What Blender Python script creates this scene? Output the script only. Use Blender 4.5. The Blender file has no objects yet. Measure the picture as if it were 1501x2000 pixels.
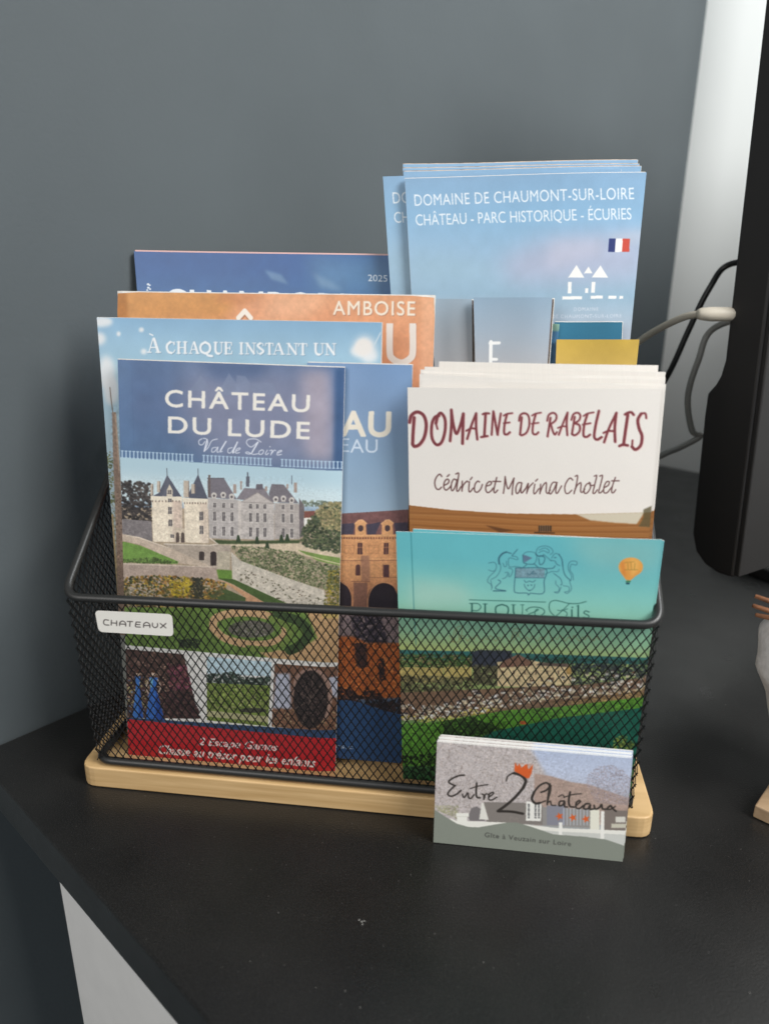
import bpy, bmesh, math, random
import numpy as np
from mathutils import Vector, Matrix
C=bpy.context.scene.collection
SC=bpy.context.scene
MM=.001
# ------------------------------------------------------------ camera
PITCH,ROLL=.3285,.0065
cam=bpy.data.cameras.new('camera');co=bpy.data.objects.new('camera',cam);C.objects.link(co);SC.camera=co
cam.sensor_fit='VERTICAL';cam.sensor_height=36;cam.lens=1450/2000*36;cam.clip_start=.01;cam.clip_end=50
F=Vector((0,math.cos(PITCH),-math.sin(PITCH)));U0=Vector((0,math.sin(PITCH),math.cos(PITCH)));X0=Vector((1,0,0))
XR=X0*math.cos(ROLL)+U0*math.sin(ROLL);UR=-X0*math.sin(ROLL)+U0*math.cos(ROLL)
mw=Matrix((XR,UR,-F)).transposed().to_4x4();mw.translation=(0,0,.2636);co.matrix_world=mw
cam.dof.use_dof=True;cam.dof.focus_distance=.395;cam.dof.aperture_fstop=7.0
# ------------------------------------------------------------ world and lamps
w=bpy.data.worlds.new('World');SC.world=w;w.use_nodes=True
bg=w.node_tree.nodes['Background'];bg.inputs[0].default_value=(.72,.87,1,1);bg.inputs[1].default_value=.22
def area(name,loc,target,size,power,col,sy=None):
    l=bpy.data.lights.new(name,'AREA');l.energy=power;l.color=col;l.size=size
    if sy: l.shape='RECTANGLE';l.size_y=sy
    o=bpy.data.objects.new(name,l);C.objects.link(o);o.location=loc
    o.rotation_euler=(Vector(target)-Vector(loc)).to_track_quat('-Z','Y').to_euler();return o
area('window_light',(1.15,-.55,1.25),(.1,.5,.1),.8,26,(1,.965,.92),1.0)
area('corner_fill_light',(.72,.05,.95),(.42,.98,.15),.4,8,(.93,.97,1),.6)  # added fill lamp that brightens the wall corner and pale strip, not a window
area('room_light',(-1.0,-.75,.95),(-.05,.35,.02),1.2,16.5,(1,.96,.92))
SC.view_settings.view_transform='Standard';SC.view_settings.look='None';SC.view_settings.exposure=.12;SC.view_settings.gamma=1
# ------------------------------------------------------------ helpers
def mesh(name,vs,fs,mat,parent=None,smooth=False,uv=None,mi=None):
    me=bpy.data.meshes.new(name);me.from_pydata([tuple(v) for v in vs],[],fs)
    for m_ in (mat if isinstance(mat,(list,tuple)) else [mat]): me.materials.append(m_)
    if mi: me.polygons.foreach_set('material_index',mi)
    if smooth: me.polygons.foreach_set('use_smooth',[True]*len(me.polygons))
    if uv:
        l=me.uv_layers.new(name='UVMap')
        for lp in me.loops: l.data[lp.index].uv=uv[lp.vertex_index]
    me.update();o=bpy.data.objects.new(name,me);C.objects.link(o)
    if parent: o.parent=parent
    return o
def tag(o,label=None,cat=None,group=None,kind=None):
    if label:o['label']=label
    if cat:o['category']=cat
    if group:o['group']=group
    if kind:o['kind']=kind
    return o
def empty(name,loc=(0,0,0),rz=0):
    o=bpy.data.objects.new(name,None);C.objects.link(o);o.location=loc;o.rotation_euler=(0,0,rz);o.empty_display_size=.01;return o
def bevel(o,wd,seg=2,ang=.6):
    b=o.modifiers.new('bevel','BEVEL');b.width=wd;b.segments=seg;b.limit_method='ANGLE';b.angle_limit=ang;return o
def prism(name,poly,z0,z1,mat,parent=None,smooth=False):
    n=len(poly);vs=[(x,y,z0) for x,y in poly]+[(x,y,z1) for x,y in poly]
    fs=[tuple(range(n))[::-1],tuple(range(n,2*n))]+[(i,(i+1)%n,n+(i+1)%n,n+i) for i in range(n)]
    return mesh(name,vs,fs,mat,parent,smooth)
def tube(name,pts,r,mat,parent=None,closed=False,n=12,rs=None):
    pts=[Vector(p) for p in pts];N=len(pts);vs=[];fs=[];up=Vector((.13,.31,.94)).normalized();prev=None
    for i,p in enumerate(pts):
        a=pts[(i-1)%N] if closed or i>0 else p;b=pts[(i+1)%N] if closed or i<N-1 else p
        t=(b-a).normalized()
        if prev is None: s=t.cross(up).normalized()
        else: s=(prev-t*prev.dot(t)).normalized()
        prev=s;q=t.cross(s);rr=rs[i] if rs else r
        for k in range(n):
            an=2*math.pi*k/n;vs.append(p+(s*math.cos(an)+q*math.sin(an))*rr)
    for i in range(N if closed else N-1):
        j=(i+1)%N
        off=0
        if closed and j==0:
            # match the frame at the seam
            off=min(range(n),key=lambda k:(vs[i*n]-vs[k]).length_squared)
        for k in range(n):
            fs.append((i*n+k,i*n+(k+1)%n,j*n+(k+1+off)%n,j*n+(k+off)%n))
    if not closed: fs+=[tuple(range(n))[::-1],tuple(range((N-1)*n,N*n))]
    return mesh(name,vs,fs,mat,parent,True)
def spline(pts,k=8):
    P=[Vector(p) for p in pts];P=[2*P[0]-P[1]]+P+[2*P[-1]-P[-2]];o=[]
    for i in range(1,len(P)-2):
        for j in range(k):
            t=j/k;a,b,c,d=P[i-1:i+3]
            o.append(.5*((2*b)+(c-a)*t+(2*a-5*b+4*c-d)*t*t+(3*b-a-3*c+d)*t**3))
    o.append(P[-2]);return o
def rounded(pts,r,k=6):
    P=[Vector(p) for p in pts];n=len(P);o=[]
    for i in range(n):
        a,b,c=P[i-1],P[i],P[(i+1)%n];u=(a-b).normalized();v=(c-b).normalized();s=b+u*r;e=b+v*r
        for j in range(k+1):
            t=j/k;o.append(s*(1-t)**2+b*2*t*(1-t)+e*t*t)
    return o
# ------------------------------------------------------------ materials
def srgb(c): return [((x/255)/12.92 if x/255<=.04045 else ((x/255+.055)/1.055)**2.4) for x in c]+[1]
def mat(name,col,rough=.5,metal=0,spec=.5,noise=None,bump=None,coat=0):
    m=bpy.data.materials.new(name);m.use_nodes=True;nt=m.node_tree;b=nt.nodes['Principled BSDF']
    b.inputs['Base Color'].default_value=(*col,1);b.inputs['Roughness'].default_value=rough;b.inputs['Metallic'].default_value=metal
    b.inputs['Specular IOR Level'].default_value=spec;b.inputs['Coat Weight'].default_value=coat
    tc=nt.nodes.new('ShaderNodeTexCoord')
    if noise:
        sc,amt=noise;n=nt.nodes.new('ShaderNodeTexNoise');n.inputs['Scale'].default_value=sc;n.inputs['Detail'].default_value=6
        nt.links.new(tc.outputs['Object'],n.inputs['Vector'])
        r=nt.nodes.new('ShaderNodeValToRGB');r.color_ramp.elements[0].position=.3;r.color_ramp.elements[1].position=.7
        r.color_ramp.elements[0].color=(*[x*(1-amt) for x in col],1);r.color_ramp.elements[1].color=(*[min(1,x*(1+amt)) for x in col],1)
        nt.links.new(n.outputs['Fac'],r.inputs['Fac']);nt.links.new(r.outputs['Color'],b.inputs['Base Color'])
    if bump:
        sc,st,di=bump;n=nt.nodes.new('ShaderNodeTexNoise');n.inputs['Scale'].default_value=sc;n.inputs['Detail'].default_value=5
        nt.links.new(tc.outputs['Object'],n.inputs['Vector']);bp=nt.nodes.new('ShaderNodeBump');bp.inputs['Strength'].default_value=st;bp.inputs['Distance'].default_value=di
        nt.links.new(n.outputs['Fac'],bp.inputs['Height']);nt.links.new(bp.outputs['Normal'],b.inputs['Normal'])
    return m
M={}
M['wall']=mat('grey_wall_paint',(.086,.101,.108),.7,noise=(7,.07),bump=(420,.2,.0006),spec=.35)
M['white_wall']=mat('white_wall_paint',(.80,.82,.80),.7,noise=(6,.02),bump=(700,.2,.0004))
M['floor']=mat('floor_laminate',(.10,.10,.10),.6)
M['white_panel']=mat('white_melamine',(.88,.86,.83),.5,noise=(60,.03))
M['wire']=mat('black_powder_coated_wire',(.022,.022,.021),.36,spec=.5,bump=(1500,.15,.0002))
M['mesh']=mat('black_mesh_steel',(.008,.008,.008),.45,spec=.35)
M['paper']=mat('shadow_toned_paper_edge',(.66,.64,.60),.7,noise=(400,.08))  # edge colour darkened to give shadow lines between stacked sheets
M['card']=mat('white_card_stock',(.76,.75,.72),.6)
M['mono']=mat('monitor_black_plastic',(.022,.020,.019),.42,bump=(1200,.1,.0002))
M['screen']=mat('monitor_glass',(.004,.004,.005),.06)
M['beige']=mat('beige_cable',(.62,.56,.46),.5)
M['greycable']=mat('grey_cable',(.30,.30,.28),.5)
M['blackcable']=mat('black_cable',(.01,.01,.01),.4)
M['twig']=mat('brown_twig',(.26,.11,.05),.7,noise=(300,.35))
M['felt']=mat('grey_felt',(.66,.64,.62),.95,noise=(250,.12),bump=(900,.5,.001))
def wood(name,a,b_,scale):
    m=bpy.data.materials.new(name);m.use_nodes=True;nt=m.node_tree;b=nt.nodes['Principled BSDF'];b.inputs['Roughness'].default_value=.45
    tc=nt.nodes.new('ShaderNodeTexCoord');mp=nt.nodes.new('ShaderNodeMapping');mp.inputs['Scale'].default_value=scale
    nt.links.new(tc.outputs['Object'],mp.inputs['Vector'])
    n=nt.nodes.new('ShaderNodeTexNoise');n.inputs['Scale'].default_value=14;n.inputs['Detail'].default_value=8;n.inputs['Distortion'].default_value=.4
    nt.links.new(mp.outputs['Vector'],n.inputs['Vector']);r=nt.nodes.new('ShaderNodeValToRGB')
    r.color_ramp.elements[0].position=.32;r.color_ramp.elements[1].position=.68;r.color_ramp.elements[0].color=(*a,1);r.color_ramp.elements[1].color=(*b_,1)
    nt.links.new(n.outputs['Fac'],r.inputs['Fac']);nt.links.new(r.outputs['Color'],b.inputs['Base Color'])
    bp=nt.nodes.new('ShaderNodeBump');bp.inputs['Strength'].default_value=.15;bp.inputs['Distance'].default_value=.0003
    nt.links.new(n.outputs['Fac'],bp.inputs['Height']);nt.links.new(bp.outputs['Normal'],b.inputs['Normal']);return m
M['bamboo']=wood('bamboo_board',(.54,.345,.150),(.70,.475,.235),(1.2,7,26))
M['block']=wood('pale_wood_block',(.40,.27,.16),(.52,.37,.23),(2,9,16))
def desk_mat():
    m=bpy.data.materials.new('black_desk_laminate');m.use_nodes=True;nt=m.node_tree;b=nt.nodes['Principled BSDF']
    tc=nt.nodes.new('ShaderNodeTexCoord')
    def noise(sc,de=4):
        n=nt.nodes.new('ShaderNodeTexNoise');n.inputs['Scale'].default_value=sc;n.inputs['Detail'].default_value=de;nt.links.new(tc.outputs['Object'],n.inputs['Vector']);return n
    def ramp(n,p0,c0,p1,c1):
        r=nt.nodes.new('ShaderNodeValToRGB');r.color_ramp.elements[0].position=p0;r.color_ramp.elements[1].position=p1
        r.color_ramp.elements[0].color=(*c0,1);r.color_ramp.elements[1].color=(*c1,1);nt.links.new(n.outputs['Fac'],r.inputs['Fac']);return r
    base=ramp(noise(25),.35,(.0050,.0045,.0042),.7,(.0095,.0087,.008))
    dust=ramp(noise(900,2),.735,(0,0,0),.80,(.22,.21,.20))
    grain=ramp(noise(1600,2),.5,(0,0,0),.8,(.022,.021,.020))
    ad=nt.nodes.new('ShaderNodeMix');ad.data_type='RGBA';ad.blend_type='ADD';ad.inputs[0].default_value=1
    nt.links.new(base.outputs[0],ad.inputs[6]);nt.links.new(dust.outputs[0],ad.inputs[7])
    a2=nt.nodes.new('ShaderNodeMix');a2.data_type='RGBA';a2.blend_type='ADD';a2.inputs[0].default_value=1
    nt.links.new(ad.outputs[2],a2.inputs[6]);nt.links.new(grain.outputs[0],a2.inputs[7]);nt.links.new(a2.outputs[2],b.inputs['Base Color'])
    rr=ramp(noise(40),.3,(.27,)*3,.7,(.38,)*3);nt.links.new(rr.outputs[0],b.inputs['Roughness'])
    bp=nt.nodes.new('ShaderNodeBump');bp.inputs['Strength'].default_value=.35;bp.inputs['Distance'].default_value=.0004
    nt.links.new(noise(1100,3).outputs['Fac'],bp.inputs['Height']);nt.links.new(bp.outputs['Normal'],b.inputs['Normal'])
    b.inputs['Specular IOR Level'].default_value=.5;b.inputs['Sheen Weight'].default_value=.14;b.inputs['Sheen Roughness'].default_value=.4;b.inputs['Sheen Tint'].default_value=(.92,1,1,1);return m
M['desk']=desk_mat()
# ------------------------------------------------------------ the setting
W1=Vector((-.21935,.35966,0));WD=Vector((.6790,.7341,0));WN=Vector((.7341,-.6790,0))   # wall foot, its run, into the room
K=Vector((.3635,.9898,0));FZ=-.74
def P3(a,b,z=0): return W1+WD*a+WN*b+Vector((0,0,z))
def slab(name,a0,a1,b0,b1,z0,z1,m_,parent=None):
    vs=[P3(a,b,z) for z in (z0,z1) for a,b in ((a0,b0),(a1,b0),(a1,b1),(a0,b1))]
    return mesh(name,vs,[(3,2,1,0),(4,5,6,7),(0,1,5,4),(1,2,6,5),(2,3,7,6),(3,0,4,7)],m_,parent)
aK=(K-W1).dot(WD)
tag(slab('wall',-1.6,aK+.9,-.1,0,FZ,2.4,M['wall']),kind='structure')
tag(slab('side_wall',aK+.9,aK+1,-.1,2.2,FZ,2.4,M['white_wall']),kind='structure')
pf=Vector((.93,-.36,0)).normalized();pn=Vector((pf.y,-pf.x,0));RB=.12       # run and outward normal of the white face
PC=Vector((.3640,.9905,0))+WD*RB                                          # centre of the rounded corner, on the wall plane
t0,t1=math.atan2(-WD.y,-WD.x),math.atan2(pn.y,pn.x)
pr_=[PC+Vector((math.cos(t),math.sin(t),0))*RB for t in np.linspace(t0,t1,20)]
pr_+=[PC+pn*RB+pf*.75,PC+pf*.75+WD*.2-WN*.05,PC-WN*.05-WD*RB]
pl=prism('pale_strip_stand_in',[(p.x,p.y) for p in pr_],FZ,2.4,M['white_wall'],None,True);bevel(pl,.0001,1,1.0);tag(pl,kind='structure')  # made-up pillar for the pale strip, rounded to shape a soft shaded edge
tag(slab('floor',-1.6,aK+1,-.1,2.6,FZ-.05,FZ,M['floor']),kind='structure')
aE=(Vector((-.2022,.3247,0))-W1).dot(WD)
desk=tag(empty('desk',P3(aE,.3,0)),'black topped desk with white end panel, standing against the grey wall','desk')
def desk_part(*a): 
    o=slab(*a);o.parent=desk;o.matrix_parent_inverse=Matrix.Translation(-desk.location);return o
bevel(desk_part('tabletop',aE,aK-.001,.002,.66,-.0236,0,M['desk']),.0012,3)
bP=(Vector((-.1574,.2828,0))-W1).dot(WN)
bevel(desk_part('end_panel',aE+.0005,aE+.022,bP,.62,FZ,-.0237,M['white_panel']),.0006,2)
# ------------------------------------------------------------ basket frame of reference
YAW=-.1242;B=Vector((-.1538,.3227,0))
BM=Matrix.Translation(B)@Matrix.Rotation(YAW,4,'Z')
basket=empty('wire_basket',B,YAW)
tag(basket,'black diamond mesh basket on a wooden board, full of castle leaflets','basket')
# board
def rrect(x0,y0,x1,y1,r,k=5): return [(p.x,p.y) for p in rounded([(x0,y0,0),(x1,y0,0),(x1,y1,0),(x0,y1,0)],r,k)]
bevel(prism('wooden_board',[(x*MM,y*MM) for x,y in rrect(-4.5,0,286,119,8)],.0002,.0122,M['bamboo'],basket),.0009,3,.5)
# rim and foot wires
rim=rounded([(-1,3,108.2),(276.5,3,112.6),(276.5,115.5,199),(-1,115.5,195.5)],9,8)
tube('rim_wire',[p*MM for p in rim],.0021,M['wire'],basket,closed=True,n=14)
ft=rounded([(4.5,3.2,15),(275,3.2,15),(273,114,15),(6,114,15)],8,6)
tube('foot_wire',[p*MM for p in ft],.0021,M['wire'],basket,closed=True,n=12)
def strands(name,corner,clip,W,H,pu=4.16,pv=6.5,wd=.46,th=.36):
    """diamond mesh: strands cut to the polygon clip (panel mm), mapped by corner(u,v)->(point, normal)"""
    vs=[];fs=[]
    def cut(p,d):
        t0,t1=-1e9,1e9;n=len(clip)
        for i in range(n):
            a=clip[i];b=clip[(i+1)%n];ex_,ey_=b[0]-a[0],b[1]-a[1];nx,ny=-ey_,ex_
            den=nx*d[0]+ny*d[1];num=nx*(a[0]-p[0])+ny*(a[1]-p[1])
            if abs(den)<1e-9:
                if num>0: return None
            elif den>0: t0=max(t0,num/den)
            else: t1=min(t1,num/den)
        return (t0,t1) if t1-t0>.4 else None
    for sgn in (1,-1):
        L_=math.hypot(pu,pv);d=(sgn*pu/L_,pv/L_);nrm=(-d[1],d[0])
        k0=int(-(H*pu/pv)/pu)-2;k1=int((W+H*pu/pv)/pu)+3
        for k in range(k0,k1):
            p=(k*pu,0);c_=cut(p,d)
            if not c_: continue
            n_=max(1,int((c_[1]-c_[0])/26));pr=None;o=.16*sgn
            for i in range(n_+1):
                t=c_[0]+(c_[1]-c_[0])*i/n_;u,v=p[0]+d[0]*t,p[1]+d[1]*t
                ring=[]
                for a_,b_ in ((-1,-1),(1,-1),(1,1),(-1,1)):
                    P_,N_=corner(u+nrm[0]*wd/2*a_,v+nrm[1]*wd/2*a_);ring.append(len(vs));vs.append((P_+N_*(o+b_*th/2))*MM)
                if pr:
                    for q in range(4): fs.append((pr[q],pr[(q+1)%4],ring[(q+1)%4],ring[q]))
                pr=ring
    return mesh(name,vs,fs,M['mesh'],basket)
def lerp(a,b,t): return a+(b-a)*t
def frontc(u,v):
    t=v/96.;x=lerp(lerp(4.5,275.3,u/271),lerp(0,276,u/271),t);return Vector((x,3+.25*math.sin(u*.06)*math.sin(v*.03),15+v)),Vector((0,-1,0))
strands('front_mesh',frontc,[(0,0),(271,0),(271,97),(0,93)],271,97)
def leftc(u,v):
    return Vector((lerp(4.8,0,min(1,v/110)),3.5+u,15+v)),Vector((-1,0,0))
strands('side_mesh',leftc,[(0,0),(111,0),(111,178),(0,93)],111,180)
def rightc(u,v): return Vector((lerp(275,276,min(1,v/110)),3.5+u,15+v)),Vector((1,0,0))
strands('side_mesh',rightc,[(0,0),(111,0),(111,182),(0,97)],111,184)
def backc(u,v):
    t=v/180.;return Vector((lerp(lerp(6,273,u/268),lerp(0,276,u/268),t),115.,15+v)),Vector((0,1,0))
strands('back_mesh',backc,[(0,0),(268,0),(268,183),(0,180)],268,184)
# ------------------------------------------------------------ printed art, plus one painted reflection band: shapes in sheet millimetres
ART={
'lude':[
["g",[[208.25,[72,104,150]],[183.04,[84,108,150]],[159.17,[84,112,150]],[154.95,[84,112,150]]]],
["p",[140,140,164],[54.66,201.59,115.55,202.99,126.99,179.27,125.07,156.6,68.39,156.47,51.6,176.89],15.91,0.75],
["p",[200,188,196],[116.58,200.04,123.76,200.21,124.4,179.19,118.7,179.01],4.13,0.3],
["p",[178,164,176],[110.4,200.88,124.77,202.21,126.63,158.74,113.48,160.31],6.24,0.75],
["p",[66,92,138],[61.2,205.76,96.96,205.54,90.6,197.41,69.43,195.87],6.33,0.8],
["p",[88,122,165],[20.64,203.87,28.29,204.03,28.57,154.92,20.7,154.62],5.55,0.6],
["p",[128,142,172],[76.94,199.09,83.11,190.15,70.29,187.76],0.64,0.5],
["p",[128,142,172],[63.09,197.74,67.69,190.75,57.49,190.48],0.86,0.4],
["p",[128,142,172],[80.62,198.17,84.82,197.77,89.45,190.83,79.95,191.08],0.63,0.5],
["p",[128,142,172],[87.41,194.81,97.9,195.08,99.94,189.6,88.38,189.79],0.84,0.45],
["p",[58,88,132],[127.02,202.26,130.89,202.35,131.36,155.81,126.34,155.6],1.86,0.9],  # dark right-hand band: end of the gloss reflection, painted into the colour
["n",0.06,6.4,[]],
["l",[60,80,120],0.22,[29.0,203.03,27.17,115.28],0,0.25],
["t","CH\u00c2TEAU",[238,232,222],[45.05,182.6,114.92,182.08,45.36,190.32],0.035,0,1,1.18],
["t","DU LUDE",[238,232,222],[46.03,170.05,114.93,169.46,46.34,177.83],0.035,0,1,1.16],
["l",[222,226,238],0.4,[62.78,167.84,61.22,166.75,61.47,164.99,63.01,165.05,64.27,166.57],1,1],
["l",[222,226,238],0.4,[63.4,168.01,64.92,167.77,65.62,165.73,63.68,161.81],1,1],
["l",[222,226,238],0.4,[63.68,161.81,65.72,163.66,67.64,166.98,70.41,167.96],1,1],
["l",[222,226,238],0.4,[69.7,163.96,67.85,163.45,67.5,161.66,69.03,162.01,70.61,164.14,70.1,161.75,71.01,161.79],1,1],
["l",[222,226,238],0.4,[74.63,166.93,72.12,163.31,71.62,161.81,72.7,162.15],1,1],
["l",[222,226,238],0.39,[77.6,164.1,75.77,163.44,75.58,161.66,77.26,162.02,80.23,166.84,78.19,163.23,77.85,161.45,78.77,162.07],1,1],
["l",[222,226,238],0.39,[79.39,162.39,81.38,163.5,81.24,164.08,79.71,163.29,79.37,161.51,81.2,161.87],1,1],
["l",[222,226,238],0.39,[91.83,167.25,89.15,168.61,85.54,168.2,84.75,166.41,86.98,164.73,90.33,167.2,88.48,163.9,86.63,161.48,84.22,161.69,85.14,162.31,87.83,161.23,90.25,161.62],1,1],
["l",[222,226,238],0.39,[92.08,163.45,90.87,162.82,90.85,161.35,92.36,161.7,92.98,163.19,91.93,163.59],1,1],
["l",[222,226,238],0.39,[94.78,163.55,93.86,161.75,94.46,161.33,95.37,162.1],1,1],
["l",[222,226,238],0.39,[95.98,163.3,97.18,163.49,96.41,161.26],1,1],
["l",[222,226,238],0.39,[96.71,161.86,98.08,163.52,98.83,163.4],1,1],
["l",[222,226,238],0.39,[99.71,162.26,101.66,163.22,101.37,163.64,99.87,162.86,99.56,161.38,101.65,161.75],1,1],
["l",[222,226,238],0.64,[65.37,167.49,63.68,161.81],1,1],
["l",[222,226,238],0.64,[74.63,166.93,71.79,162.41],1,1],
["l",[222,226,238],0.64,[80.23,166.84,78.02,162.05],1,1],
["l",[222,226,238],0.63,[90.33,167.2,87.24,162.09],1,1],
["p",[222,226,238],[96.36,165.22,96.35,165.14,96.32,165.07,96.27,165.01,96.21,164.96,96.13,164.93,96.06,164.91,95.98,164.92,95.91,164.95,95.85,164.99,95.8,165.05,95.77,165.12,95.76,165.2,95.77,165.27,95.8,165.34,95.85,165.41,95.91,165.45,95.99,165.49,96.06,165.5,96.14,165.49,96.21,165.47,96.27,165.42,96.32,165.36,96.35,165.29],0.0,1],
["l",[178,205,228],0.5,[21.42,160.37,22.47,160.41],0,1],
["l",[178,205,228],0.63,[21.94,160.26,21.78,157.24],0,1],
["l",[178,205,228],0.5,[21.24,157.09,22.3,157.13],0,1],
["l",[178,205,228],0.5,[23.42,160.34,24.47,160.38],0,1],
["l",[178,205,228],0.63,[23.94,160.24,23.78,157.21],0,1],
["l",[178,205,228],0.5,[23.25,157.07,24.3,157.11],0,1],
["l",[178,205,228],0.5,[25.42,160.32,26.47,160.36],0,1],
["l",[178,205,228],0.63,[25.94,160.21,25.78,157.19],0,1],
["l",[178,205,228],0.5,[25.25,157.04,26.3,157.08],0,1],
["l",[178,205,228],0.5,[27.41,160.29,28.46,160.33],0,1],
["l",[178,205,228],0.63,[27.93,160.18,27.78,157.17],0,1],
["l",[178,205,228],0.5,[27.25,157.02,28.3,157.06],0,1],
["l",[178,205,228],0.5,[29.41,160.26,30.46,160.3],0,1],
["l",[178,205,228],0.63,[29.93,160.16,29.78,157.14],0,1],
["l",[178,205,228],0.5,[29.25,157.0,30.3,157.04],0,1],
["l",[178,205,228],0.5,[31.4,160.24,32.44,160.28],0,1],
["l",[178,205,228],0.63,[31.92,160.13,31.77,157.12],0,1],
["l",[178,205,228],0.5,[31.24,156.97,32.29,157.01],0,1],
["l",[178,205,228],0.5,[33.39,160.21,34.43,160.25],0,1],
["l",[178,205,228],0.63,[33.9,160.11,33.76,157.09],0,1],
["l",[178,205,228],0.5,[33.23,156.95,34.28,156.99],0,1],
["l",[178,205,228],0.5,[35.37,160.19,36.42,160.23],0,1],
["l",[178,205,228],0.63,[35.89,160.08,35.75,157.07],0,1],
["l",[178,205,228],0.5,[35.22,156.92,36.27,156.96],0,1],
["l",[178,205,228],0.5,[37.36,160.16,38.4,160.2],0,1],
["l",[178,205,228],0.63,[37.87,160.06,37.74,157.05],0,1],
["l",[178,205,228],0.5,[37.21,156.9,38.25,156.94],0,1],
["l",[178,205,228],0.49,[39.34,160.14,40.38,160.17],0,1],
["l",[178,205,228],0.63,[39.85,160.03,39.72,157.02],0,1],
["l",[178,205,228],0.5,[39.19,156.88,40.24,156.92],0,1],
["l",[178,205,228],0.49,[41.31,160.11,42.35,160.15],0,1],
["l",[178,205,228],0.62,[41.83,160.0,41.7,157.0],0,1],
["l",[178,205,228],0.5,[41.18,156.85,42.22,156.89],0,1],
["l",[178,205,228],0.49,[43.29,160.08,44.33,160.12],0,1],
["l",[178,205,228],0.62,[43.8,159.98,43.68,156.98],0,1],
["l",[178,205,228],0.49,[43.16,156.83,44.2,156.87],0,1],
["l",[178,205,228],0.49,[45.26,160.06,46.3,160.1],0,1],
["l",[178,205,228],0.62,[45.78,159.95,45.66,156.95],0,1],
["l",[178,205,228],0.49,[45.13,156.81,46.17,156.85],0,1],
["l",[178,205,228],0.49,[47.23,160.03,48.27,160.07],0,1],
["l",[178,205,228],0.62,[47.75,159.93,47.63,156.93],0,1],
["l",[178,205,228],0.49,[47.11,156.78,48.14,156.82],0,1],
["l",[178,205,228],0.49,[49.2,160.01,50.24,160.05],0,1],
["l",[178,205,228],0.62,[49.71,159.9,49.6,156.9],0,1],
["l",[178,205,228],0.49,[49.08,156.76,50.11,156.8],0,1],
["l",[178,205,228],0.49,[51.17,159.98,52.2,160.02],0,1],
["l",[178,205,228],0.62,[51.68,159.88,51.57,156.88],0,1],
["l",[178,205,228],0.49,[51.05,156.74,52.08,156.78],0,1],
["l",[178,205,228],0.49,[53.13,159.96,54.16,160.0],0,1],
["l",[178,205,228],0.62,[53.64,159.85,53.54,156.86],0,1],
["l",[178,205,228],0.49,[53.02,156.71,54.05,156.75],0,1],
["l",[178,205,228],0.49,[55.09,159.93,56.12,159.97],0,1],
["l",[178,205,228],0.62,[55.6,159.83,55.5,156.83],0,1],
["l",[178,205,228],0.49,[54.98,156.69,56.01,156.73],0,1],
["l",[178,205,228],0.49,[57.05,159.91,58.08,159.95],0,1],
["l",[178,205,228],0.62,[57.56,159.8,57.46,156.81],0,1],
["l",[178,205,228],0.49,[56.94,156.67,57.97,156.71],0,1],
["l",[178,205,228],0.49,[62.91,159.83,63.93,159.87],0,1],
["l",[178,205,228],0.62,[63.42,159.73,63.33,156.74],0,1],
["l",[178,205,228],0.49,[62.81,156.6,63.84,156.64],0,1],
["l",[178,205,228],0.49,[64.86,159.81,65.88,159.84],0,1],
["l",[178,205,228],0.62,[65.37,159.7,65.28,156.72],0,1],
["l",[178,205,228],0.49,[64.77,156.57,65.79,156.61],0,1],
["l",[178,205,228],0.49,[66.81,159.78,67.83,159.82],0,1],
["l",[178,205,228],0.61,[67.31,159.68,67.23,156.69],0,1],
["l",[178,205,228],0.49,[66.72,156.55,67.74,156.59],0,1],
["l",[178,205,228],0.49,[68.75,159.75,69.77,159.79],0,1],
["l",[178,205,228],0.61,[69.26,159.65,69.18,156.67],0,1],
["l",[178,205,228],0.49,[68.66,156.53,69.69,156.57],0,1],
["l",[178,205,228],0.48,[70.69,159.73,71.71,159.77],0,1],
["l",[178,205,228],0.61,[71.2,159.63,71.12,156.65],0,1],
["l",[178,205,228],0.49,[70.61,156.5,71.63,156.54],0,1],
["l",[178,205,228],0.48,[72.63,159.7,73.65,159.74],0,1],
["l",[178,205,228],0.61,[73.14,159.6,73.06,156.62],0,1],
["l",[178,205,228],0.48,[72.55,156.48,73.57,156.52],0,1],
["l",[178,205,228],0.48,[74.57,159.68,75.58,159.72],0,1],
["l",[178,205,228],0.61,[75.07,159.58,75.0,156.6],0,1],
["l",[178,205,228],0.48,[74.49,156.46,75.51,156.5],0,1],
["l",[178,205,228],0.48,[76.5,159.65,77.51,159.69],0,1],
["l",[178,205,228],0.61,[77.0,159.55,76.94,156.58],0,1],
["l",[178,205,228],0.48,[76.43,156.43,77.45,156.47],0,1],
["l",[178,205,228],0.48,[78.43,159.63,79.45,159.67],0,1],
["l",[178,205,228],0.61,[78.94,159.53,78.88,156.55],0,1],
["l",[178,205,228],0.48,[78.36,156.41,79.38,156.45],0,1],
["l",[178,205,228],0.48,[80.36,159.6,81.37,159.64],0,1],
["l",[178,205,228],0.61,[80.86,159.5,80.81,156.53],0,1],
["l",[178,205,228],0.48,[80.3,156.39,81.31,156.43],0,1],
["l",[178,205,228],0.48,[82.29,159.58,83.3,159.62],0,1],
["l",[178,205,228],0.61,[82.79,159.48,82.74,156.51],0,1],
["l",[178,205,228],0.48,[82.23,156.36,83.24,156.4],0,1],
["l",[178,205,228],0.48,[84.21,159.55,85.22,159.59],0,1],
["l",[178,205,228],0.61,[84.71,159.45,84.66,156.49],0,1],
["l",[178,205,228],0.48,[84.16,156.34,85.17,156.38],0,1],
["l",[178,205,228],0.48,[86.13,159.53,87.14,159.57],0,1],
["l",[178,205,228],0.61,[86.64,159.43,86.59,156.46],0,1],
["l",[178,205,228],0.48,[86.08,156.32,87.09,156.36],0,1],
["l",[178,205,228],0.48,[88.05,159.5,89.06,159.54],0,1],
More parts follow.
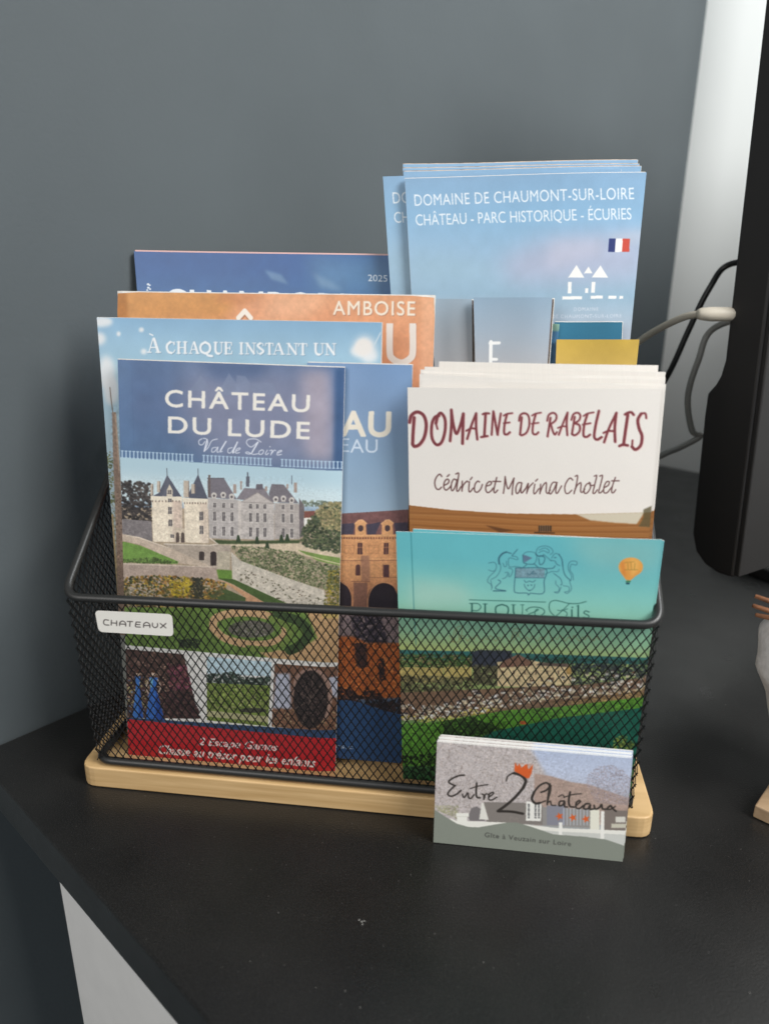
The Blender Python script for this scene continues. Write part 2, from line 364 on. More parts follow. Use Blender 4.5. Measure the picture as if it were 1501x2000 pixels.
["l",[178,205,228],0.61,[88.56,159.4,88.51,156.44],0,1],
["l",[178,205,228],0.48,[88.01,156.3,89.01,156.34],0,1],
["l",[178,205,228],0.48,[89.97,159.48,90.98,159.52],0,1],
["l",[178,205,228],0.6,[90.47,159.38,90.43,156.42],0,1],
["l",[178,205,228],0.48,[89.93,156.27,90.93,156.31],0,1],
["l",[178,205,228],0.48,[91.89,159.46,92.89,159.49],0,1],
["l",[178,205,228],0.6,[92.39,159.35,92.35,156.39],0,1],
["l",[178,205,228],0.48,[91.84,156.25,92.85,156.29],0,1],
["l",[178,205,228],0.48,[93.8,159.43,94.8,159.47],0,1],
["l",[178,205,228],0.6,[94.3,159.33,94.27,156.37],0,1],
["l",[178,205,228],0.48,[93.76,156.23,94.77,156.27],0,1],
["l",[178,205,228],0.48,[95.71,159.41,96.71,159.44],0,1],
["l",[178,205,228],0.6,[96.21,159.3,96.18,156.35],0,1],
["l",[178,205,228],0.48,[95.67,156.2,96.68,156.24],0,1],
["l",[178,205,228],0.47,[101.43,159.33,102.42,159.37],0,1],
["l",[178,205,228],0.6,[101.92,159.23,101.9,156.28],0,1],
["l",[178,205,228],0.48,[101.4,156.14,102.4,156.18],0,1],
["l",[178,205,228],0.47,[103.33,159.31,104.32,159.35],0,1],
["l",[178,205,228],0.6,[103.82,159.2,103.81,156.26],0,1],
["l",[178,205,228],0.47,[103.31,156.11,104.31,156.15],0,1],
["l",[178,205,228],0.47,[105.22,159.28,106.22,159.32],0,1],
["l",[178,205,228],0.6,[105.72,159.18,105.71,156.23],0,1],
["l",[178,205,228],0.47,[105.21,156.09,106.21,156.13],0,1],
["l",[178,205,228],0.47,[107.12,159.26,108.12,159.3],0,1],
["l",[178,205,228],0.6,[107.62,159.15,107.61,156.21],0,1],
["l",[178,205,228],0.47,[107.11,156.07,108.1,156.11],0,1],
["l",[178,205,228],0.47,[109.01,159.23,110.01,159.27],0,1],
["l",[178,205,228],0.6,[109.51,159.13,109.5,156.19],0,1],
["l",[178,205,228],0.47,[109.01,156.05,110.0,156.08],0,1],
["l",[178,205,228],0.47,[110.91,159.21,111.9,159.25],0,1],
["l",[178,205,228],0.6,[111.4,159.11,111.4,156.17],0,1],
["l",[178,205,228],0.47,[110.9,156.02,111.89,156.06],0,1],
["l",[178,205,228],0.47,[112.79,159.18,113.79,159.22],0,1],
["l",[178,205,228],0.6,[113.29,159.08,113.29,156.14],0,1],
["l",[178,205,228],0.47,[112.79,156.0,113.79,156.04],0,1],
["l",[178,205,228],0.47,[114.68,159.16,115.67,159.2],0,1],
["l",[178,205,228],0.59,[115.18,159.06,115.18,156.12],0,1],
["l",[178,205,228],0.47,[114.68,155.98,115.67,156.02],0,1],
["l",[178,205,228],0.47,[116.57,159.14,117.55,159.17],0,1],
["l",[178,205,228],0.59,[117.06,159.03,117.07,156.1],0,1],
["l",[178,205,228],0.47,[116.57,155.96,117.56,155.99],0,1],
["l",[178,205,228],0.47,[118.45,159.11,119.44,159.15],0,1],
["l",[178,205,228],0.59,[118.94,159.01,118.95,156.07],0,1],
["l",[178,205,228],0.47,[118.46,155.93,119.45,155.97],0,1],
["l",[178,205,228],0.47,[120.33,159.09,121.31,159.12],0,1],
["l",[178,205,228],0.59,[120.82,158.98,120.83,156.05],0,1],
["l",[178,205,228],0.47,[120.34,155.91,121.33,155.95],0,1],
["l",[178,205,228],0.47,[122.21,159.06,123.19,159.1],0,1],
["l",[178,205,228],0.59,[122.7,158.96,122.71,156.03],0,1],
["l",[178,205,228],0.47,[122.22,155.89,123.21,155.93],0,1],
["l",[178,205,228],0.47,[124.08,159.04,125.06,159.08],0,1],
["l",[178,205,228],0.59,[124.57,158.94,124.59,156.01],0,1],
["l",[178,205,228],0.47,[124.1,155.87,125.08,155.9],0,1],
["l",[178,205,228],0.47,[125.95,159.01,126.94,159.05],0,1],
["l",[178,205,228],0.59,[126.45,158.91,126.47,155.98],0,1],
["l",[178,205,228],0.47,[125.98,155.84,126.96,155.88],0,1],
["l",[178,205,228],0.47,[127.82,158.99,128.81,159.03],0,1],
["l",[178,205,228],0.59,[128.32,158.89,128.34,155.96],0,1],
["l",[178,205,228],0.47,[127.85,155.82,128.83,155.86],0,1],
["l",[178,205,228],0.47,[129.69,158.97,130.67,159.0],0,1],
["l",[178,205,228],0.59,[130.18,158.86,130.21,155.94],0,1],
["l",[178,205,228],0.47,[129.72,155.8,130.7,155.84],0,1],
["p",[176,205,218],[17.8,156.83,20.98,157.11,132.2,154.62,133.87,137.69,16.64,136.11],0.0,1],
["p",[205,222,226],[17.33,148.45,132.3,145.79,133.89,135.44,16.42,132.22],6.94,0.9],
["p",[170,150,125],[16.42,132.22,133.89,135.44,134.47,85.4,13.35,77.49],0.0,1],
["d",[[62,56,54],[74,66,62],[50,46,46]],260,0.8,1.76,[20.31,144.75,23.56,146.03,35.74,144.64,35.43,125.34,19.3,126.11],3,1],
["p",[128,120,120],[19.31,126.27,35.45,125.96,35.61,115.15,18.87,118.23],0.0,1],
["n",0.15,1.2,[19.31,126.27,35.45,125.96,35.61,115.15,18.87,118.23]],
["p",[236,220,196],[36.01,138.37,51.6,138.76,51.26,116.06,35.79,115.56],0.0,1],
["p",[202,178,162],[46.63,138.69,51.6,138.76,51.26,116.06,46.38,116.11],1.58,0.8],
["p",[235,222,200],[35.63,138.74,51.85,139.08,51.76,136.78,35.53,136.35],0.0,1],
["p",[130,112,100],[36.17,136.53,36.72,136.56,36.68,135.63,36.13,135.61],0.0,1],
["p",[130,112,100],[37.91,136.61,38.46,136.64,38.42,135.71,37.87,135.69],0.0,1],
["p",[130,112,100],[39.65,136.69,40.21,136.72,40.17,135.79,39.61,135.77],0.0,1],
["p",[130,112,100],[41.39,136.77,41.94,136.79,41.9,135.87,41.35,135.84],0.0,1],
["p",[130,112,100],[43.13,136.85,43.68,136.87,43.64,135.95,43.09,135.92],0.0,1],
["p",[130,112,100],[44.86,136.93,45.41,136.95,45.38,136.03,44.83,136.0],0.0,1],
["p",[130,112,100],[46.59,137.01,47.15,137.03,47.11,136.11,46.56,136.08],0.0,1],
["p",[130,112,100],[48.33,137.08,48.88,137.11,48.84,136.19,48.29,136.16],0.0,1],
["p",[130,112,100],[50.05,137.16,50.6,137.19,50.57,136.27,50.02,136.24],0.0,1],
["p",[234,218,194],[52.52,138.19,64.68,138.44,64.52,116.36,52.53,116.04],0.0,1],
["p",[206,186,168],[60.8,138.41,64.68,138.44,64.52,116.36,60.62,116.47],1.57,0.8],
["p",[235,222,200],[52.14,138.56,64.92,138.75,64.86,136.46,52.06,136.18],0.0,1],
["p",[130,112,100],[52.69,136.36,53.24,136.39,53.2,135.47,52.66,135.44],0.0,1],
["p",[130,112,100],[54.05,136.43,54.6,136.45,54.56,135.53,54.02,135.5],0.0,1],
["p",[130,112,100],[55.4,136.49,55.95,136.51,55.92,135.59,55.37,135.57],0.0,1],
["p",[130,112,100],[56.76,136.55,57.31,136.57,57.28,135.65,56.73,135.63],0.0,1],
["p",[130,112,100],[58.11,136.61,58.66,136.64,58.63,135.72,58.09,135.69],0.0,1],
["p",[130,112,100],[59.47,136.67,60.01,136.7,59.99,135.78,59.44,135.75],0.0,1],
["p",[130,112,100],[60.82,136.73,61.37,136.76,61.34,135.84,60.79,135.82],0.0,1],
["p",[130,112,100],[62.17,136.8,62.72,136.82,62.69,135.9,62.14,135.88],0.0,1],
["p",[130,112,100],[63.52,136.86,64.07,136.88,64.04,135.97,63.49,135.94],0.0,1],
["p",[88,90,104],[39.89,140.39,44.58,149.42,51.45,139.06,36.82,138.72],0.0,1],
["p",[112,114,126],[44.58,149.42,46.03,146.6,44.55,139.06,41.4,138.92],0.79,0.5],
["l",[70,70,80],0.31,[44.55,148.81,44.48,152.74],0,1],
["p",[88,90,104],[55.61,141.69,60.31,150.51,64.84,138.6,53.16,138.68],0.0,1],
["l",[70,70,80],0.31,[60.29,149.84,60.32,153.22],0,1],
["p",[196,180,162],[35.82,144.64,37.24,144.7,36.99,138.95,35.56,138.89],0.0,1],
["p",[120,105,98],[36.85,144.69,37.24,144.7,36.99,138.95,36.59,138.94],0.0,1],
["p",[196,180,162],[39.19,146.16,40.92,146.23,40.69,140.73,38.95,140.65],0.0,1],
["p",[120,105,98],[40.53,146.21,40.92,146.23,40.69,140.73,40.3,140.71],0.0,1],
["p",[196,180,162],[52.83,147.03,55.63,147.15,55.36,138.93,52.54,138.81],0.0,1],
["p",[120,105,98],[55.25,147.13,55.63,147.15,55.36,138.93,54.97,138.91],0.0,1],
["p",[196,180,162],[56.67,145.53,58.69,145.62,58.54,140.9,56.51,140.81],0.0,1],
["p",[120,105,98],[58.3,145.6,58.69,145.62,58.54,140.9,58.15,140.89],0.0,1],
["p",[214,200,180],[44.04,141.94,45.58,145.06,47.03,142.07,46.9,138.86,43.91,138.73],0.0,1],
["p",[182,174,170],[64.85,139.05,79.9,138.82,79.9,118.89,64.83,118.88],0.0,1],
["p",[120,114,122],[64.97,148.75,73.21,149.09,79.37,139.1,64.86,139.21],0.0,1],
["l",[90,86,94],0.39,[64.97,148.75,73.21,149.09],0,1],
["p",[110,96,92],[65.33,150.42,66.48,150.47,66.18,139.49,65.02,139.44],0.0,1],
["p",[132,124,130],[79.13,139.09,83.07,144.7,93.35,144.84,97.23,138.1],0.0,1],
["p",[104,98,106],[89.2,146.91,92.24,147.04,92.59,144.44,88.79,144.27],0.0,1],
["p",[118,112,118],[95.22,142.52,96.64,147.23,102.45,147.33,109.79,138.37,96.32,138.36],0.0,1],
["p",[188,179,173],[81.42,138.28,97.84,137.9,97.67,119.51,81.07,119.41],0.0,1],
["p",[202,192,184],[79.89,138.67,81.5,138.44,81.14,119.26,79.75,119.34],0.0,1],
["p",[192,182,176],[81.65,137.99,89.68,142.96,97.99,137.9],0.0,1],
["l",[148,138,134],0.31,[81.65,137.84,89.68,142.81,97.83,137.75,81.65,137.84],0,1],
["p",[176,166,160],[97.99,138.13,109.94,138.3,110.36,120.78,97.82,120.13],0.0,1],
["p",[112,102,104],[109.95,141.08,112.58,137.45,112.18,122.26,110.28,121.39],0.0,1],
["p",[96,98,110],[84.16,150.44,85.84,150.51,85.76,145.42,84.08,145.34],0.0,1],
["l",[80,80,92],0.53,[85.0,150.48,84.96,152.34],0,1],
["l",[80,80,92],0.3,[106.51,147.5,106.53,151.66],0,1],
["p",[168,148,138],[77.75,146.43,79.28,146.49,79.19,141.97,77.66,141.9],0.0,1],
["p",[168,148,138],[81.22,148.08,82.14,148.11,82.07,143.98,81.15,143.94],0.0,1],
["p",[168,148,138],[103.96,147.54,104.86,147.58,104.85,145.34,103.94,145.3],0.0,1],
["p",[168,148,138],[107.57,148.44,109.07,148.5,109.05,143.66,107.55,143.59],0.0,1],
["p",[168,148,138],[93.37,145.97,94.5,146.02,94.48,143.77,93.34,143.72],0.0,1],
["p",[206,198,190],[69.38,140.62,69.33,140.27,69.18,139.93,68.95,139.64,68.66,139.41,68.32,139.26,67.95,139.19,67.6,139.22,67.26,139.34,66.98,139.55,66.77,139.82,66.63,140.15,66.6,140.5,66.65,140.86,66.8,141.19,67.03,141.49,67.33,141.72,67.67,141.87,68.03,141.93,68.39,141.9,68.72,141.78,69.0,141.57,69.22,141.3,69.35,140.98],0.0,1],
["p",[206,198,190],[66.9,140.21,69.07,140.31,69.03,138.94,66.86,138.84],0.0,1],
["p",[96,88,90],[68.6,140.29,68.58,140.11,68.51,139.94,68.41,139.79,68.28,139.68,68.13,139.6,67.97,139.57,67.81,139.59,67.66,139.65,67.53,139.75,67.44,139.89,67.38,140.05,67.36,140.23,67.39,140.41,67.46,140.58,67.56,140.72,67.69,140.84,67.84,140.91,68.0,140.94,68.16,140.93,68.31,140.86,68.43,140.76,68.53,140.62,68.59,140.46],0.0,1],
["p",[206,198,190],[74.02,141.13,73.97,140.78,73.82,140.44,73.6,140.15,73.3,139.92,72.96,139.77,72.6,139.7,72.25,139.74,71.91,139.86,71.63,140.06,71.42,140.33,71.29,140.66,71.25,141.01,71.3,141.37,71.45,141.7,71.68,141.99,71.97,142.22,72.31,142.37,72.67,142.44,73.03,142.41,73.36,142.28,73.64,142.08,73.85,141.81,73.99,141.48],0.0,1],
["p",[206,198,190],[71.55,140.72,73.71,140.82,73.68,139.45,71.52,139.35],0.0,1],
["p",[96,88,90],[73.25,140.8,73.22,140.62,73.16,140.45,73.05,140.3,72.92,140.19,72.77,140.12,72.61,140.08,72.45,140.1,72.31,140.16,72.18,140.27,72.09,140.4,72.03,140.56,72.01,140.74,72.04,140.92,72.1,141.09,72.2,141.23,72.33,141.35,72.49,141.42,72.65,141.45,72.8,141.43,72.95,141.37,73.08,141.27,73.17,141.13,73.23,140.97],0.0,1],
["p",[206,198,190],[78.24,140.49,78.19,140.13,78.04,139.8,77.82,139.5,77.52,139.27,77.19,139.12,76.83,139.06,76.47,139.09,76.14,139.21,75.86,139.42,75.64,139.69,75.51,140.01,75.47,140.36,75.53,140.72,75.67,141.05,75.9,141.35,76.19,141.58,76.53,141.73,76.89,141.79,77.24,141.76,77.57,141.64,77.86,141.43,78.07,141.16,78.2,140.84],0.0,1],
["p",[206,198,190],[75.77,140.07,77.93,140.17,77.9,138.81,75.74,138.71],0.0,1],
["p",[96,88,90],[77.47,140.15,77.44,139.97,77.38,139.81,77.28,139.66,77.15,139.55,77.0,139.47,76.84,139.44,76.68,139.46,76.53,139.52,76.4,139.62,76.31,139.76,76.25,139.92,76.23,140.1,76.26,140.27,76.32,140.44,76.42,140.59,76.55,140.7,76.7,140.77,76.86,140.8,77.02,140.79,77.17,140.73,77.3,140.62,77.39,140.49,77.45,140.33],0.0,1],
["p",[206,198,190],[99.98,140.18,99.93,139.83,99.79,139.49,99.57,139.2,99.29,138.98,98.96,138.82,98.6,138.76,98.25,138.79,97.92,138.91,97.64,139.12,97.42,139.39,97.29,139.71,97.25,140.06,97.3,140.41,97.44,140.74,97.66,141.03,97.94,141.26,98.27,141.41,98.63,141.47,98.98,141.44,99.31,141.32,99.59,141.12,99.8,140.85,99.94,140.53],0.0,1],
["p",[206,198,190],[97.55,139.77,99.67,139.87,99.66,138.51,97.54,138.41],0.0,1],
["p",[96,88,90],[99.22,139.84,99.2,139.67,99.13,139.5,99.04,139.36,98.91,139.24,98.76,139.17,98.61,139.14,98.45,139.16,98.3,139.22,98.18,139.32,98.08,139.45,98.02,139.62,98.0,139.79,98.03,139.97,98.09,140.13,98.19,140.28,98.31,140.39,98.46,140.47,98.62,140.5,98.77,140.48,98.92,140.42,99.04,140.32,99.14,140.18,99.2,140.02],0.0,1],
["p",[206,198,190],[103.76,140.65,103.72,140.3,103.58,139.97,103.36,139.68,103.08,139.45,102.75,139.3,102.39,139.24,102.04,139.27,101.71,139.39,101.43,139.59,101.22,139.86,101.09,140.18,101.04,140.53,101.09,140.88,101.23,141.21,101.45,141.5,101.73,141.73,102.06,141.88,102.41,141.94,102.76,141.91,103.09,141.79,103.37,141.59,103.59,141.32,103.72,141.0],0.0,1],
["p",[206,198,190],[101.34,140.24,103.46,140.34,103.45,138.98,101.33,138.89],0.0,1],
["p",[96,88,90],[103.01,140.32,102.99,140.14,102.92,139.97,102.83,139.83,102.7,139.72,102.55,139.64,102.4,139.61,102.24,139.63,102.1,139.69,101.97,139.79,101.88,139.93,101.82,140.09,101.8,140.26,101.82,140.44,101.88,140.6,101.98,140.75,102.1,140.86,102.25,140.94,102.41,140.97,102.56,140.95,102.71,140.89,102.83,140.79,102.93,140.65,102.99,140.49],0.0,1],
["p",[206,198,190],[107.76,140.01,107.71,139.65,107.58,139.32,107.36,139.03,107.08,138.8,106.75,138.65,106.4,138.59,106.05,138.62,105.72,138.74,105.44,138.94,105.22,139.21,105.09,139.53,105.04,139.88,105.09,140.24,105.23,140.57,105.45,140.86,105.73,141.08,106.06,141.23,106.41,141.3,106.76,141.27,107.09,141.15,107.37,140.94,107.58,140.67,107.72,140.35],0.0,1],
["p",[206,198,190],[105.35,139.6,107.46,139.69,107.45,138.34,105.34,138.24],0.0,1],
["p",[96,88,90],[107.01,139.67,106.98,139.5,106.92,139.33,106.83,139.19,106.7,139.07,106.56,139.0,106.4,138.97,106.24,138.98,106.1,139.04,105.97,139.15,105.88,139.28,105.82,139.44,105.8,139.62,105.82,139.79,105.88,139.96,105.98,140.1,106.1,140.22,106.25,140.29,106.4,140.32,106.56,140.3,106.71,140.24,106.83,140.14,106.93,140.01,106.99,139.85],0.0,1],
["p",[208,200,192],[67.2,137.03,69.22,137.12,69.14,134.21,67.12,134.12],0.0,1],
["p",[92,86,88],[67.5,136.73,68.9,136.8,68.84,134.51,67.44,134.44],0.0,1],
["l",[170,162,156],0.23,[68.2,136.77,68.14,134.47],0,1],
["l",[170,162,156],0.16,[67.48,135.97,68.88,136.04],0,1],
["p",[208,200,192],[67.08,132.59,69.1,132.68,68.97,127.61,66.94,127.51],0.0,1],
["p",[92,86,88],[67.38,132.29,68.78,132.36,68.67,127.9,67.26,127.83],0.0,1],
["l",[170,162,156],0.23,[68.08,132.33,67.97,127.87],0,1],
["l",[170,162,156],0.16,[67.34,130.81,68.75,130.88],0,1],
["p",[208,200,192],[66.88,125.27,68.91,125.37,68.78,120.17,66.74,120.07],0.0,1],
["p",[92,86,88],[67.19,124.97,68.59,125.04,68.48,120.47,67.07,120.39],0.0,1],
["l",[170,162,156],0.23,[67.89,125.01,67.77,120.43],0,1],
["l",[170,162,156],0.16,[67.15,123.45,68.55,123.52],0,1],
["p",[208,200,192],[71.77,137.1,73.78,137.19,73.71,134.29,71.7,134.2],0.0,1],
["p",[92,86,88],[72.07,136.81,73.46,136.87,73.41,134.58,72.02,134.52],0.0,1],
["l",[170,162,156],0.23,[72.77,136.84,72.71,134.55],0,1],
["l",[170,162,156],0.15,[72.05,136.05,73.45,136.11],0,1],
["p",[208,200,192],[71.66,132.67,73.68,132.76,73.56,127.7,71.54,127.6],0.0,1],
["p",[92,86,88],[71.96,132.38,73.36,132.44,73.26,127.99,71.86,127.92],0.0,1],
["l",[170,162,156],0.23,[72.66,132.41,72.56,127.95],0,1],
["l",[170,162,156],0.16,[71.93,130.89,73.33,130.96],0,1],
["p",[208,200,192],[71.48,125.36,73.51,125.46,73.39,120.27,71.36,120.17],0.0,1],
["p",[92,86,88],[71.79,125.06,73.19,125.13,73.08,120.57,71.68,120.49],0.0,1],
["l",[170,162,156],0.23,[72.49,125.1,72.38,120.53],0,1],
["l",[170,162,156],0.16,[71.75,123.54,73.15,123.61],0,1],
["p",[208,200,192],[75.94,137.17,77.94,137.26,77.88,134.36,75.88,134.27],0.0,1],
["p",[92,86,88],[76.24,136.88,77.63,136.94,77.58,134.65,76.19,134.59],0.0,1],
["l",[170,162,156],0.23,[76.94,136.91,76.89,134.62],0,1],
["l",[170,162,156],0.15,[76.22,136.12,77.61,136.18],0,1],
["p",[208,200,192],[75.84,132.74,77.85,132.84,77.75,127.78,75.73,127.68],0.0,1],
["p",[92,86,88],[76.14,132.45,77.54,132.52,77.44,128.07,76.05,128.0],0.0,1],
["l",[170,162,156],0.23,[76.84,132.48,76.75,128.03],0,1],
["l",[170,162,156],0.15,[76.11,130.97,77.51,131.04],0,1],
["p",[208,200,192],[75.68,125.44,77.7,125.54,77.59,120.36,75.57,120.26],0.0,1],
["p",[92,86,88],[75.99,125.15,77.38,125.22,77.29,120.66,75.89,120.58],0.0,1],
["l",[170,162,156],0.23,[76.69,125.18,76.59,120.62],0,1],
["l",[170,162,156],0.16,[75.95,123.63,77.35,123.7],0,1],
["p",[208,200,192],[85.16,137.32,87.16,137.41,87.11,134.52,85.12,134.43],0.0,1],
["p",[92,86,88],[85.47,137.03,86.85,137.09,86.81,134.81,85.43,134.75],0.0,1],
["l",[170,162,156],0.23,[86.16,137.06,86.12,134.78],0,1],
["l",[170,162,156],0.15,[85.45,136.27,86.83,136.33],0,1],
["p",[208,200,192],[85.09,132.9,87.09,133.0,87.01,127.96,85.01,127.86],0.0,1],
["p",[92,86,88],[85.39,132.61,86.78,132.68,86.71,128.25,85.32,128.18],0.0,1],
["l",[170,162,156],0.23,[86.09,132.65,86.01,128.21],0,1],
["l",[170,162,156],0.15,[85.37,131.14,86.75,131.2],0,1],
["p",[208,200,192],[84.97,125.63,86.98,125.73,86.9,120.57,84.88,120.46],0.0,1],
["p",[92,86,88],[85.27,125.34,86.66,125.41,86.59,120.86,85.2,120.79],0.0,1],
["l",[170,162,156],0.23,[85.97,125.37,85.9,120.82],0,1],
["l",[170,162,156],0.15,[85.25,123.82,86.64,123.89],0,1],
["p",[208,200,192],[88.61,137.37,90.6,137.46,90.56,134.58,88.57,134.49],0.0,1],
["p",[92,86,88],[88.91,137.08,90.29,137.15,90.26,134.87,88.88,134.81],0.0,1],
["l",[170,162,156],0.23,[89.6,137.12,89.57,134.84],0,1],
["l",[170,162,156],0.15,[88.9,136.33,90.28,136.39],0,1],
["p",[208,200,192],[88.54,132.97,90.54,133.06,90.47,128.02,88.47,127.92],0.0,1],
["p",[92,86,88],[88.85,132.68,90.23,132.74,90.17,128.31,88.78,128.25],0.0,1],
["l",[170,162,156],0.23,[89.54,132.71,89.47,128.28],0,1],
["l",[170,162,156],0.15,[88.83,131.2,90.21,131.27],0,1],
["p",[208,200,192],[88.44,125.7,90.44,125.8,90.37,120.64,88.36,120.54],0.0,1],
["p",[92,86,88],[88.74,125.41,90.13,125.48,90.07,120.93,88.68,120.86],0.0,1],
["l",[170,162,156],0.23,[89.44,125.44,89.37,120.9],0,1],
["l",[170,162,156],0.15,[88.72,123.9,90.11,123.97],0,1],
["p",[208,200,192],[92.27,137.43,94.26,137.52,94.22,134.64,92.24,134.55],0.0,1],
["p",[92,86,88],[92.58,137.14,93.95,137.21,93.92,134.93,92.55,134.87],0.0,1],
["l",[170,162,156],0.23,[93.26,137.17,93.24,134.9],0,1],
["l",[170,162,156],0.15,[92.57,136.39,93.94,136.45],0,1],
["p",[208,200,192],[92.22,133.03,94.21,133.13,94.15,128.09,92.16,128.0],0.0,1],
["p",[92,86,88],[92.52,132.74,93.9,132.81,93.85,128.38,92.47,128.32],0.0,1],
["l",[170,162,156],0.23,[93.21,132.77,93.16,128.35],0,1],
["l",[170,162,156],0.15,[92.5,131.27,93.88,131.34],0,1],
["p",[208,200,192],[92.13,125.77,94.12,125.87,94.07,120.72,92.06,120.62],0.0,1],
["p",[92,86,88],[92.43,125.48,93.81,125.55,93.76,121.01,92.38,120.94],0.0,1],
["l",[170,162,156],0.23,[93.12,125.52,93.07,120.98],0,1],
["l",[170,162,156],0.15,[92.41,123.97,93.8,124.04],0,1],
["p",[208,200,192],[101.25,137.58,103.22,137.67,103.2,134.8,101.23,134.71],0.0,1],
["p",[92,86,88],[101.55,137.29,102.91,137.35,102.9,135.09,101.53,135.02],0.0,1],
["l",[170,162,156],0.23,[102.23,137.32,102.22,135.05],0,1],
["l",[170,162,156],0.15,[101.54,136.53,102.91,136.6],0,1],
["p",[208,200,192],[101.22,133.19,103.19,133.28,103.16,128.27,101.18,128.17],0.0,1],
["p",[92,86,88],[101.52,132.9,102.88,132.97,102.86,128.56,101.49,128.49],0.0,1],
["l",[170,162,156],0.23,[102.2,132.93,102.17,128.52],0,1],
["l",[170,162,156],0.15,[101.51,131.43,102.88,131.5],0,1],
["p",[208,200,192],[101.16,125.96,103.15,126.05,103.11,120.92,101.13,120.82],0.0,1],
["p",[92,86,88],[101.47,125.66,102.84,125.73,102.81,121.21,101.43,121.14],0.0,1],
["l",[170,162,156],0.23,[102.15,125.7,102.12,121.18],0,1],
["l",[170,162,156],0.15,[101.46,124.16,102.83,124.23],0,1],
["p",[208,200,192],[105.41,137.64,107.38,137.74,107.36,134.87,105.4,134.78],0.0,1],
["p",[92,86,88],[105.71,137.36,107.07,137.42,107.06,135.16,105.7,135.09],0.0,1],
["l",[170,162,156],0.23,[106.39,137.39,106.38,135.13],0,1],
["l",[170,162,156],0.15,[105.71,136.6,107.07,136.67],0,1],
["p",[208,200,192],[105.39,133.26,107.36,133.36,107.34,128.35,105.37,128.25],0.0,1],
["p",[92,86,88],[105.69,132.98,107.06,133.04,107.04,128.64,105.67,128.57],0.0,1],
["l",[170,162,156],0.23,[106.37,133.01,106.35,128.6],0,1],
["l",[170,162,156],0.15,[105.68,131.51,107.05,131.58],0,1],
["p",[208,200,192],[105.35,126.04,107.33,126.14,107.31,121.01,105.33,120.91],0.0,1],
["p",[92,86,88],[105.66,125.75,107.03,125.82,107.01,121.3,105.64,121.23],0.0,1],
["l",[170,162,156],0.23,[106.34,125.78,106.32,121.27],0,1],
["l",[170,162,156],0.15,[105.65,124.25,107.02,124.32],0,1],
["p",[92,86,88],[44.51,141.96,46.4,142.05,46.32,140.13,44.44,140.05],0.0,1],
["l",[200,190,175],0.24,[45.46,142.01,45.38,140.09],0,1],
["l",[200,190,175],0.16,[44.48,141.01,46.36,141.09],0,1],
["p",[92,86,88],[44.5,137.75,46.39,137.84,46.32,136.07,44.43,135.99],0.0,1],
["l",[200,190,175],0.24,[45.45,137.8,45.38,136.03],0,1],
["l",[200,190,175],0.16,[44.47,136.87,46.36,136.96],0,1],
["p",[92,86,88],[44.41,133.52,46.31,133.61,46.17,130.13,44.27,130.04],0.0,1],
["l",[200,190,175],0.24,[45.36,133.57,45.22,130.09],0,1],
["l",[200,190,175],0.16,[44.34,131.78,46.24,131.87],0,1],
["p",[92,86,88],[44.32,127.17,46.22,127.27,46.09,123.92,44.18,123.82],0.0,1],
["l",[200,190,175],0.24,[45.27,127.22,45.13,123.87],0,1],
["l",[200,190,175],0.16,[44.25,125.5,46.15,125.59],0,1],
["p",[92,86,88],[45.05,119.73,46.96,119.83,46.89,118.1,44.98,118.0],0.0,1],
["l",[200,190,175],0.24,[46.01,119.78,45.94,118.05],0,1],
["l",[200,190,175],0.16,[45.02,118.87,46.93,118.96],0,1],
["p",[92,86,88],[60.36,131.96,62.24,132.05,62.11,127.73,60.23,127.64],0.0,1],
["l",[200,190,175],0.24,[61.3,132.01,61.17,127.69],0,1],
["l",[200,190,175],0.16,[60.3,129.8,62.17,129.89],0,1],
["p",[92,86,88],[60.22,124.86,62.11,124.95,61.99,120.91,60.1,120.81],0.0,1],
["l",[200,190,175],0.24,[61.16,124.9,61.04,120.86],0,1],
["l",[200,190,175],0.16,[60.16,122.84,62.05,122.93],0,1],
["l",[158,148,144],0.19,[65.11,134.49,79.81,134.56],0,0.6],
["l",[158,148,144],0.19,[81.35,134.63,109.94,135.52],0,0.6],
["l",[158,148,144],0.19,[65.06,132.8,79.78,132.88],0,0.6],
["l",[158,148,144],0.19,[81.32,132.95,109.93,133.86],0,0.6],
["l",[158,148,144],0.19,[64.9,126.79,79.66,126.9],0,0.6],
["l",[158,148,144],0.19,[81.21,126.98,109.92,127.94],0,0.6],
["l",[158,148,144],0.19,[64.86,125.63,79.64,125.75],0,0.6],
["l",[158,148,144],0.19,[81.19,125.82,109.92,126.8],0,0.6],
["p",[208,190,168],[47.25,123.43,52.61,123.08,52.36,115.88,46.96,115.75],0.0,1],
["p",[92,78,72],[49.57,119.8,49.53,119.48,49.43,119.17,49.28,118.91,49.1,118.7,48.88,118.56,48.65,118.51,48.43,118.54,48.22,118.65,48.05,118.84,47.92,119.09,47.84,119.39,47.83,119.71,47.87,120.04,47.97,120.35,48.12,120.61,48.3,120.82,48.52,120.96,48.75,121.01,48.97,120.98,49.18,120.87,49.35,120.68,49.48,120.42,49.55,120.13],0.0,1],
["p",[92,78,72],[47.83,119.71,49.57,119.8,49.43,115.88,47.68,115.79],0.0,1],
["p",[92,78,72],[52.27,119.94,52.23,119.62,52.13,119.31,51.98,119.04,51.79,118.84,51.58,118.7,51.35,118.65,51.13,118.68,50.92,118.79,50.75,118.98,50.62,119.23,50.54,119.53,50.52,119.85,50.57,120.18,50.66,120.49,50.81,120.75,51.0,120.96,51.21,121.1,51.44,121.15,51.66,121.12,51.87,121.0,52.04,120.81,52.17,120.56,52.25,120.27],0.0,1],
["p",[92,78,72],[50.52,119.85,52.27,119.94,52.13,116.02,50.38,115.93],0.0,1],
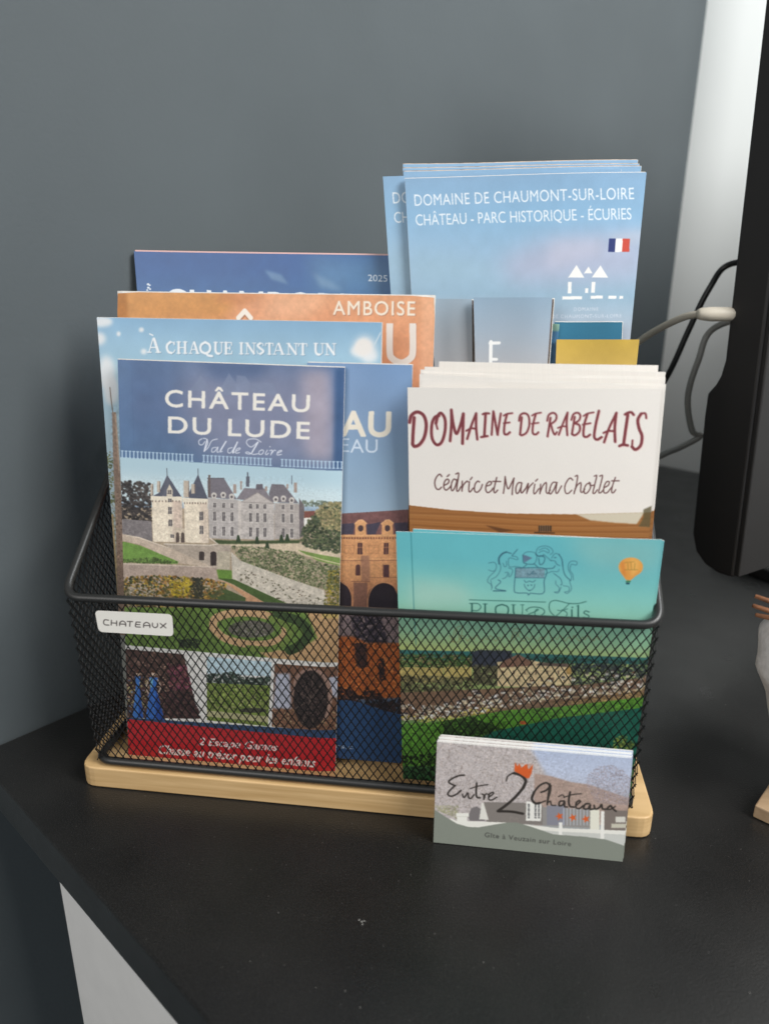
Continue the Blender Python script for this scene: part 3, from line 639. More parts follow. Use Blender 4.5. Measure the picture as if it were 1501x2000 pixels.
["n",0.07,0.67,[35.92,148.45,112.59,151.62,112.56,120.75,34.4,115.09]],
["d",[[98,110,96],[120,128,112]],80,0.6,1.05,[111.83,140.04,130.51,139.77,130.53,137.53,111.82,137.04],5,1],
["p",[226,222,214],[112.34,131.25,116.12,131.58,112.57,126.4],0.0,1],
["p",[130,80,70],[112.57,134.43,117.46,135.04,118.22,132.06,112.57,131.41],0.0,1],
["p",[206,186,158],[68.13,116.09,113.7,118.89,132.64,113.38,132.71,107.22,108.36,113.59,75.92,114.94],0.0,1],
["p",[120,146,74],[109.13,115.33,132.66,111.46,132.71,107.22,119.04,110.31],0.0,1],
["l",[205,190,150],0.46,[109.12,114.02,132.7,107.99],0,1],
["p",[70,84,52],[67.4,118.23,82.21,118.39,110.66,120.26,109.9,118.69,82.19,116.83,68.91,116.13],0.47,1],
["p",[54,68,46],[78.39,117.49,79.24,121.25,80.17,121.3,81.04,117.63],0.31,1],
["p",[54,68,46],[87.77,117.21,88.6,120.96,89.53,121.01,90.4,117.35],0.31,1],
["p",[54,68,46],[99.96,118.62,100.75,122.36,101.67,122.41,102.57,118.76],0.31,1],
["p",[54,68,46],[102.87,119.16,103.66,122.89,104.58,122.94,105.47,119.3],0.31,1],
["p",[54,68,46],[92.84,114.92,93.66,118.68,94.58,118.73,95.47,115.06],0.31,1],
["d",[[64,74,54],[78,88,60],[96,100,70],[52,60,46]],600,0.68,1.51,[110.67,122.94,113.7,129.19,118.22,134.7,121.95,137.13,127.92,138.16,132.38,137.62,132.64,113.38,122.81,115.15,111.42,117.61],7,1],
["d",[[158,142,98],[170,150,108],[136,128,90],[120,118,80]],260,0.6,1.2,[117.84,134.68,120.45,138.19,126.41,140.18,132.38,138.36,132.52,124.83,122.0,126.57],8,0.85],
["p",[194,174,154],[15.67,118.85,21.7,118.37,28.5,117.54,43.52,113.21,69.4,104.37,64.65,103.94,48.8,105.26,29.12,113.62,15.49,115.68],0.0,1],
["l",[222,206,186],0.4,[21.68,117.98,28.48,117.14,43.5,112.81],0,1],
["p",[112,150,66],[15.45,114.88,21.1,114.54,29.09,113.07,48.67,105.97,47.98,104.74,27.84,104.0,14.84,104.07],0.0,1],
["d",[[70,90,46],[90,110,56]],120,0.57,1.05,[14.91,105.28,21.44,105.64,36.07,107.41,48.82,105.74,47.99,104.9,14.82,103.67],9,1],
["p",[176,160,144],[41.19,114.82,75.94,115.88,75.45,111.32,68.97,103.08,64.67,104.74,43.52,113.21],0.0,1],
["l",[218,204,186],0.55,[41.58,114.68,64.97,115.29,69.3,116.15,65.07,119.05],0,1],
["p",[66,56,52],[59.49,111.23,62.18,111.38,62.06,107.51,59.37,107.36],0.0,1],
["p",[66,56,52],[62.17,111.22,62.12,111.02,61.98,110.82,61.76,110.64,61.48,110.5,61.15,110.41,60.8,110.36,60.46,110.37,60.13,110.43,59.86,110.54,59.65,110.69,59.52,110.87,59.48,111.08,59.53,111.28,59.67,111.48,59.89,111.65,60.18,111.79,60.5,111.89,60.85,111.94,61.2,111.93,61.52,111.87,61.79,111.76,62.0,111.61,62.13,111.42],0.0,1],
["p",[60,50,48],[65.32,111.24,68.4,111.41,68.23,105.1,65.15,104.92],0.0,1],
["p",[60,50,48],[68.39,111.25,68.33,110.96,68.17,110.69,67.91,110.45,67.58,110.25,67.2,110.12,66.79,110.06,66.38,110.08,66.0,110.17,65.68,110.32,65.44,110.54,65.29,110.79,65.24,111.08,65.3,111.36,65.47,111.64,65.72,111.88,66.06,112.07,66.44,112.2,66.85,112.26,67.25,112.25,67.63,112.16,67.95,112.0,68.2,111.79,68.35,111.53],0.0,1],
["p",[184,172,150],[68.66,112.6,75.48,112.58,75.03,102.96,68.58,103.38],0.0,1],
["p",[172,152,138],[14.8,103.26,68.22,104.46,68.78,95.44,14.18,92.31],0.0,1],
["l",[206,188,170],0.56,[14.78,103.02,68.21,104.31],0,1],
["n",0.1,0.75,[14.8,103.26,68.22,104.46,68.78,95.44,14.18,92.31]],
["p",[100,136,56],[68.18,103.04,76.06,103.02,75.95,98.02,69.24,98.02],0.4,1],
["d",[[84,94,62],[104,114,76],[74,84,56],[136,134,104],[160,148,120],[92,104,64]],1100,0.54,1.16,[75.93,115.57,88.37,115.76,107.59,114.17,114.47,110.83,132.71,106.83,132.84,94.76,125.21,95.47,103.68,99.67,80.48,108.54],11,1],
["p",[196,186,170],[75.87,112.6,80.47,108.31,103.69,100.85,122.15,95.51,124.5,86.34,105.93,85.13,76.33,97.25],0.0,1],
["n",0.11,1.05,[75.87,112.6,80.47,108.31,122.15,95.51,124.5,86.34,105.93,85.13,76.33,97.25]],
["d",[[96,84,70],[80,78,58]],60,0.39,0.93,[78.84,104.91,122.17,90.94,121.42,86.93,107.49,86.03,79.49,97.83],12,1],
["p",[72,92,48],[68.46,98.61,77.14,98.49,105.94,86.73,95.01,86.03,76.3,96.05],0.0,1],
["p",[194,146,108],[68.84,97.83,75.51,96.0,95.79,85.68,82.0,84.79,82.87,89.27,73.92,95.51],0.0,1],
["p",[72,88,50],[61.08,90.32,72.29,93.41,82.87,89.27,82.4,84.82,60.87,83.44],0.0,1],
["d",[[150,112,52],[172,142,52],[118,100,58],[86,82,54],[64,70,44],[140,96,46],[54,58,40]],900,0.65,1.53,[14.36,95.57,40.51,98.32,64.48,97.73,73.93,95.91,72.25,91.81,64.05,82.42,13.44,79.15],13,1],
["d",[[184,158,46],[168,146,44]],120,0.65,1.13,[43.59,94.89,51.75,98.58,55.62,94.8,51.36,87.29,44.14,88.46],14,0.8],
["d",[[50,50,42]],90,0.64,1.2,[55.73,98.01,60.54,99.1,60.98,87.08,54.58,87.49],15,1],
["d",[[150,142,130],[170,160,148]],60,0.49,0.98,[21.5,91.12,35.35,91.16,35.95,86.32,22.07,86.27],16,0.7],
["d",[[110,104,50],[150,130,50],[76,80,48]],220,0.61,1.15,[124.39,105.19,132.71,107.22,132.93,86.88,122.19,86.19],17,1],
["n",0.1,0.16,[17.33,148.45,132.3,145.79,134.47,85.4,13.35,77.49]],
["n",0.12,0.52,[16.42,132.22,133.89,135.44,134.47,85.4,13.35,77.49]],
["n",0.1,1.95,[16.64,136.11,133.87,137.69,134.47,85.4,13.35,77.49]],
["p",[106,134,62],[12.64,79.61,132.89,87.37,133.24,54.36,11.31,56.11],0.0,1],
["n",0.2,2.25,[12.64,79.61,132.89,87.37,133.24,54.36,11.31,56.11]],
["p",[202,160,112],[113.67,83.74,132.92,84.2,133.22,56.81,93.89,57.99,84.41,63.89,91.58,64.41,106.59,61.39,119.13,70.44],0.79,1],
["l",[205,164,118],4.15,[65.37,72.42,67.1,77.44,76.76,80.92,89.43,81.35,100.4,78.04,102.71,71.72,96.36,66.39,84.42,64.72,71.66,67.1,65.37,72.42],1,1],
["p",[104,98,88],[97.22,73.78,96.8,72.58,95.61,71.39,93.72,70.32,91.25,69.42,88.37,68.76,85.28,68.39,82.18,68.33,79.3,68.58,76.83,69.14,74.94,69.96,73.76,70.99,73.38,72.15,73.82,73.36,75.04,74.55,76.96,75.62,79.45,76.51,82.34,77.16,85.42,77.52,88.49,77.57,91.35,77.31,93.79,76.76,95.66,75.94,96.83,74.93],0.64,1],
["d",[[128,122,112],[86,92,66]],120,0.56,1.12,[75.03,74.71,84.63,77.39,95.64,73.67,94.82,70.36,84.48,68.66,75.75,70.67],21,1],
["l",[62,80,46],4.87,[98.85,81.16,109.78,78.67,114.45,72.54,109.75,65.71,105.02,62.92],1,1],
["l",[118,140,66],3.17,[95.7,79.34,104.3,75.07,103.48,68.52,95.53,63.05,83.59,62.6],1,1],
["d",[[58,68,48]],50,0.82,1.64,[47.3,64.98,58.72,65.78,57.75,60.73,47.13,60.38],22,1],
["p",[205,190,90],[121.4,83.45,132.92,84.2,132.96,81.02,121.41,81.05],0.77,0.5],
["p",[236,232,226],[11.53,59.93,18.19,59.56,133.21,57.47,133.61,20.1,9.15,17.92],0.0,1],
["p",[84,62,56],[11.39,57.39,49.46,56.79,56.53,21.54,9.15,17.92],0.0,1],
["d",[[214,180,150],[190,150,130],[120,70,60],[46,34,34]],160,0.59,1.09,[11.68,47.64,49.3,52.16,52.78,33.74,10.51,26.81],99,1],
["d",[[98,74,64],[60,44,42],[120,92,80]],200,0.84,1.85,[11.36,56.96,49.45,56.37,55.72,21.91,9.18,18.36],23,1],
["d",[[200,184,130],[180,170,110],[90,110,150]],90,0.68,1.19,[11.29,40.75,29.05,42.98,37.42,23.83,10.06,18.88],24,1],
["p",[62,118,200],[22.5,42.48,25.52,42.71,24.81,38.37,26.09,19.37,19.95,18.84,22.95,38.22],0.0,1],
["p",[44,84,168],[24.64,38.35,26.09,19.37,23.37,19.14],0.34,1],
["p",[56,108,196],[30.28,42.65,35.04,42.77,33.81,37.36,37.64,19.05,27.07,18.58,30.79,37.12],0.0,1],
["p",[40,76,160],[33.81,37.36,37.64,19.05,33.0,18.91],0.42,1],
["p",[120,190,220],[30.68,42.26,32.53,42.4,31.79,37.2,30.79,37.12],0.25,1],
["p",[214,186,164],[25.18,44.22,25.13,43.89,25.02,43.57,24.86,43.29,24.66,43.07,24.43,42.93,24.19,42.86,23.95,42.89,23.74,43.0,23.56,43.19,23.42,43.45,23.34,43.75,23.33,44.08,23.38,44.42,23.49,44.73,23.65,45.01,23.85,45.23,24.08,45.38,24.32,45.44,24.55,45.41,24.77,45.3,24.95,45.11,25.09,44.86,25.16,44.55],0.0,1],
["p",[90,60,46],[25.3,45.09,25.26,44.88,25.15,44.69,24.98,44.52,24.77,44.38,24.52,44.28,24.26,44.24,24.0,44.24,23.76,44.3,23.56,44.41,23.4,44.56,23.31,44.74,23.29,44.93,23.33,45.13,23.44,45.33,23.61,45.5,23.83,45.64,24.07,45.73,24.33,45.78,24.59,45.77,24.83,45.72,25.04,45.61,25.19,45.46,25.28,45.28],0.0,1],
["p",[214,186,164],[33.97,44.9,33.91,44.5,33.78,44.12,33.58,43.79,33.33,43.52,33.04,43.35,32.73,43.27,32.43,43.3,32.15,43.43,31.92,43.66,31.75,43.96,31.65,44.33,31.63,44.72,31.69,45.12,31.82,45.5,32.02,45.83,32.27,46.1,32.56,46.27,32.87,46.35,33.17,46.32,33.44,46.19,33.67,45.96,33.85,45.66,33.95,45.3],0.0,1],
["p",[80,54,40],[34.27,46.12,34.22,45.89,34.08,45.68,33.88,45.48,33.61,45.33,33.31,45.22,32.98,45.17,32.66,45.17,32.36,45.23,32.11,45.35,31.92,45.51,31.8,45.71,31.77,45.92,31.82,46.15,31.95,46.36,32.16,46.56,32.43,46.71,32.73,46.82,33.06,46.87,33.38,46.87,33.68,46.81,33.93,46.69,34.12,46.53,34.24,46.33],0.0,1],
["l",[206,178,160],0.67,[30.23,41.37,28.43,36.93,29.45,33.57],1,1],
["l",[206,178,160],0.67,[35.0,41.74,36.32,37.56,34.66,33.99],1,1],
["d",[[120,58,78],[104,50,66],[140,80,84]],90,0.83,1.66,[41.04,51.54,50.88,50.6,52.9,37.18,41.26,36.24],25,1],
["d",[[64,44,46],[80,56,54]],140,1.01,1.84,[37.92,35.97,52.9,37.18,57.38,22.05,37.31,21.2],26,1],
["p",[236,232,226],[49.47,57.04,61.86,56.87,60.82,20.61,58.01,20.8],0.0,1],
["p",[196,220,230],[61.85,56.45,95.86,55.98,95.38,48.13,61.58,47.2],0.0,1],
["d",[[60,74,66],[72,86,70],[50,62,56]],240,0.73,1.46,[61.57,46.77,74.48,49.03,84.12,46.42,95.38,48.13,95.32,42.26,61.41,41.26],27,1],
["p",[126,146,66],[61.44,42.11,95.33,43.1,93.88,20.45,60.83,21.05],0.0,1],
["d",[[100,124,50],[150,166,80],[84,100,50],[168,168,110]],300,0.65,1.47,[62.07,41.31,94.52,42.2,93.57,28.57,61.68,27.6],28,1],
["p",[188,182,134],[61.0,26.68,93.54,26.0,93.5,22.57,60.9,23.22],0.0,1],
["p",[76,76,60],[92.77,29.35,92.52,28.98,91.78,28.59,90.62,28.21,89.1,27.86,87.34,27.58,85.44,27.37,83.54,27.26,81.77,27.24,80.25,27.33,79.09,27.52,78.36,27.79,78.12,28.12,78.37,28.5,79.12,28.89,80.29,29.27,81.81,29.62,83.59,29.9,85.48,30.11,87.37,30.22,89.14,30.23,90.64,30.14,91.8,29.96,92.52,29.69],0.0,1],
["p",[236,232,226],[95.7,56.3,97.45,56.27,95.51,20.6,93.32,20.66],0.0,1],
["p",[128,90,70],[97.21,55.34,133.23,55.18,133.61,19.67,95.35,20.5],0.0,1],
["p",[186,188,204],[97.8,49.98,104.96,50.54,105.67,31.29,96.01,30.48],1.12,1],
["p",[190,190,205],[124.69,49.58,130.17,50.0,129.48,38.32,124.75,39.6],0.79,1],
["d",[[150,104,76],[90,62,50],[176,150,110]],150,0.64,1.29,[96.01,30.48,129.53,32.45,129.64,19.74,95.11,20.99],29,1],
["l",[168,132,116],2.38,[107.3,38.18,108.92,48.35,115.24,52.98,122.33,50.22,125.54,39.67,123.23,27.69],1,1],
["p",[58,48,46],[124.52,37.91,124.24,33.76,123.38,29.82,121.98,26.37,120.14,23.64,117.99,21.83,115.67,21.07,113.35,21.42,111.18,22.86,109.32,25.28,107.9,28.51,107.02,32.32,106.73,36.45,107.05,40.61,107.96,44.52,109.38,47.92,111.22,50.57,113.35,52.3,115.64,53.01,117.92,52.65,120.05,51.25,121.88,48.89,123.3,45.74,124.2,41.99],0.64,1],
["l",[120,100,90],0.56,[115.65,37.18,123.97,37.86],0,0.7],
["l",[120,100,90],0.56,[115.65,37.18,122.06,28.21],0,0.7],
["l",[120,100,90],0.56,[115.65,37.18,117.1,22.7],0,0.7],
["l",[120,100,90],0.56,[115.65,37.18,111.42,24.03],0,0.7],
["l",[120,100,90],0.56,[115.65,37.18,107.76,31.58],0,0.7],
["l",[120,100,90],0.56,[115.65,37.18,107.84,41.7],0,0.7],
["l",[120,100,90],0.56,[115.65,37.18,111.58,49.6],0,0.7],
["l",[120,100,90],0.56,[115.65,37.18,117.18,51.64],0,0.7],
["l",[120,100,90],0.56,[115.65,37.18,122.07,46.93],0,0.7],
["d",[[84,68,64],[40,34,34]],160,0.48,1.11,[108.91,45.02,115.25,51.33,122.37,42.75,122.44,27.62,109.66,26.53],30,1],
["p",[52,76,112],[9.21,18.98,17.31,18.79,133.6,20.78,133.65,15.83,9.13,17.48],0.0,1],
["n",0.15,1.5,[9.21,18.98,133.6,20.78,133.65,15.83,9.13,17.48]],
["p",[204,38,44],[9.16,18.1,17.27,17.91,133.65,16.0,134.0,-16.37,7.01,-20.07],0.0,1],
["n",0.12,0.22,[12.64,79.61,132.89,87.37,133.65,15.83,9.13,17.48]],
["n",0.14,1.05,[12.64,79.61,132.89,87.37,133.65,15.83,9.13,17.48]],
["t","2 Escape Games",[240,232,226],[55.9,6.61,98.23,6.98,56.03,10.76],0.05,0.3,1,1],
["t","Chasse au tr\u00e9sor pour les enfants",[240,232,226],[33.69,-0.49,118.12,-0.5,33.9,4.52],0.05,0.3,1,1]],
'chen':[
["g",[[206.38,[112,146,190]],[178.0,[128,156,192]],[158.54,[136,166,196]],[133.58,[152,178,200]],[107.9,[150,150,150]],[-2.79,[46,78,120]]]],
["n",0.03,20.0,[]],
["t","AU",[236,226,208],[129.42,170.52,152.53,170.87,129.5,181.68],0.05,0,1,1.1],
["l",[206,220,236],0.63,[127.99,168.65,132.86,168.82],0,1],
["l",[206,220,236],0.58,[128.02,165.91,132.45,166.07],0,1],
["l",[206,220,236],0.63,[128.04,162.99,132.93,163.09],0,1],
["t","AU",[206,220,236],[133.73,162.52,146.85,162.9,133.65,168.77],0,0,1,1.05],
["p",[122,82,80],[119.78,131.62,130.37,132.67,169.22,136.78,169.63,123.99,119.82,120.63],0.0,1],
["n",0.12,1.24,[119.78,131.62,169.22,136.78,169.63,123.99,119.82,120.63]],
["p",[70,64,80],[119.8,126.22,136.28,128.23,135.57,122.64,119.82,121.43],0.0,1],
["p",[70,64,80],[142.13,127.73,149.09,129.41,146.5,122.96,142.61,122.76],0.0,1],
["p",[70,64,80],[155.27,129.16,169.42,130.41,169.61,124.78,156.56,123.71],0.0,1],
["p",[214,150,98],[119.82,121.43,169.62,124.38,170.93,83.84,119.99,80.49],0.0,1],
["p",[182,118,80],[119.92,97.09,170.4,100.12,170.93,83.84,119.99,80.49],4.76,0.8],
["p",[222,160,106],[136.52,122.13,136.61,127.06,135.97,127.82,138.13,129.9,140.3,130.16,142.35,128.53,141.75,127.47,142.14,122.58],0.0,1],
["p",[80,60,62],[140.61,125.83,140.57,125.42,140.44,125.03,140.23,124.69,139.96,124.43,139.65,124.25,139.3,124.18,138.96,124.22,138.64,124.36,138.36,124.6,138.14,124.91,138.0,125.29,137.95,125.7,137.99,126.11,138.12,126.5,138.33,126.84,138.6,127.1,138.91,127.27,139.26,127.35,139.6,127.31,139.92,127.17,140.2,126.93,140.42,126.61,140.55,126.24],0.0,1],
["l",[240,184,130],0.31,[136.28,127.83,139.22,129.95,142.2,128.44],1,1],
["p",[222,160,106],[149.61,122.8,149.66,127.7,149.03,128.46,151.15,130.53,153.3,130.79,155.35,129.17,154.76,128.12,155.18,123.25],0.0,1],
["p",[80,60,62],[153.64,126.49,153.6,126.08,153.48,125.69,153.28,125.35,153.01,125.09,152.7,124.91,152.36,124.84,152.02,124.88,151.7,125.02,151.42,125.26,151.2,125.57,151.06,125.95,151.01,126.35,151.04,126.76,151.17,127.15,151.37,127.49,151.63,127.75,151.95,127.92,152.29,127.99,152.63,127.96,152.95,127.81,153.23,127.58,153.44,127.26,153.58,126.89],0.0,1],
["l",[240,184,130],0.31,[149.34,128.48,152.23,130.58,155.19,129.08],1,1],
["p",[222,160,106],[123.3,121.45,123.43,126.4,122.79,127.16,124.98,129.25,127.18,129.52,129.24,127.88,128.62,126.82,128.98,121.9],0.0,1],
["p",[80,60,62],[127.45,125.17,127.41,124.76,127.28,124.37,127.07,124.03,126.8,123.76,126.48,123.58,126.13,123.51,125.78,123.55,125.46,123.69,125.18,123.93,124.96,124.25,124.83,124.63,124.78,125.04,124.82,125.45,124.95,125.84,125.16,126.18,125.44,126.45,125.76,126.62,126.1,126.69,126.45,126.66,126.77,126.51,127.05,126.27,127.27,125.96,127.41,125.58],0.0,1],
["l",[240,184,130],0.31,[123.11,127.18,126.08,129.31,129.08,127.79],1,1],
["p",[222,160,106],[162.66,123.48,162.68,128.35,162.04,129.1,164.13,131.16,166.26,131.42,168.3,129.8,167.72,128.76,168.18,123.92],0.0,1],
["p",[80,60,62],[166.62,127.14,166.59,126.73,166.47,126.35,166.27,126.01,166.01,125.75,165.7,125.57,165.37,125.5,165.03,125.54,164.71,125.68,164.43,125.92,164.22,126.23,164.07,126.6,164.02,127.01,164.05,127.41,164.17,127.8,164.37,128.13,164.63,128.4,164.94,128.57,165.27,128.64,165.61,128.6,165.93,128.46,166.21,128.23,166.42,127.91,166.56,127.54],0.0,1],
["l",[240,184,130],0.31,[162.35,129.12,165.2,131.21,168.15,129.72],1,1],
["l",[236,176,120],0.47,[119.82,120.95,169.64,123.83],0,1],
["p",[120,76,58],[121.41,120.39,122.12,120.43,122.13,119.47,121.41,119.43],0.0,1],
["p",[120,76,58],[122.75,120.46,123.47,120.5,123.47,119.54,122.76,119.5],0.0,1],
["p",[120,76,58],[124.1,120.53,124.81,120.57,124.82,119.61,124.1,119.57],0.0,1],
["p",[120,76,58],[125.44,120.6,126.15,120.64,126.16,119.68,125.45,119.64],0.0,1],
["p",[120,76,58],[126.78,120.67,127.49,120.71,127.5,119.75,126.79,119.71],0.0,1],
["p",[120,76,58],[128.12,120.74,128.83,120.78,128.84,119.82,128.13,119.78],0.0,1],
["p",[120,76,58],[129.46,120.81,130.17,120.85,130.18,119.89,129.47,119.85],0.0,1],
["p",[120,76,58],[130.8,120.88,131.51,120.92,131.52,119.96,130.81,119.92],0.0,1],
["p",[120,76,58],[132.14,120.95,132.84,120.98,132.85,120.03,132.15,119.99],0.0,1],
["p",[120,76,58],[133.47,121.02,134.18,121.05,134.19,120.1,133.48,120.06],0.0,1],
["p",[120,76,58],[134.81,121.09,135.51,121.12,135.52,120.17,134.82,120.13],0.0,1],
["p",[120,76,58],[136.14,121.15,136.84,121.19,136.86,120.24,136.15,120.2],0.0,1],
["p",[120,76,58],[137.47,121.22,138.17,121.26,138.19,120.31,137.48,120.27],0.0,1],
["p",[120,76,58],[138.8,121.29,139.5,121.33,139.52,120.37,138.81,120.34],0.0,1],
["p",[120,76,58],[140.13,121.36,140.83,121.4,140.85,120.44,140.14,120.41],0.0,1],
["p",[120,76,58],[141.46,121.43,142.16,121.47,142.18,120.51,141.47,120.48],0.0,1],
["p",[120,76,58],[142.78,121.5,143.48,121.54,143.5,120.58,142.8,120.55],0.0,1],
["p",[120,76,58],[144.11,121.57,144.81,121.6,144.83,120.65,144.13,120.61],0.0,1],
["p",[120,76,58],[145.43,121.64,146.13,121.67,146.15,120.72,145.45,120.68],0.0,1],
["p",[120,76,58],[146.76,121.7,147.46,121.74,147.47,120.79,146.77,120.75],0.0,1],
["p",[120,76,58],[148.08,121.77,148.78,121.81,148.8,120.86,148.1,120.82],0.0,1],
["p",[120,76,58],[149.4,121.84,150.1,121.88,150.12,120.93,149.42,120.89],0.0,1],
["p",[120,76,58],[150.72,121.91,151.41,121.95,151.43,121.0,150.74,120.96],0.0,1],
["p",[120,76,58],[152.03,121.98,152.73,122.01,152.75,121.06,152.06,121.03],0.0,1],
["p",[120,76,58],[153.35,122.05,154.05,122.08,154.07,121.13,153.37,121.1],0.0,1],
["p",[120,76,58],[154.67,122.11,155.36,122.15,155.38,121.2,154.69,121.17],0.0,1],
["p",[120,76,58],[155.98,122.18,156.68,122.22,156.7,121.27,156.0,121.23],0.0,1],
["p",[120,76,58],[157.29,122.25,157.99,122.29,158.01,121.34,157.32,121.3],0.0,1],
["p",[120,76,58],[158.6,122.32,159.3,122.35,159.32,121.41,158.63,121.37],0.0,1],
["p",[120,76,58],[159.92,122.39,160.61,122.42,160.63,121.48,159.94,121.44],0.0,1],
["p",[120,76,58],[161.22,122.45,161.92,122.49,161.94,121.54,161.25,121.51],0.0,1],
["p",[120,76,58],[162.53,122.52,163.22,122.56,163.25,121.61,162.56,121.58],0.0,1],
["p",[120,76,58],[163.84,122.59,164.53,122.63,164.56,121.68,163.87,121.64],0.0,1],
["p",[120,76,58],[165.15,122.66,165.84,122.69,165.86,121.75,165.17,121.71],0.0,1],
["p",[120,76,58],[166.45,122.73,167.14,122.76,167.17,121.82,166.48,121.78],0.0,1],
["p",[120,76,58],[167.75,122.79,168.44,122.83,168.47,121.88,167.78,121.85],0.0,1],
["l",[180,118,78],0.24,[131.39,116.83,136.11,117.08,136.17,113.07,131.44,112.81,131.39,116.83],0,1],
["l",[180,118,78],0.23,[143.48,117.47,148.16,117.72,148.24,113.73,143.55,113.47,143.48,117.47],0,1],
["l",[180,118,78],0.23,[155.92,118.13,160.56,118.38,160.67,114.41,156.02,114.16,155.92,118.13],0,1],
["p",[80,50,50],[137.9,118.37,140.25,118.5,140.34,112.74,137.98,112.61],0.0,1],
["l",[200,140,96],0.24,[139.08,118.44,139.16,112.67],0,1],
["l",[200,140,96],0.24,[137.93,116.14,140.29,116.26],0,1],
["l",[232,172,116],0.31,[137.19,118.82,139.06,119.87,140.95,119.01],0,1],
["p",[80,50,50],[150.7,119.05,153.03,119.17,153.16,113.44,150.82,113.31],0.0,1],
["l",[200,140,96],0.23,[151.86,119.11,151.99,113.38],0,1],
["l",[200,140,96],0.23,[150.75,116.82,153.08,116.95],0,1],
["l",[232,172,116],0.31,[149.99,119.49,151.83,120.54,153.72,119.69],0,1],
["p",[80,50,50],[124.99,117.69,127.36,117.82,127.41,112.03,125.03,111.9],0.0,1],
["l",[200,140,96],0.24,[126.17,117.76,126.22,111.96],0,1],
["l",[200,140,96],0.24,[125.0,115.44,127.38,115.57],0,1],
["l",[232,172,116],0.32,[124.27,118.14,126.16,119.2,128.06,118.34],0,1],
["p",[80,50,50],[162.46,119.67,164.77,119.79,164.94,114.09,162.62,113.96],0.0,1],
["l",[200,140,96],0.23,[163.61,119.73,163.78,114.02],0,1],
["l",[200,140,96],0.23,[162.52,117.45,164.83,117.58],0,1],
["l",[232,172,116],0.31,[161.75,120.11,163.57,121.15,165.45,120.3],0,1],
["l",[226,166,112],0.47,[119.87,109.18,170.01,112.14],0,1],
["l",[150,96,70],0.31,[119.87,108.37,170.04,111.34],0,1],
["p",[90,56,54],[137.05,106.26,139.41,106.39,139.48,101.93,137.11,101.8],0.0,1],
["p",[90,56,54],[139.41,106.39,139.38,106.08,139.27,105.78,139.08,105.52,138.84,105.31,138.56,105.17,138.25,105.11,137.94,105.14,137.65,105.24,137.41,105.42,137.21,105.66,137.09,105.95,137.05,106.26,137.08,106.58,137.2,106.88,137.38,107.14,137.63,107.34,137.91,107.48,138.21,107.54,138.52,107.52,138.81,107.41,139.06,107.23,139.25,106.99,139.37,106.71],0.0,1],
["p",[84,54,56],[150.7,108.01,153.59,108.17,153.74,101.88,150.84,101.71],0.0,1],
["p",[150,100,78],[150.38,108.31,150.85,108.34,151.0,101.56,150.53,101.53],0.0,1],
["p",[84,54,56],[125.46,106.41,127.85,106.55,127.9,100.85,125.51,100.71],0.0,1],
["p",[150,104,84],[139.49,112.05,143.72,112.28,144.44,98.56,140.16,99.12],0.63,0.7],
["l",[140,90,68],0.4,[135.09,98.66,144.19,99.04],0,1],
["l",[160,104,76],0.31,[144.16,101.15,170.32,102.54],0,1],
["p",[48,38,44],[121.98,88.45,122.03,90.19,122.35,91.89,122.92,93.5,123.73,94.93,124.74,96.14,125.9,97.08,127.18,97.71,128.52,98.02,129.87,97.97,131.18,97.59,132.4,96.89,133.47,95.88,134.35,94.62,135.02,93.15,135.44,91.53,135.6,89.81,135.3,81.5,119.99,80.49],0.0,1],
["p",[44,36,42],[143.18,89.82,143.22,91.43,143.57,93.01,144.22,94.51,145.14,95.84,146.3,96.98,147.64,97.87,149.12,98.47,150.67,98.77,152.24,98.75,153.76,98.42,155.17,97.78,156.42,96.87,157.46,95.71,158.24,94.36,158.74,92.86,158.94,91.28,159.15,83.07,143.3,82.03],0.0,1],
["l",[205,140,96],0.48,[135.28,83.16,135.35,90.62,133.53,95.45,130.32,97.72],1,1],
["l",[205,140,96],0.47,[143.43,83.7,143.62,91.14,146.21,96.63,150.9,98.95,155.64,97.61,158.09,93.68],1,1],
["p",[136,92,74],[136.13,98.06,143.02,98.48,143.14,82.02,136.34,81.57],0.0,1],
["n",0.1,0.77,[119.82,121.43,169.63,123.99,170.93,83.84,119.99,80.49]],
["p",[150,128,128],[118.36,82.06,170.87,85.49,171.38,69.78,118.41,66.02],0.0,1],
["p",[58,50,60],[135.29,82.33,149.64,83.27,153.96,67.7,147.58,66.4,136.27,68.98],0.96,1],
["d",[[120,100,104],[90,76,84],[150,128,124]],200,0.64,1.44,[118.36,80.39,170.93,83.84,171.35,70.61,118.41,66.88],31,1],
["p",[198,100,42],[118.4,68.58,136.26,69.82,143.55,66.96,171.41,68.94,172.33,40.11,118.51,33.97],1.13,1],
["d",[[214,116,50],[170,80,34],[120,60,40],[226,134,66]],420,0.65,1.62,[118.41,66.88,171.43,68.11,172.33,40.11,118.51,34.85],32,1],
["d",[[60,42,40],[84,54,46]],120,0.81,1.78,[137.11,66.5,142.76,66.06,143.77,54.21,138.9,53.84],33,1],
["d",[[60,42,40]],40,0.65,1.45,[149.34,58.9,151.75,59.08,152.81,47.18,150.39,46.99],34,1],
["d",[[44,34,36],[64,44,40]],300,0.98,2.13,[118.49,42.74,134.97,42.3,139.97,36.6,143.14,42.96,149.71,40.01,153.87,36.0,172.28,41.83,172.73,27.98,148.26,31.16,118.52,30.43],35,1],
["p",[44,78,124],[118.51,33.97,134.24,35.26,140.82,34.4,150.71,31.36,172.75,27.1,174.28,-20.37,118.71,-26.1],0.0,1],
["n",0.08,3.1,[118.51,33.97,172.75,27.1,174.28,-20.37,118.71,-26.1]],
["n",0.12,0.23,[118.2,132.09,169.23,136.47,172.75,27.1,118.51,33.97]],
["n",0.1,0.93,[118.2,132.09,169.23,136.47,172.75,27.1,118.51,33.97]],
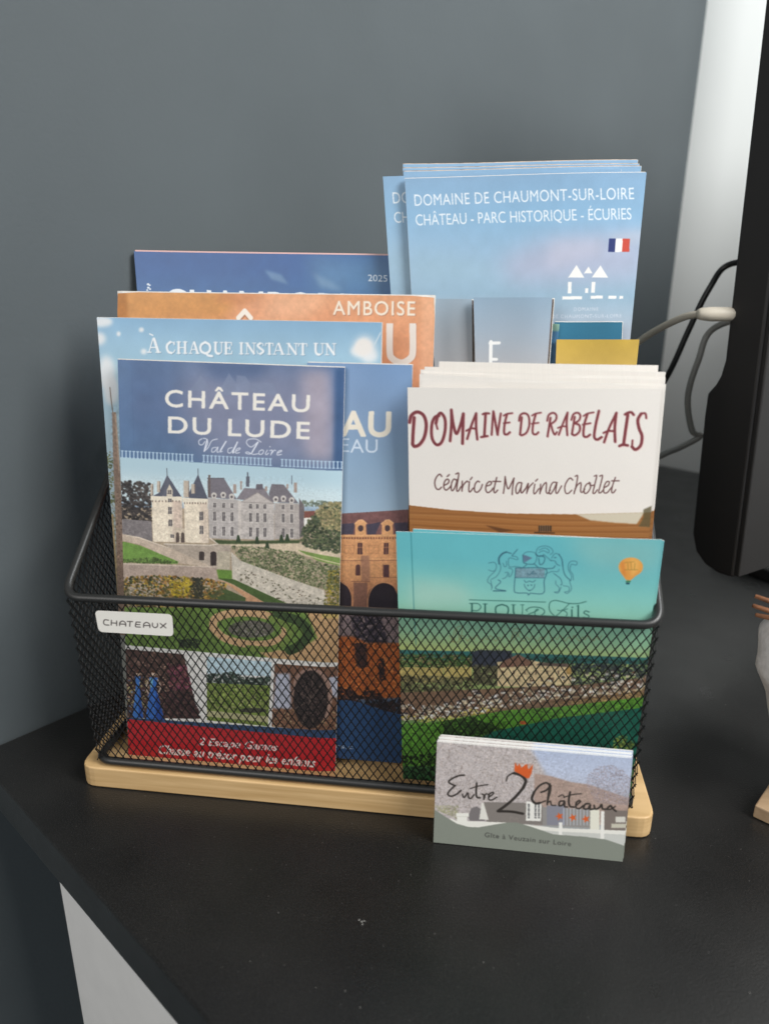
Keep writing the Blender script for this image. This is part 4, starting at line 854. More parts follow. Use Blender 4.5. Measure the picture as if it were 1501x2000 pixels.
["t","rs.c",[200,205,215],[127.85,7.8,137.06,8.1,127.83,10.24],0.03,0,1,1]],
'achaque':[
["g",[[224.99,[126,172,208]],[211.71,[146,186,212]],[200.46,[158,196,216]],[143.9,[190,214,224]],[80.12,[170,170,160]]]],
["n",0.035,10.64,[]],
["p",[232,232,232],[16.82,220.02,16.57,219.37,15.96,218.76,15.02,218.23,13.82,217.81,12.43,217.54,10.95,217.43,9.49,217.49,8.13,217.72,6.99,218.09,6.12,218.6,5.6,219.19,5.46,219.84,5.71,220.48,6.33,221.09,7.27,221.62,8.48,222.04,9.87,222.31,11.34,222.41,12.8,222.35,14.15,222.12,15.29,221.75,16.15,221.25,16.67,220.66],1.9,0.9],
["p",[232,232,232],[12.76,211.99,12.59,211.22,12.21,210.5,11.65,209.87,10.94,209.38,10.14,209.07,9.3,208.95,8.47,209.03,7.71,209.32,7.08,209.78,6.61,210.39,6.35,211.1,6.3,211.87,6.47,212.65,6.85,213.37,7.42,214.0,8.12,214.48,8.92,214.79,9.77,214.91,10.59,214.82,11.35,214.54,11.98,214.08,12.44,213.47,12.71,212.76],2.26,0.9],
["p",[232,232,232],[20.34,214.41,20.28,214.12,20.17,213.84,19.99,213.6,19.78,213.42,19.53,213.3,19.27,213.25,19.02,213.29,18.79,213.4,18.6,213.57,18.46,213.81,18.38,214.08,18.37,214.38,18.42,214.67,18.54,214.95,18.71,215.18,18.93,215.37,19.18,215.49,19.44,215.53,19.69,215.5,19.92,215.39,20.11,215.21,20.25,214.98,20.33,214.7],0.69,0.9],
["p",[232,232,232],[31.99,216.54,31.93,216.25,31.79,215.97,31.58,215.73,31.32,215.55,31.01,215.43,30.7,215.39,30.38,215.42,30.09,215.53,29.85,215.7,29.67,215.93,29.57,216.21,29.55,216.5,29.61,216.79,29.75,217.07,29.96,217.3,30.22,217.49,30.52,217.6,30.84,217.65,31.15,217.62,31.44,217.51,31.68,217.33,31.86,217.1,31.97,216.83],0.85,0.9],
["p",[232,232,232],[32.81,206.32,32.74,205.97,32.57,205.63,32.32,205.34,32.0,205.12,31.63,204.97,31.25,204.92,30.87,204.96,30.52,205.09,30.23,205.3,30.02,205.58,29.89,205.91,29.86,206.26,29.94,206.62,30.1,206.96,30.36,207.25,30.68,207.47,31.04,207.61,31.42,207.67,31.8,207.63,32.15,207.5,32.44,207.29,32.66,207.01,32.78,206.68],1.03,0.9],
["p",[232,232,232],[16.27,195.9,15.96,193.78,15.37,191.79,14.52,190.06,13.49,188.73,12.33,187.87,11.14,187.56,9.98,187.81,8.95,188.61,8.11,189.9,7.53,191.59,7.23,193.56,7.25,195.69,7.57,197.81,8.18,199.79,9.03,201.5,10.06,202.81,11.21,203.64,12.39,203.94,13.53,203.69,14.55,202.9,15.38,201.64,15.97,199.97,16.27,198.01],3.16,0.9],
["p",[232,232,232],[17.38,187.14,17.12,185.3,16.62,183.57,15.91,182.07,15.05,180.92,14.08,180.17,13.08,179.9,12.11,180.12,11.25,180.8,10.55,181.92,10.06,183.38,9.82,185.09,9.83,186.93,10.1,188.77,10.61,190.49,11.32,191.97,12.19,193.11,13.15,193.84,14.14,194.1,15.09,193.88,15.95,193.2,16.65,192.11,17.14,190.66,17.39,188.97],2.65,0.9],
["p",[232,232,232],[144.38,210.6,144.23,209.29,143.75,208.06,142.97,206.99,141.94,206.16,140.73,205.63,139.44,205.43,138.13,205.57,136.91,206.06,135.86,206.84,135.06,207.88,134.54,209.09,134.36,210.4,134.52,211.72,135.02,212.95,135.8,214.01,136.83,214.82,138.04,215.35,139.33,215.54,140.62,215.4,141.83,214.92,142.87,214.14,143.68,213.11,144.19,211.91],3.51,0.9],
["p",[232,232,232],[145.57,206.78,145.45,205.92,145.08,205.11,144.47,204.41,143.68,203.86,142.75,203.51,141.74,203.37,140.74,203.46,139.8,203.77,138.99,204.29,138.36,204.96,137.96,205.75,137.82,206.61,137.95,207.47,138.33,208.28,138.94,208.98,139.73,209.52,140.66,209.87,141.66,210.0,142.66,209.91,143.6,209.6,144.41,209.09,145.03,208.42,145.43,207.63],2.39,0.9],
["p",[232,232,232],[140.42,208.87,140.3,208.19,139.92,207.54,139.31,206.98,138.51,206.54,137.57,206.25,136.57,206.14,135.56,206.21,134.62,206.46,133.81,206.86,133.19,207.4,132.79,208.03,132.66,208.71,132.79,209.4,133.17,210.05,133.78,210.61,134.59,211.04,135.52,211.33,136.52,211.44,137.53,211.37,138.46,211.12,139.27,210.72,139.89,210.18,140.28,209.55],1.92,0.9],
["p",[236,230,224],[142.91,210.57,142.78,209.55,142.38,208.58,141.74,207.75,140.9,207.1,139.91,206.68,138.85,206.52,137.79,206.64,136.79,207.01,135.93,207.63,135.27,208.44,134.85,209.39,134.7,210.41,134.84,211.44,135.24,212.4,135.89,213.23,136.73,213.87,137.71,214.29,138.77,214.44,139.83,214.33,140.82,213.95,141.67,213.34,142.33,212.54,142.75,211.59],1.59,1],
["l",[200,216,226],0.57,[145.56,215.0,143.91,211.69,146.66,217.2],1,1],
["l",[92,128,158],0.58,[36.54,212.37,34.18,205.88],0,1],
["l",[92,128,158],1.38,[37.05,212.17,38.79,206.11],0,1],
["l",[92,128,158],0.58,[35.1,208.08,38.12,208.14],0,1],
["l",[92,128,158],0.58,[33.38,205.8,35.23,205.84],0,1],
["l",[92,128,158],0.58,[37.6,205.89,39.96,205.93],0,1],
["l",[236,238,240],0.58,[36.34,212.56,33.98,206.08],0,1],
["l",[236,238,240],1.38,[36.85,212.37,38.59,206.31],0,1],
["l",[236,238,240],0.58,[34.9,208.27,37.92,208.33],0,1],
["l",[236,238,240],0.58,[33.18,205.99,35.03,206.03],0,1],
["l",[236,238,240],0.58,[37.4,206.08,39.76,206.13],0,1],
["l",[236,238,240],0.63,[34.85,214.63,36.35,214.0],0,1],
["l",[92,128,158],1.18,[45.15,210.86,43.61,209.62,43.24,207.96,43.97,206.15,45.34,205.68],1,1],
["l",[92,128,158],0.49,[45.15,210.86,46.53,210.61,46.94,209.69],1,1],
["l",[92,128,158],0.5,[45.34,205.68,46.52,206.09,47.17,207.1],1,1],
["l",[92,128,158],0.49,[47.1,210.95,47.02,209.52],0,1],
["l",[236,238,240],1.18,[44.95,211.05,43.41,209.81,43.04,208.15,43.77,206.34,45.14,205.87],1,1],
["l",[236,238,240],0.49,[44.95,211.05,46.33,210.81,46.74,209.88],1,1],
["l",[236,238,240],0.5,[45.14,205.87,46.32,206.29,46.97,207.29],1,1],
["l",[236,238,240],0.49,[46.9,211.15,46.82,209.72],0,1],
["l",[92,128,158],1.18,[49.24,210.88,48.97,205.7],0,1],
["l",[92,128,158],1.17,[52.46,210.94,52.21,205.77],0,1],
["l",[92,128,158],0.49,[49.11,208.29,52.34,208.36],0,1],
["l",[92,128,158],0.49,[48.27,210.92,50.21,210.95],0,1],
["l",[92,128,158],0.5,[48.0,205.62,49.94,205.66],0,1],
["l",[92,128,158],0.49,[51.5,210.98,53.43,211.02],0,1],
["l",[92,128,158],0.49,[51.24,205.69,53.18,205.73],0,1],
["l",[236,238,240],1.18,[49.04,211.07,48.77,205.89],0,1],
["l",[236,238,240],1.17,[52.26,211.13,52.01,205.96],0,1],
["l",[236,238,240],0.49,[48.91,208.49,52.14,208.55],0,1],
["l",[236,238,240],0.49,[48.07,211.11,50.01,211.15],0,1],
["l",[236,238,240],0.5,[47.8,205.81,49.74,205.86],0,1],
["l",[236,238,240],0.49,[51.3,211.17,53.23,211.21],0,1],
["l",[236,238,240],0.49,[51.04,205.88,52.98,205.92],0,1],
["l",[92,128,158],0.49,[56.61,211.01,54.81,205.75],0,1],
["l",[92,128,158],1.17,[57.01,210.85,58.43,205.93],0,1],
["l",[92,128,158],0.49,[55.52,207.53,57.89,207.57],0,1],
["l",[92,128,158],0.49,[54.19,205.68,55.64,205.71],0,1],
["l",[92,128,158],0.49,[57.5,205.75,59.35,205.79],0,1],
["l",[236,238,240],0.49,[56.41,211.2,54.61,205.94],0,1],
["l",[236,238,240],1.17,[56.81,211.04,58.23,206.13],0,1],
["l",[236,238,240],0.49,[55.32,207.72,57.69,207.77],0,1],
["l",[236,238,240],0.49,[53.99,205.87,55.44,205.9],0,1],
["l",[236,238,240],0.49,[57.3,205.94,59.15,205.98],0,1],
["l",[92,128,158],1.17,[62.5,211.06,60.62,210.04,59.94,208.38,60.48,206.64,62.27,205.79],1,1],
["l",[92,128,158],1.17,[62.5,211.06,64.28,210.11,64.83,208.48,64.14,206.71,62.27,205.79],1,1],
["l",[92,128,158],1.17,[62.59,205.97,63.76,204.89,65.59,204.65],1,1],
["l",[236,238,240],1.17,[62.3,211.25,60.42,210.23,59.74,208.58,60.28,206.83,62.07,205.99],1,1],
["l",[236,238,240],1.17,[62.3,211.25,64.08,210.3,64.63,208.67,63.94,206.9,62.07,205.99],1,1],
["l",[236,238,240],1.17,[62.39,206.16,63.56,205.08,65.39,204.84],1,1],
["l",[92,128,158],1.16,[67.58,211.02,67.44,207.36,68.09,206.0,69.03,205.85],1,1],
["l",[92,128,158],0.49,[69.03,205.85,70.22,206.43,70.46,207.69,70.58,211.08],1,1],
["l",[92,128,158],0.49,[66.74,211.06,68.52,211.1],0,1],
["l",[92,128,158],0.49,[69.83,211.12,71.33,211.15],0,1],
["l",[236,238,240],1.16,[67.38,211.22,67.24,207.55,67.89,206.19,68.83,206.05],1,1],
["l",[236,238,240],0.49,[68.83,206.05,70.02,206.62,70.26,207.88,70.38,211.27],1,1],
["l",[236,238,240],0.49,[66.54,211.25,68.32,211.29],0,1],
["l",[236,238,240],0.49,[69.63,211.31,71.13,211.34],0,1],
["l",[92,128,158],1.16,[72.77,211.07,72.59,205.93],0,1],
["l",[92,128,158],0.49,[71.95,211.11,75.46,211.17,75.5,209.92],0,1],
["l",[92,128,158],0.49,[72.68,208.5,74.75,208.54],0,1],
["l",[92,128,158],0.49,[74.65,209.36,74.6,207.72],0,1],
["l",[92,128,158],0.49,[71.76,205.85,75.36,205.93,75.61,207.19],0,1],
["l",[236,238,240],1.16,[72.57,211.26,72.39,206.12],0,1],
["l",[236,238,240],0.49,[71.75,211.3,75.26,211.36,75.3,210.11],0,1],
["l",[236,238,240],0.49,[72.48,208.69,74.55,208.73],0,1],
["l",[236,238,240],0.49,[74.45,209.55,74.4,207.91],0,1],
["l",[236,238,240],0.49,[71.56,206.04,75.16,206.12,75.41,207.38],0,1],
["l",[92,128,158],1.11,[80.32,211.02,80.17,206.08],0,1],
["l",[92,128,158],0.47,[79.39,211.06,81.25,211.09],0,1],
["l",[92,128,158],0.47,[79.23,206.01,81.1,206.05],0,1],
["l",[236,238,240],1.11,[80.12,211.21,79.97,206.27],0,1],
["l",[236,238,240],0.47,[79.19,211.25,81.05,211.28],0,1],
["l",[236,238,240],0.47,[79.03,206.2,80.9,206.24],0,1],
["l",[92,128,158],0.47,[83.12,211.04,82.98,206.1],0,1],
["l",[92,128,158],1.11,[83.12,210.94,86.4,206.28],0,1],
["l",[92,128,158],0.46,[86.51,206.18,86.63,211.11],0,1],
["l",[92,128,158],0.46,[82.16,211.08,83.76,211.11],0,1],
["l",[92,128,158],0.47,[82.12,206.03,83.84,206.07],0,1],
["l",[92,128,158],0.46,[85.78,211.15,87.48,211.18],0,1],
["l",[236,238,240],0.47,[82.92,211.23,82.78,206.29],0,1],
["l",[236,238,240],1.11,[82.92,211.13,86.2,206.47],0,1],
["l",[236,238,240],0.46,[86.31,206.37,86.43,211.3],0,1],
["l",[236,238,240],0.46,[81.96,211.27,83.56,211.3],0,1],
["l",[236,238,240],0.47,[81.92,206.22,83.64,206.26],0,1],
["l",[236,238,240],0.46,[85.58,211.34,87.28,211.37],0,1],
["l",[92,128,158],0.46,[91.08,209.98,90.71,210.97,89.53,211.1],1,1],
["l",[92,128,158],1.1,[89.53,211.1,88.32,210.09,89.48,208.8,91.03,207.52,89.61,206.18],1,1],
["l",[92,128,158],0.46,[89.61,206.18,88.43,206.42,87.98,207.56],1,1],
["l",[236,238,240],0.46,[90.88,210.17,90.51,211.16,89.33,211.29],1,1],
["l",[236,238,240],1.1,[89.33,211.29,88.12,210.28,89.28,208.99,90.83,207.71,89.41,206.37],1,1],
["l",[236,238,240],0.46,[89.41,206.37,88.23,206.61,87.78,207.75],1,1],
["l",[92,128,158],1.1,[94.07,211.14,93.97,206.22],0,1],
["l",[92,128,158],0.46,[92.17,209.96,92.28,211.11,95.86,211.18,95.92,210.03],0,1],
["l",[92,128,158],0.46,[93.15,206.15,94.79,206.19],0,1],
["l",[236,238,240],1.1,[93.87,211.33,93.77,206.41],0,1],
["l",[236,238,240],0.46,[91.97,210.15,92.08,211.3,95.66,211.37,95.72,210.22],0,1],
["l",[236,238,240],0.46,[92.95,206.34,94.59,206.38],0,1],
["l",[92,128,158],0.46,[98.18,211.23,96.36,206.23],0,1],
["l",[92,128,158],1.1,[98.64,211.08,100.4,206.42],0,1],
["l",[92,128,158],0.46,[97.09,207.92,99.73,207.98],0,1],
["l",[92,128,158],0.46,[95.67,206.16,97.28,206.2],0,1],
["l",[92,128,158],0.46,[99.36,206.24,101.43,206.28],0,1],
["l",[236,238,240],0.46,[97.98,211.42,96.16,206.42],0,1],
["l",[236,238,240],1.1,[98.44,211.27,100.2,206.61],0,1],
["l",[236,238,240],0.46,[96.89,208.11,99.53,208.17],0,1],
["l",[236,238,240],0.46,[95.47,206.35,97.08,206.39],0,1],
["l",[236,238,240],0.46,[99.16,206.43,101.23,206.47],0,1],
["l",[92,128,158],0.46,[103.38,211.21,103.31,206.3],0,1],
["l",[92,128,158],1.09,[103.38,211.1,106.85,206.48],0,1],
["l",[92,128,158],0.46,[106.96,206.38,107.02,211.28],0,1],
["l",[92,128,158],0.46,[102.38,211.24,104.04,211.27],0,1],
["l",[92,128,158],0.46,[102.42,206.23,104.2,206.27],0,1],
["l",[92,128,158],0.46,[106.14,211.31,107.9,211.35],0,1],
["l",[236,238,240],0.46,[103.18,211.39,103.11,206.49],0,1],
["l",[236,238,240],1.09,[103.18,211.29,106.65,206.67],0,1],
["l",[236,238,240],0.46,[106.76,206.57,106.82,211.46],0,1],
["l",[236,238,240],0.46,[102.19,211.43,103.84,211.46],0,1],
["l",[236,238,240],0.46,[102.22,206.42,104.0,206.46],0,1],
["l",[236,238,240],0.46,[105.94,211.5,107.7,211.53],0,1],
["l",[92,128,158],1.09,[110.25,211.27,110.2,206.38],0,1],
["l",[92,128,158],0.46,[108.2,210.09,108.3,211.24,112.19,211.31,112.27,210.17],0,1],
["l",[92,128,158],0.46,[109.31,206.31,111.09,206.35],0,1],
["l",[236,238,240],1.09,[110.05,211.46,110.0,206.57],0,1],
["l",[236,238,240],0.46,[108.0,210.28,108.1,211.42,111.99,211.5,112.07,210.36],0,1],
["l",[236,238,240],0.46,[109.11,206.5,110.89,206.54],0,1],
["l",[92,128,158],1.1,[116.42,211.46,116.4,207.94,117.16,206.64,118.17,206.51],1,1],
["l",[92,128,158],0.46,[118.17,206.51,119.44,207.06,119.65,208.27,119.66,211.53],1,1],
["l",[92,128,158],0.46,[115.5,211.5,117.43,211.54],0,1],
["l",[92,128,158],0.46,[118.85,211.56,120.47,211.59],0,1],
["l",[236,238,240],1.1,[116.22,211.65,116.2,208.13,116.96,206.83,117.97,206.69],1,1],
["l",[236,238,240],0.46,[117.97,206.69,119.24,207.25,119.45,208.46,119.46,211.71],1,1],
["l",[236,238,240],0.46,[115.3,211.69,117.23,211.72],0,1],
["l",[236,238,240],0.46,[118.65,211.75,120.27,211.78],0,1],
["l",[92,128,158],0.46,[121.8,211.51,121.8,206.57],0,1],
["l",[92,128,158],1.09,[121.8,211.4,125.12,206.75],0,1],
["l",[92,128,158],0.46,[125.23,206.64,125.22,211.57],0,1],
["l",[92,128,158],0.46,[120.87,211.54,122.42,211.57],0,1],
["l",[92,128,158],0.46,[120.96,206.5,122.63,206.54],0,1],
["l",[92,128,158],0.46,[124.39,211.61,126.05,211.64],0,1],
["l",[236,238,240],0.46,[121.6,211.69,121.6,206.76],0,1],
["l",[236,238,240],1.09,[121.6,211.59,124.92,206.94],0,1],
["l",[236,238,240],0.46,[125.03,206.83,125.02,211.76],0,1],
["l",[236,238,240],0.46,[120.67,211.73,122.23,211.76],0,1],
["l",[236,238,240],0.46,[120.76,206.69,122.43,206.73],0,1],
["l",[236,238,240],0.46,[124.19,211.8,125.85,211.83],0,1],
["d",[[120,124,78],[96,104,62],[150,146,104]],420,0.54,1.16,[4.94,155.76,11.54,156.84,12.67,142.62,12.23,124.63,10.14,57.71,0.85,57.06],41,1],
["p",[196,170,122],[7.27,123.35,10.09,124.35,9.89,67.05,7.12,66.86],0.0,1],
["l",[120,96,80],0.43,[13.07,188.64,13.24,183.04,13.94,171.74],0,1],
["p",[172,142,122],[13.27,176.59,15.16,176.65,15.3,142.73,14.47,112.53,13.84,57.97,8.1,57.57,11.09,121.1,12.2,155.2],0.0,1],
["p",[208,176,150],[14.41,175.81,15.27,175.84,15.25,146.95,14.55,146.92],0.26,1],
["n",0.2,0.96,[12.83,179.81,23.07,180.11,14.76,58.04,3.64,57.25]],
["d",[[110,84,70],[196,160,130]],90,0.36,0.72,[12.36,138.37,15.43,138.5,14.02,67.33,8.96,66.99],42,1],
["p",[120,130,96],[31.79,126.43,152.45,132.2,155.21,-14.41,22.55,-27.67],2.75,1]],
'orange':[
["g",[[235.87,[226,158,112]],[212.55,[222,148,104]],[193.44,[220,146,104]],[112.75,[214,140,100]]]],
["p",[206,140,66],[6.16,236.24,64.52,236.84,71.84,229.97,64.13,220.51,5.14,218.38],6.34,0.85],
["p",[176,106,36],[6.09,235.06,14.42,233.97,14.32,219.72,5.21,219.58],1.81,0.8],
["p",[236,178,136],[91.64,233.68,119.58,234.0,106.28,221.17,81.62,220.78],6.12,0.7],
["p",[196,122,70],[64.45,233.95,86.74,234.2,74.28,227.68,59.34,229.81],2.98,0.6],
["p",[240,182,142],[163.48,233.95,170.54,232.35,171.26,195.65,163.51,195.46],2.83,0.5],
["n",0.06,4.73,[]],
["n",0.05,1.42,[]],
["t","AMBOISE",[168,110,84],[120.48,223.9,160.77,224.2,120.43,230.37],0.03,0,1,1.14],
["t","AMBOISE",[238,226,206],[120.2,224.16,160.5,224.46,120.15,230.63],0.03,0,1,1.14],
["l",[188,124,92],3.25,[148.6,218.79,148.87,207.1,150.23,203.73,154.75,201.75,158.95,203.92,160.2,207.34,159.86,218.98],1,1],
["p",[188,124,92],[146.86,220.55,150.17,220.6,150.28,216.13,146.96,216.08],0.0,1],
["p",[188,124,92],[158.16,220.73,161.45,220.78,161.59,216.33,158.29,216.28],0.0,1],
["l",[228,218,208],3.25,[148.36,218.78,148.63,207.1,150.0,203.73,154.51,201.75,158.72,203.92,159.97,207.33,159.63,218.97],1,1],
["p",[228,218,208],[146.63,220.54,149.94,220.6,150.05,216.13,146.72,216.07],0.0,1],
["p",[228,218,208],[157.93,220.72,161.22,220.78,161.36,216.33,158.06,216.27],0.0,1],
["l",[120,80,60],2.37,[72.13,221.1,75.48,224.41,78.52,221.2],0,0.5],
["l",[240,234,222],2.37,[71.96,221.96,75.31,225.43,78.35,222.05],0,1]],
'cham':[
["g",[[255.12,[46,88,150]],[244.95,[50,92,152]],[230.81,[60,104,158]],[181.86,[90,130,170]]]],
["p",[84,128,168],[96.03,252.74,143.75,253.0,144.3,231.71,104.23,231.24],10.65,0.8],
["p",[120,154,184],[72.96,244.98,82.5,242.51,86.58,237.44,77.03,239.91],1.64,0.6],
["p",[120,154,184],[100.1,243.93,110.9,238.96,117.66,233.94,104.2,236.35],2.42,0.6],
["n",0.05,5.91,[]],
["t","2025",[226,230,236],[130.67,239.6,141.13,239.33,130.6,242.92],0.03,0,1,1],
["t","CHAMBORD",[232,236,240],[14.81,217.19,128.0,215.47,15.38,234.01],0.025,0,1,1],
["p",[220,226,232],[6.93,236.6,6.9,236.44,6.81,236.3,6.67,236.17,6.49,236.07,6.29,236.0,6.07,235.98,5.86,236.0,5.66,236.06,5.49,236.15,5.36,236.28,5.28,236.43,5.26,236.59,5.29,236.75,5.38,236.89,5.52,237.02,5.7,237.12,5.9,237.19,6.12,237.21,6.33,237.19,6.53,237.13,6.7,237.03,6.83,236.91,6.91,236.76],0.0,1],
["p",[220,226,232],[7.64,236.13,7.62,236.01,7.55,235.9,7.45,235.8,7.31,235.73,7.16,235.68,7.0,235.66,6.84,235.68,6.69,235.72,6.56,235.79,6.46,235.89,6.41,236.0,6.39,236.12,6.42,236.24,6.48,236.35,6.59,236.45,6.72,236.52,6.87,236.57,7.03,236.59,7.2,236.57,7.34,236.53,7.47,236.45,7.57,236.36,7.63,236.25],0.0,1],
["p",[220,226,232],[6.97,234.78,6.93,234.62,6.84,234.47,6.7,234.34,6.53,234.24,6.32,234.18,6.11,234.16,5.89,234.18,5.69,234.24,5.52,234.33,5.39,234.46,5.32,234.6,5.29,234.76,5.33,234.92,5.42,235.07,5.55,235.2,5.73,235.3,5.94,235.36,6.15,235.39,6.37,235.37,6.57,235.31,6.74,235.21,6.87,235.09,6.94,234.94],0.0,1],
["p",[220,226,232],[7.77,234.02,7.75,233.9,7.68,233.79,7.58,233.69,7.44,233.62,7.29,233.57,7.13,233.55,6.97,233.57,6.82,233.61,6.69,233.68,6.59,233.78,6.54,233.89,6.52,234.01,6.54,234.13,6.61,234.24,6.71,234.34,6.85,234.41,7.0,234.46,7.16,234.48,7.32,234.46,7.47,234.42,7.6,234.35,7.7,234.25,7.76,234.14],0.0,1],
["p",[220,226,232],[6.08,233.43,6.05,233.31,5.99,233.19,5.88,233.1,5.75,233.02,5.6,232.97,5.43,232.96,5.27,232.97,5.12,233.02,4.99,233.09,4.9,233.18,4.84,233.29,4.82,233.41,4.85,233.53,4.92,233.64,5.02,233.74,5.15,233.82,5.31,233.86,5.47,233.88,5.63,233.87,5.78,233.82,5.91,233.75,6.0,233.66,6.06,233.55],0.0,1]],
'chaumont':[
["g",[[293.7,[128,166,200]],[272.23,[132,176,210]],[246.5,[150,180,204]],[234.88,[144,176,198]],[217.23,[166,178,192]],[166.77,[180,180,186]]]],
["p",[172,176,200],[200.03,250.31,217.24,259.96,236.43,263.8,272.53,265.75,274.41,243.26,236.03,240.99,206.5,240.71],11.65,0.8],
["p",[186,186,204],[224.99,260.93,251.94,261.97,250.58,254.43,223.93,246.64],5.81,0.6],
["p",[190,196,210],[253.71,263.84,274.26,267.61,274.89,260.18,257.89,259.17],3.79,0.5],
["p",[150,186,206],[153.51,255.84,188.07,250.23,206.45,241.68,154.0,240.2],9.09,0.6],
["n",0.03,5.7,[]],
["t","DOMAINE DE CHAUMONT-SUR-LOIRE",[224,232,238],[155.83,278.05,265.16,281.07,155.25,283.47],0.0,0,1,1.05],
["t","CH\u00c2TEAU - PARC HISTORIQUE - \u00c9CURIES",[224,232,238],[156.76,268.4,264.7,271.49,156.18,273.76],0,0,1,1.0],
["p",[44,56,116],[254.41,262.16,257.65,262.17,257.76,255.79,254.32,255.77],0.0,1],
["p",[238,236,232],[257.65,262.17,261.08,262.18,261.2,255.81,257.76,255.79],0.0,1],
["p",[208,72,56],[261.08,262.18,264.6,262.19,264.82,255.83,261.2,255.81],0.0,1],
["p",[238,236,232],[235.38,242.96,239.17,249.26,243.45,243.12],0.0,1],
["p",[238,236,232],[243.13,245.12,245.19,248.53,247.36,245.24],0.0,1],
["p",[238,236,232],[247.12,243.15,251.08,249.17,255.35,243.23],0.0,1],
["p",[238,236,232],[235.52,240.86,237.3,240.88,237.51,235.17,235.72,235.15],0.0,1],
["p",[238,236,232],[247.27,241.06,249.25,241.08,249.11,235.66,247.34,235.64],0.0,1],
["p",[238,236,232],[244.35,237.88,245.85,237.9,245.94,235.49,244.34,235.47],0.0,1],
["p",[238,236,232],[233.09,233.71,243.03,233.92,243.04,232.42,233.15,232.12],0.0,1],
["p",[238,236,232],[247.31,234.23,253.28,234.39,253.3,232.9,247.37,232.74],0.0,1],
["p",[238,236,232],[256.19,234.34,260.15,234.39,260.17,232.99,256.22,232.85],0.0,1],
["p",[238,236,232],[261.64,234.45,263.57,234.47,263.6,233.03,261.59,232.92],0.0,1],
["t","DOMAINE",[206,210,220],[239.39,226.54,251.61,226.89,239.27,228.22],0,0,1,1.3],
["t","DE CHAUMONT-SUR-LOIRE",[206,210,220],[228.63,222.74,263.49,223.72,228.53,224.43],0,0,1,1.2]],
'grey':[
["g",[[234.27,[132,158,180]],[217.74,[150,166,182]],[197.05,[172,172,176]],[149.1,[170,170,172]]]],
["n",0.02,15.0,[]],
["l",[236,236,234],1.73,[197.84,211.97,198.58,190.47],0,1],
["l",[236,236,234],1.55,[197.47,211.24,201.96,211.48],0,1],
["l",[236,236,234],1.48,[198.27,203.31,201.07,203.37],0,1],
["l",[236,236,234],1.48,[198.75,193.76,202.87,193.86],0,1]],
'greyleft':[
["g",[[234.09,[140,160,176]],[217.39,[158,166,174]],[196.5,[170,168,170]],[148.05,[168,168,170]]]],
["n",0.02,15.0,[]]],
'teal':[
["g",[[222.19,[44,110,140]],[201.13,[40,104,134]],[146.74,[50,110,130]]]],
["n",0.04,10.0,[]]],
'green':[
["g",[[221.04,[130,170,150]],[217.92,[120,160,140]],[216.61,[58,110,150]],[201.38,[84,130,170]],[185.41,[110,150,180]]]],
["n",0.16,4.0,[]]],
'gold':[
["g",[[213.41,[196,160,60]],[196.36,[202,166,78]],[147.79,[196,160,70]]]],
["n",0.05,7.5,[]]],
'rab':[
["g",[[199.84,[236,230,222]],[135.09,[236,229,221]],[-4.81,[236,230,222]]]],
["p",[158,100,48],[152.61,139.41,163.08,139.35,182.61,138.1,208.58,137.81,239.06,138.84,269.56,140.94,283.3,142.13,292.43,63.09,153.82,52.08],0.0,1],
["l",[180,120,60],0.43,[159.77,136.64,191.35,137.25,234.18,136.63,275.44,139.55],1,0.35],
["l",[128,78,36],0.6,[160.5,135.66,191.4,136.16,234.25,135.74,275.56,138.5],1,0.35],
["l",[196,140,80],0.77,[161.23,134.68,191.45,135.07,234.32,134.84,275.67,137.45],1,0.35],
["l",[180,120,60],0.94,[161.96,133.71,191.49,133.98,234.39,133.95,275.79,136.39],1,0.35],
["l",[128,78,36],0.43,[162.69,132.73,191.54,132.88,234.46,133.05,275.9,135.33],1,0.35],
["l",[196,140,80],0.6,[163.42,131.75,191.59,131.79,234.53,132.15,276.02,134.27],1,0.35],
["l",[180,120,60],0.77,[164.15,130.77,191.64,130.69,234.6,131.25,276.14,133.21],1,0.35],
["l",[128,78,36],0.94,[164.89,129.79,191.69,129.59,234.67,130.35,276.25,132.15],1,0.35],
["l",[196,140,80],0.43,[165.62,128.81,191.73,128.49,234.74,129.44,276.37,131.08],1,0.35],
["l",[180,120,60],0.6,[166.36,127.83,191.78,127.39,234.81,128.54,276.49,130.01],1,0.35],
["l",[128,78,36],0.77,[167.09,126.84,191.83,126.28,234.88,127.63,276.6,128.95],1,0.35],
["l",[196,140,80],0.94,[167.83,125.86,191.88,125.18,234.95,126.73,276.72,127.87],1,0.35],
["l",[180,120,60],0.43,[168.57,124.87,191.93,124.07,235.02,125.82,276.84,126.8],1,0.35],
["l",[128,78,36],0.6,[169.31,123.89,191.98,122.96,235.09,124.91,276.95,125.73],1,0.35],
["l",[196,140,80],0.77,[170.05,122.9,192.03,121.84,235.16,124.0,277.07,124.65],1,0.35],
["l",[180,120,60],0.95,[170.79,121.91,192.07,120.73,235.23,123.09,277.19,123.57],1,0.35],
["l",[128,78,36],0.43,[171.53,120.92,192.12,119.61,235.3,122.17,277.31,122.5],1,0.35],
["l",[196,140,80],0.6,[172.27,119.93,192.17,118.5,235.37,121.26,277.42,121.41],1,0.35],
["l",[180,120,60],0.78,[173.01,118.94,192.22,117.38,235.44,120.34,277.54,120.33],1,0.35],
["l",[128,78,36],0.95,[173.75,117.94,192.27,116.25,235.51,119.43,277.66,119.25],1,0.35],
["l",[196,140,80],0.43,[174.5,116.95,192.32,115.13,235.58,118.51,277.78,118.16],1,0.35],
["l",[180,120,60],0.6,[175.24,115.95,192.37,114.0,235.65,117.59,277.9,117.07],1,0.35],
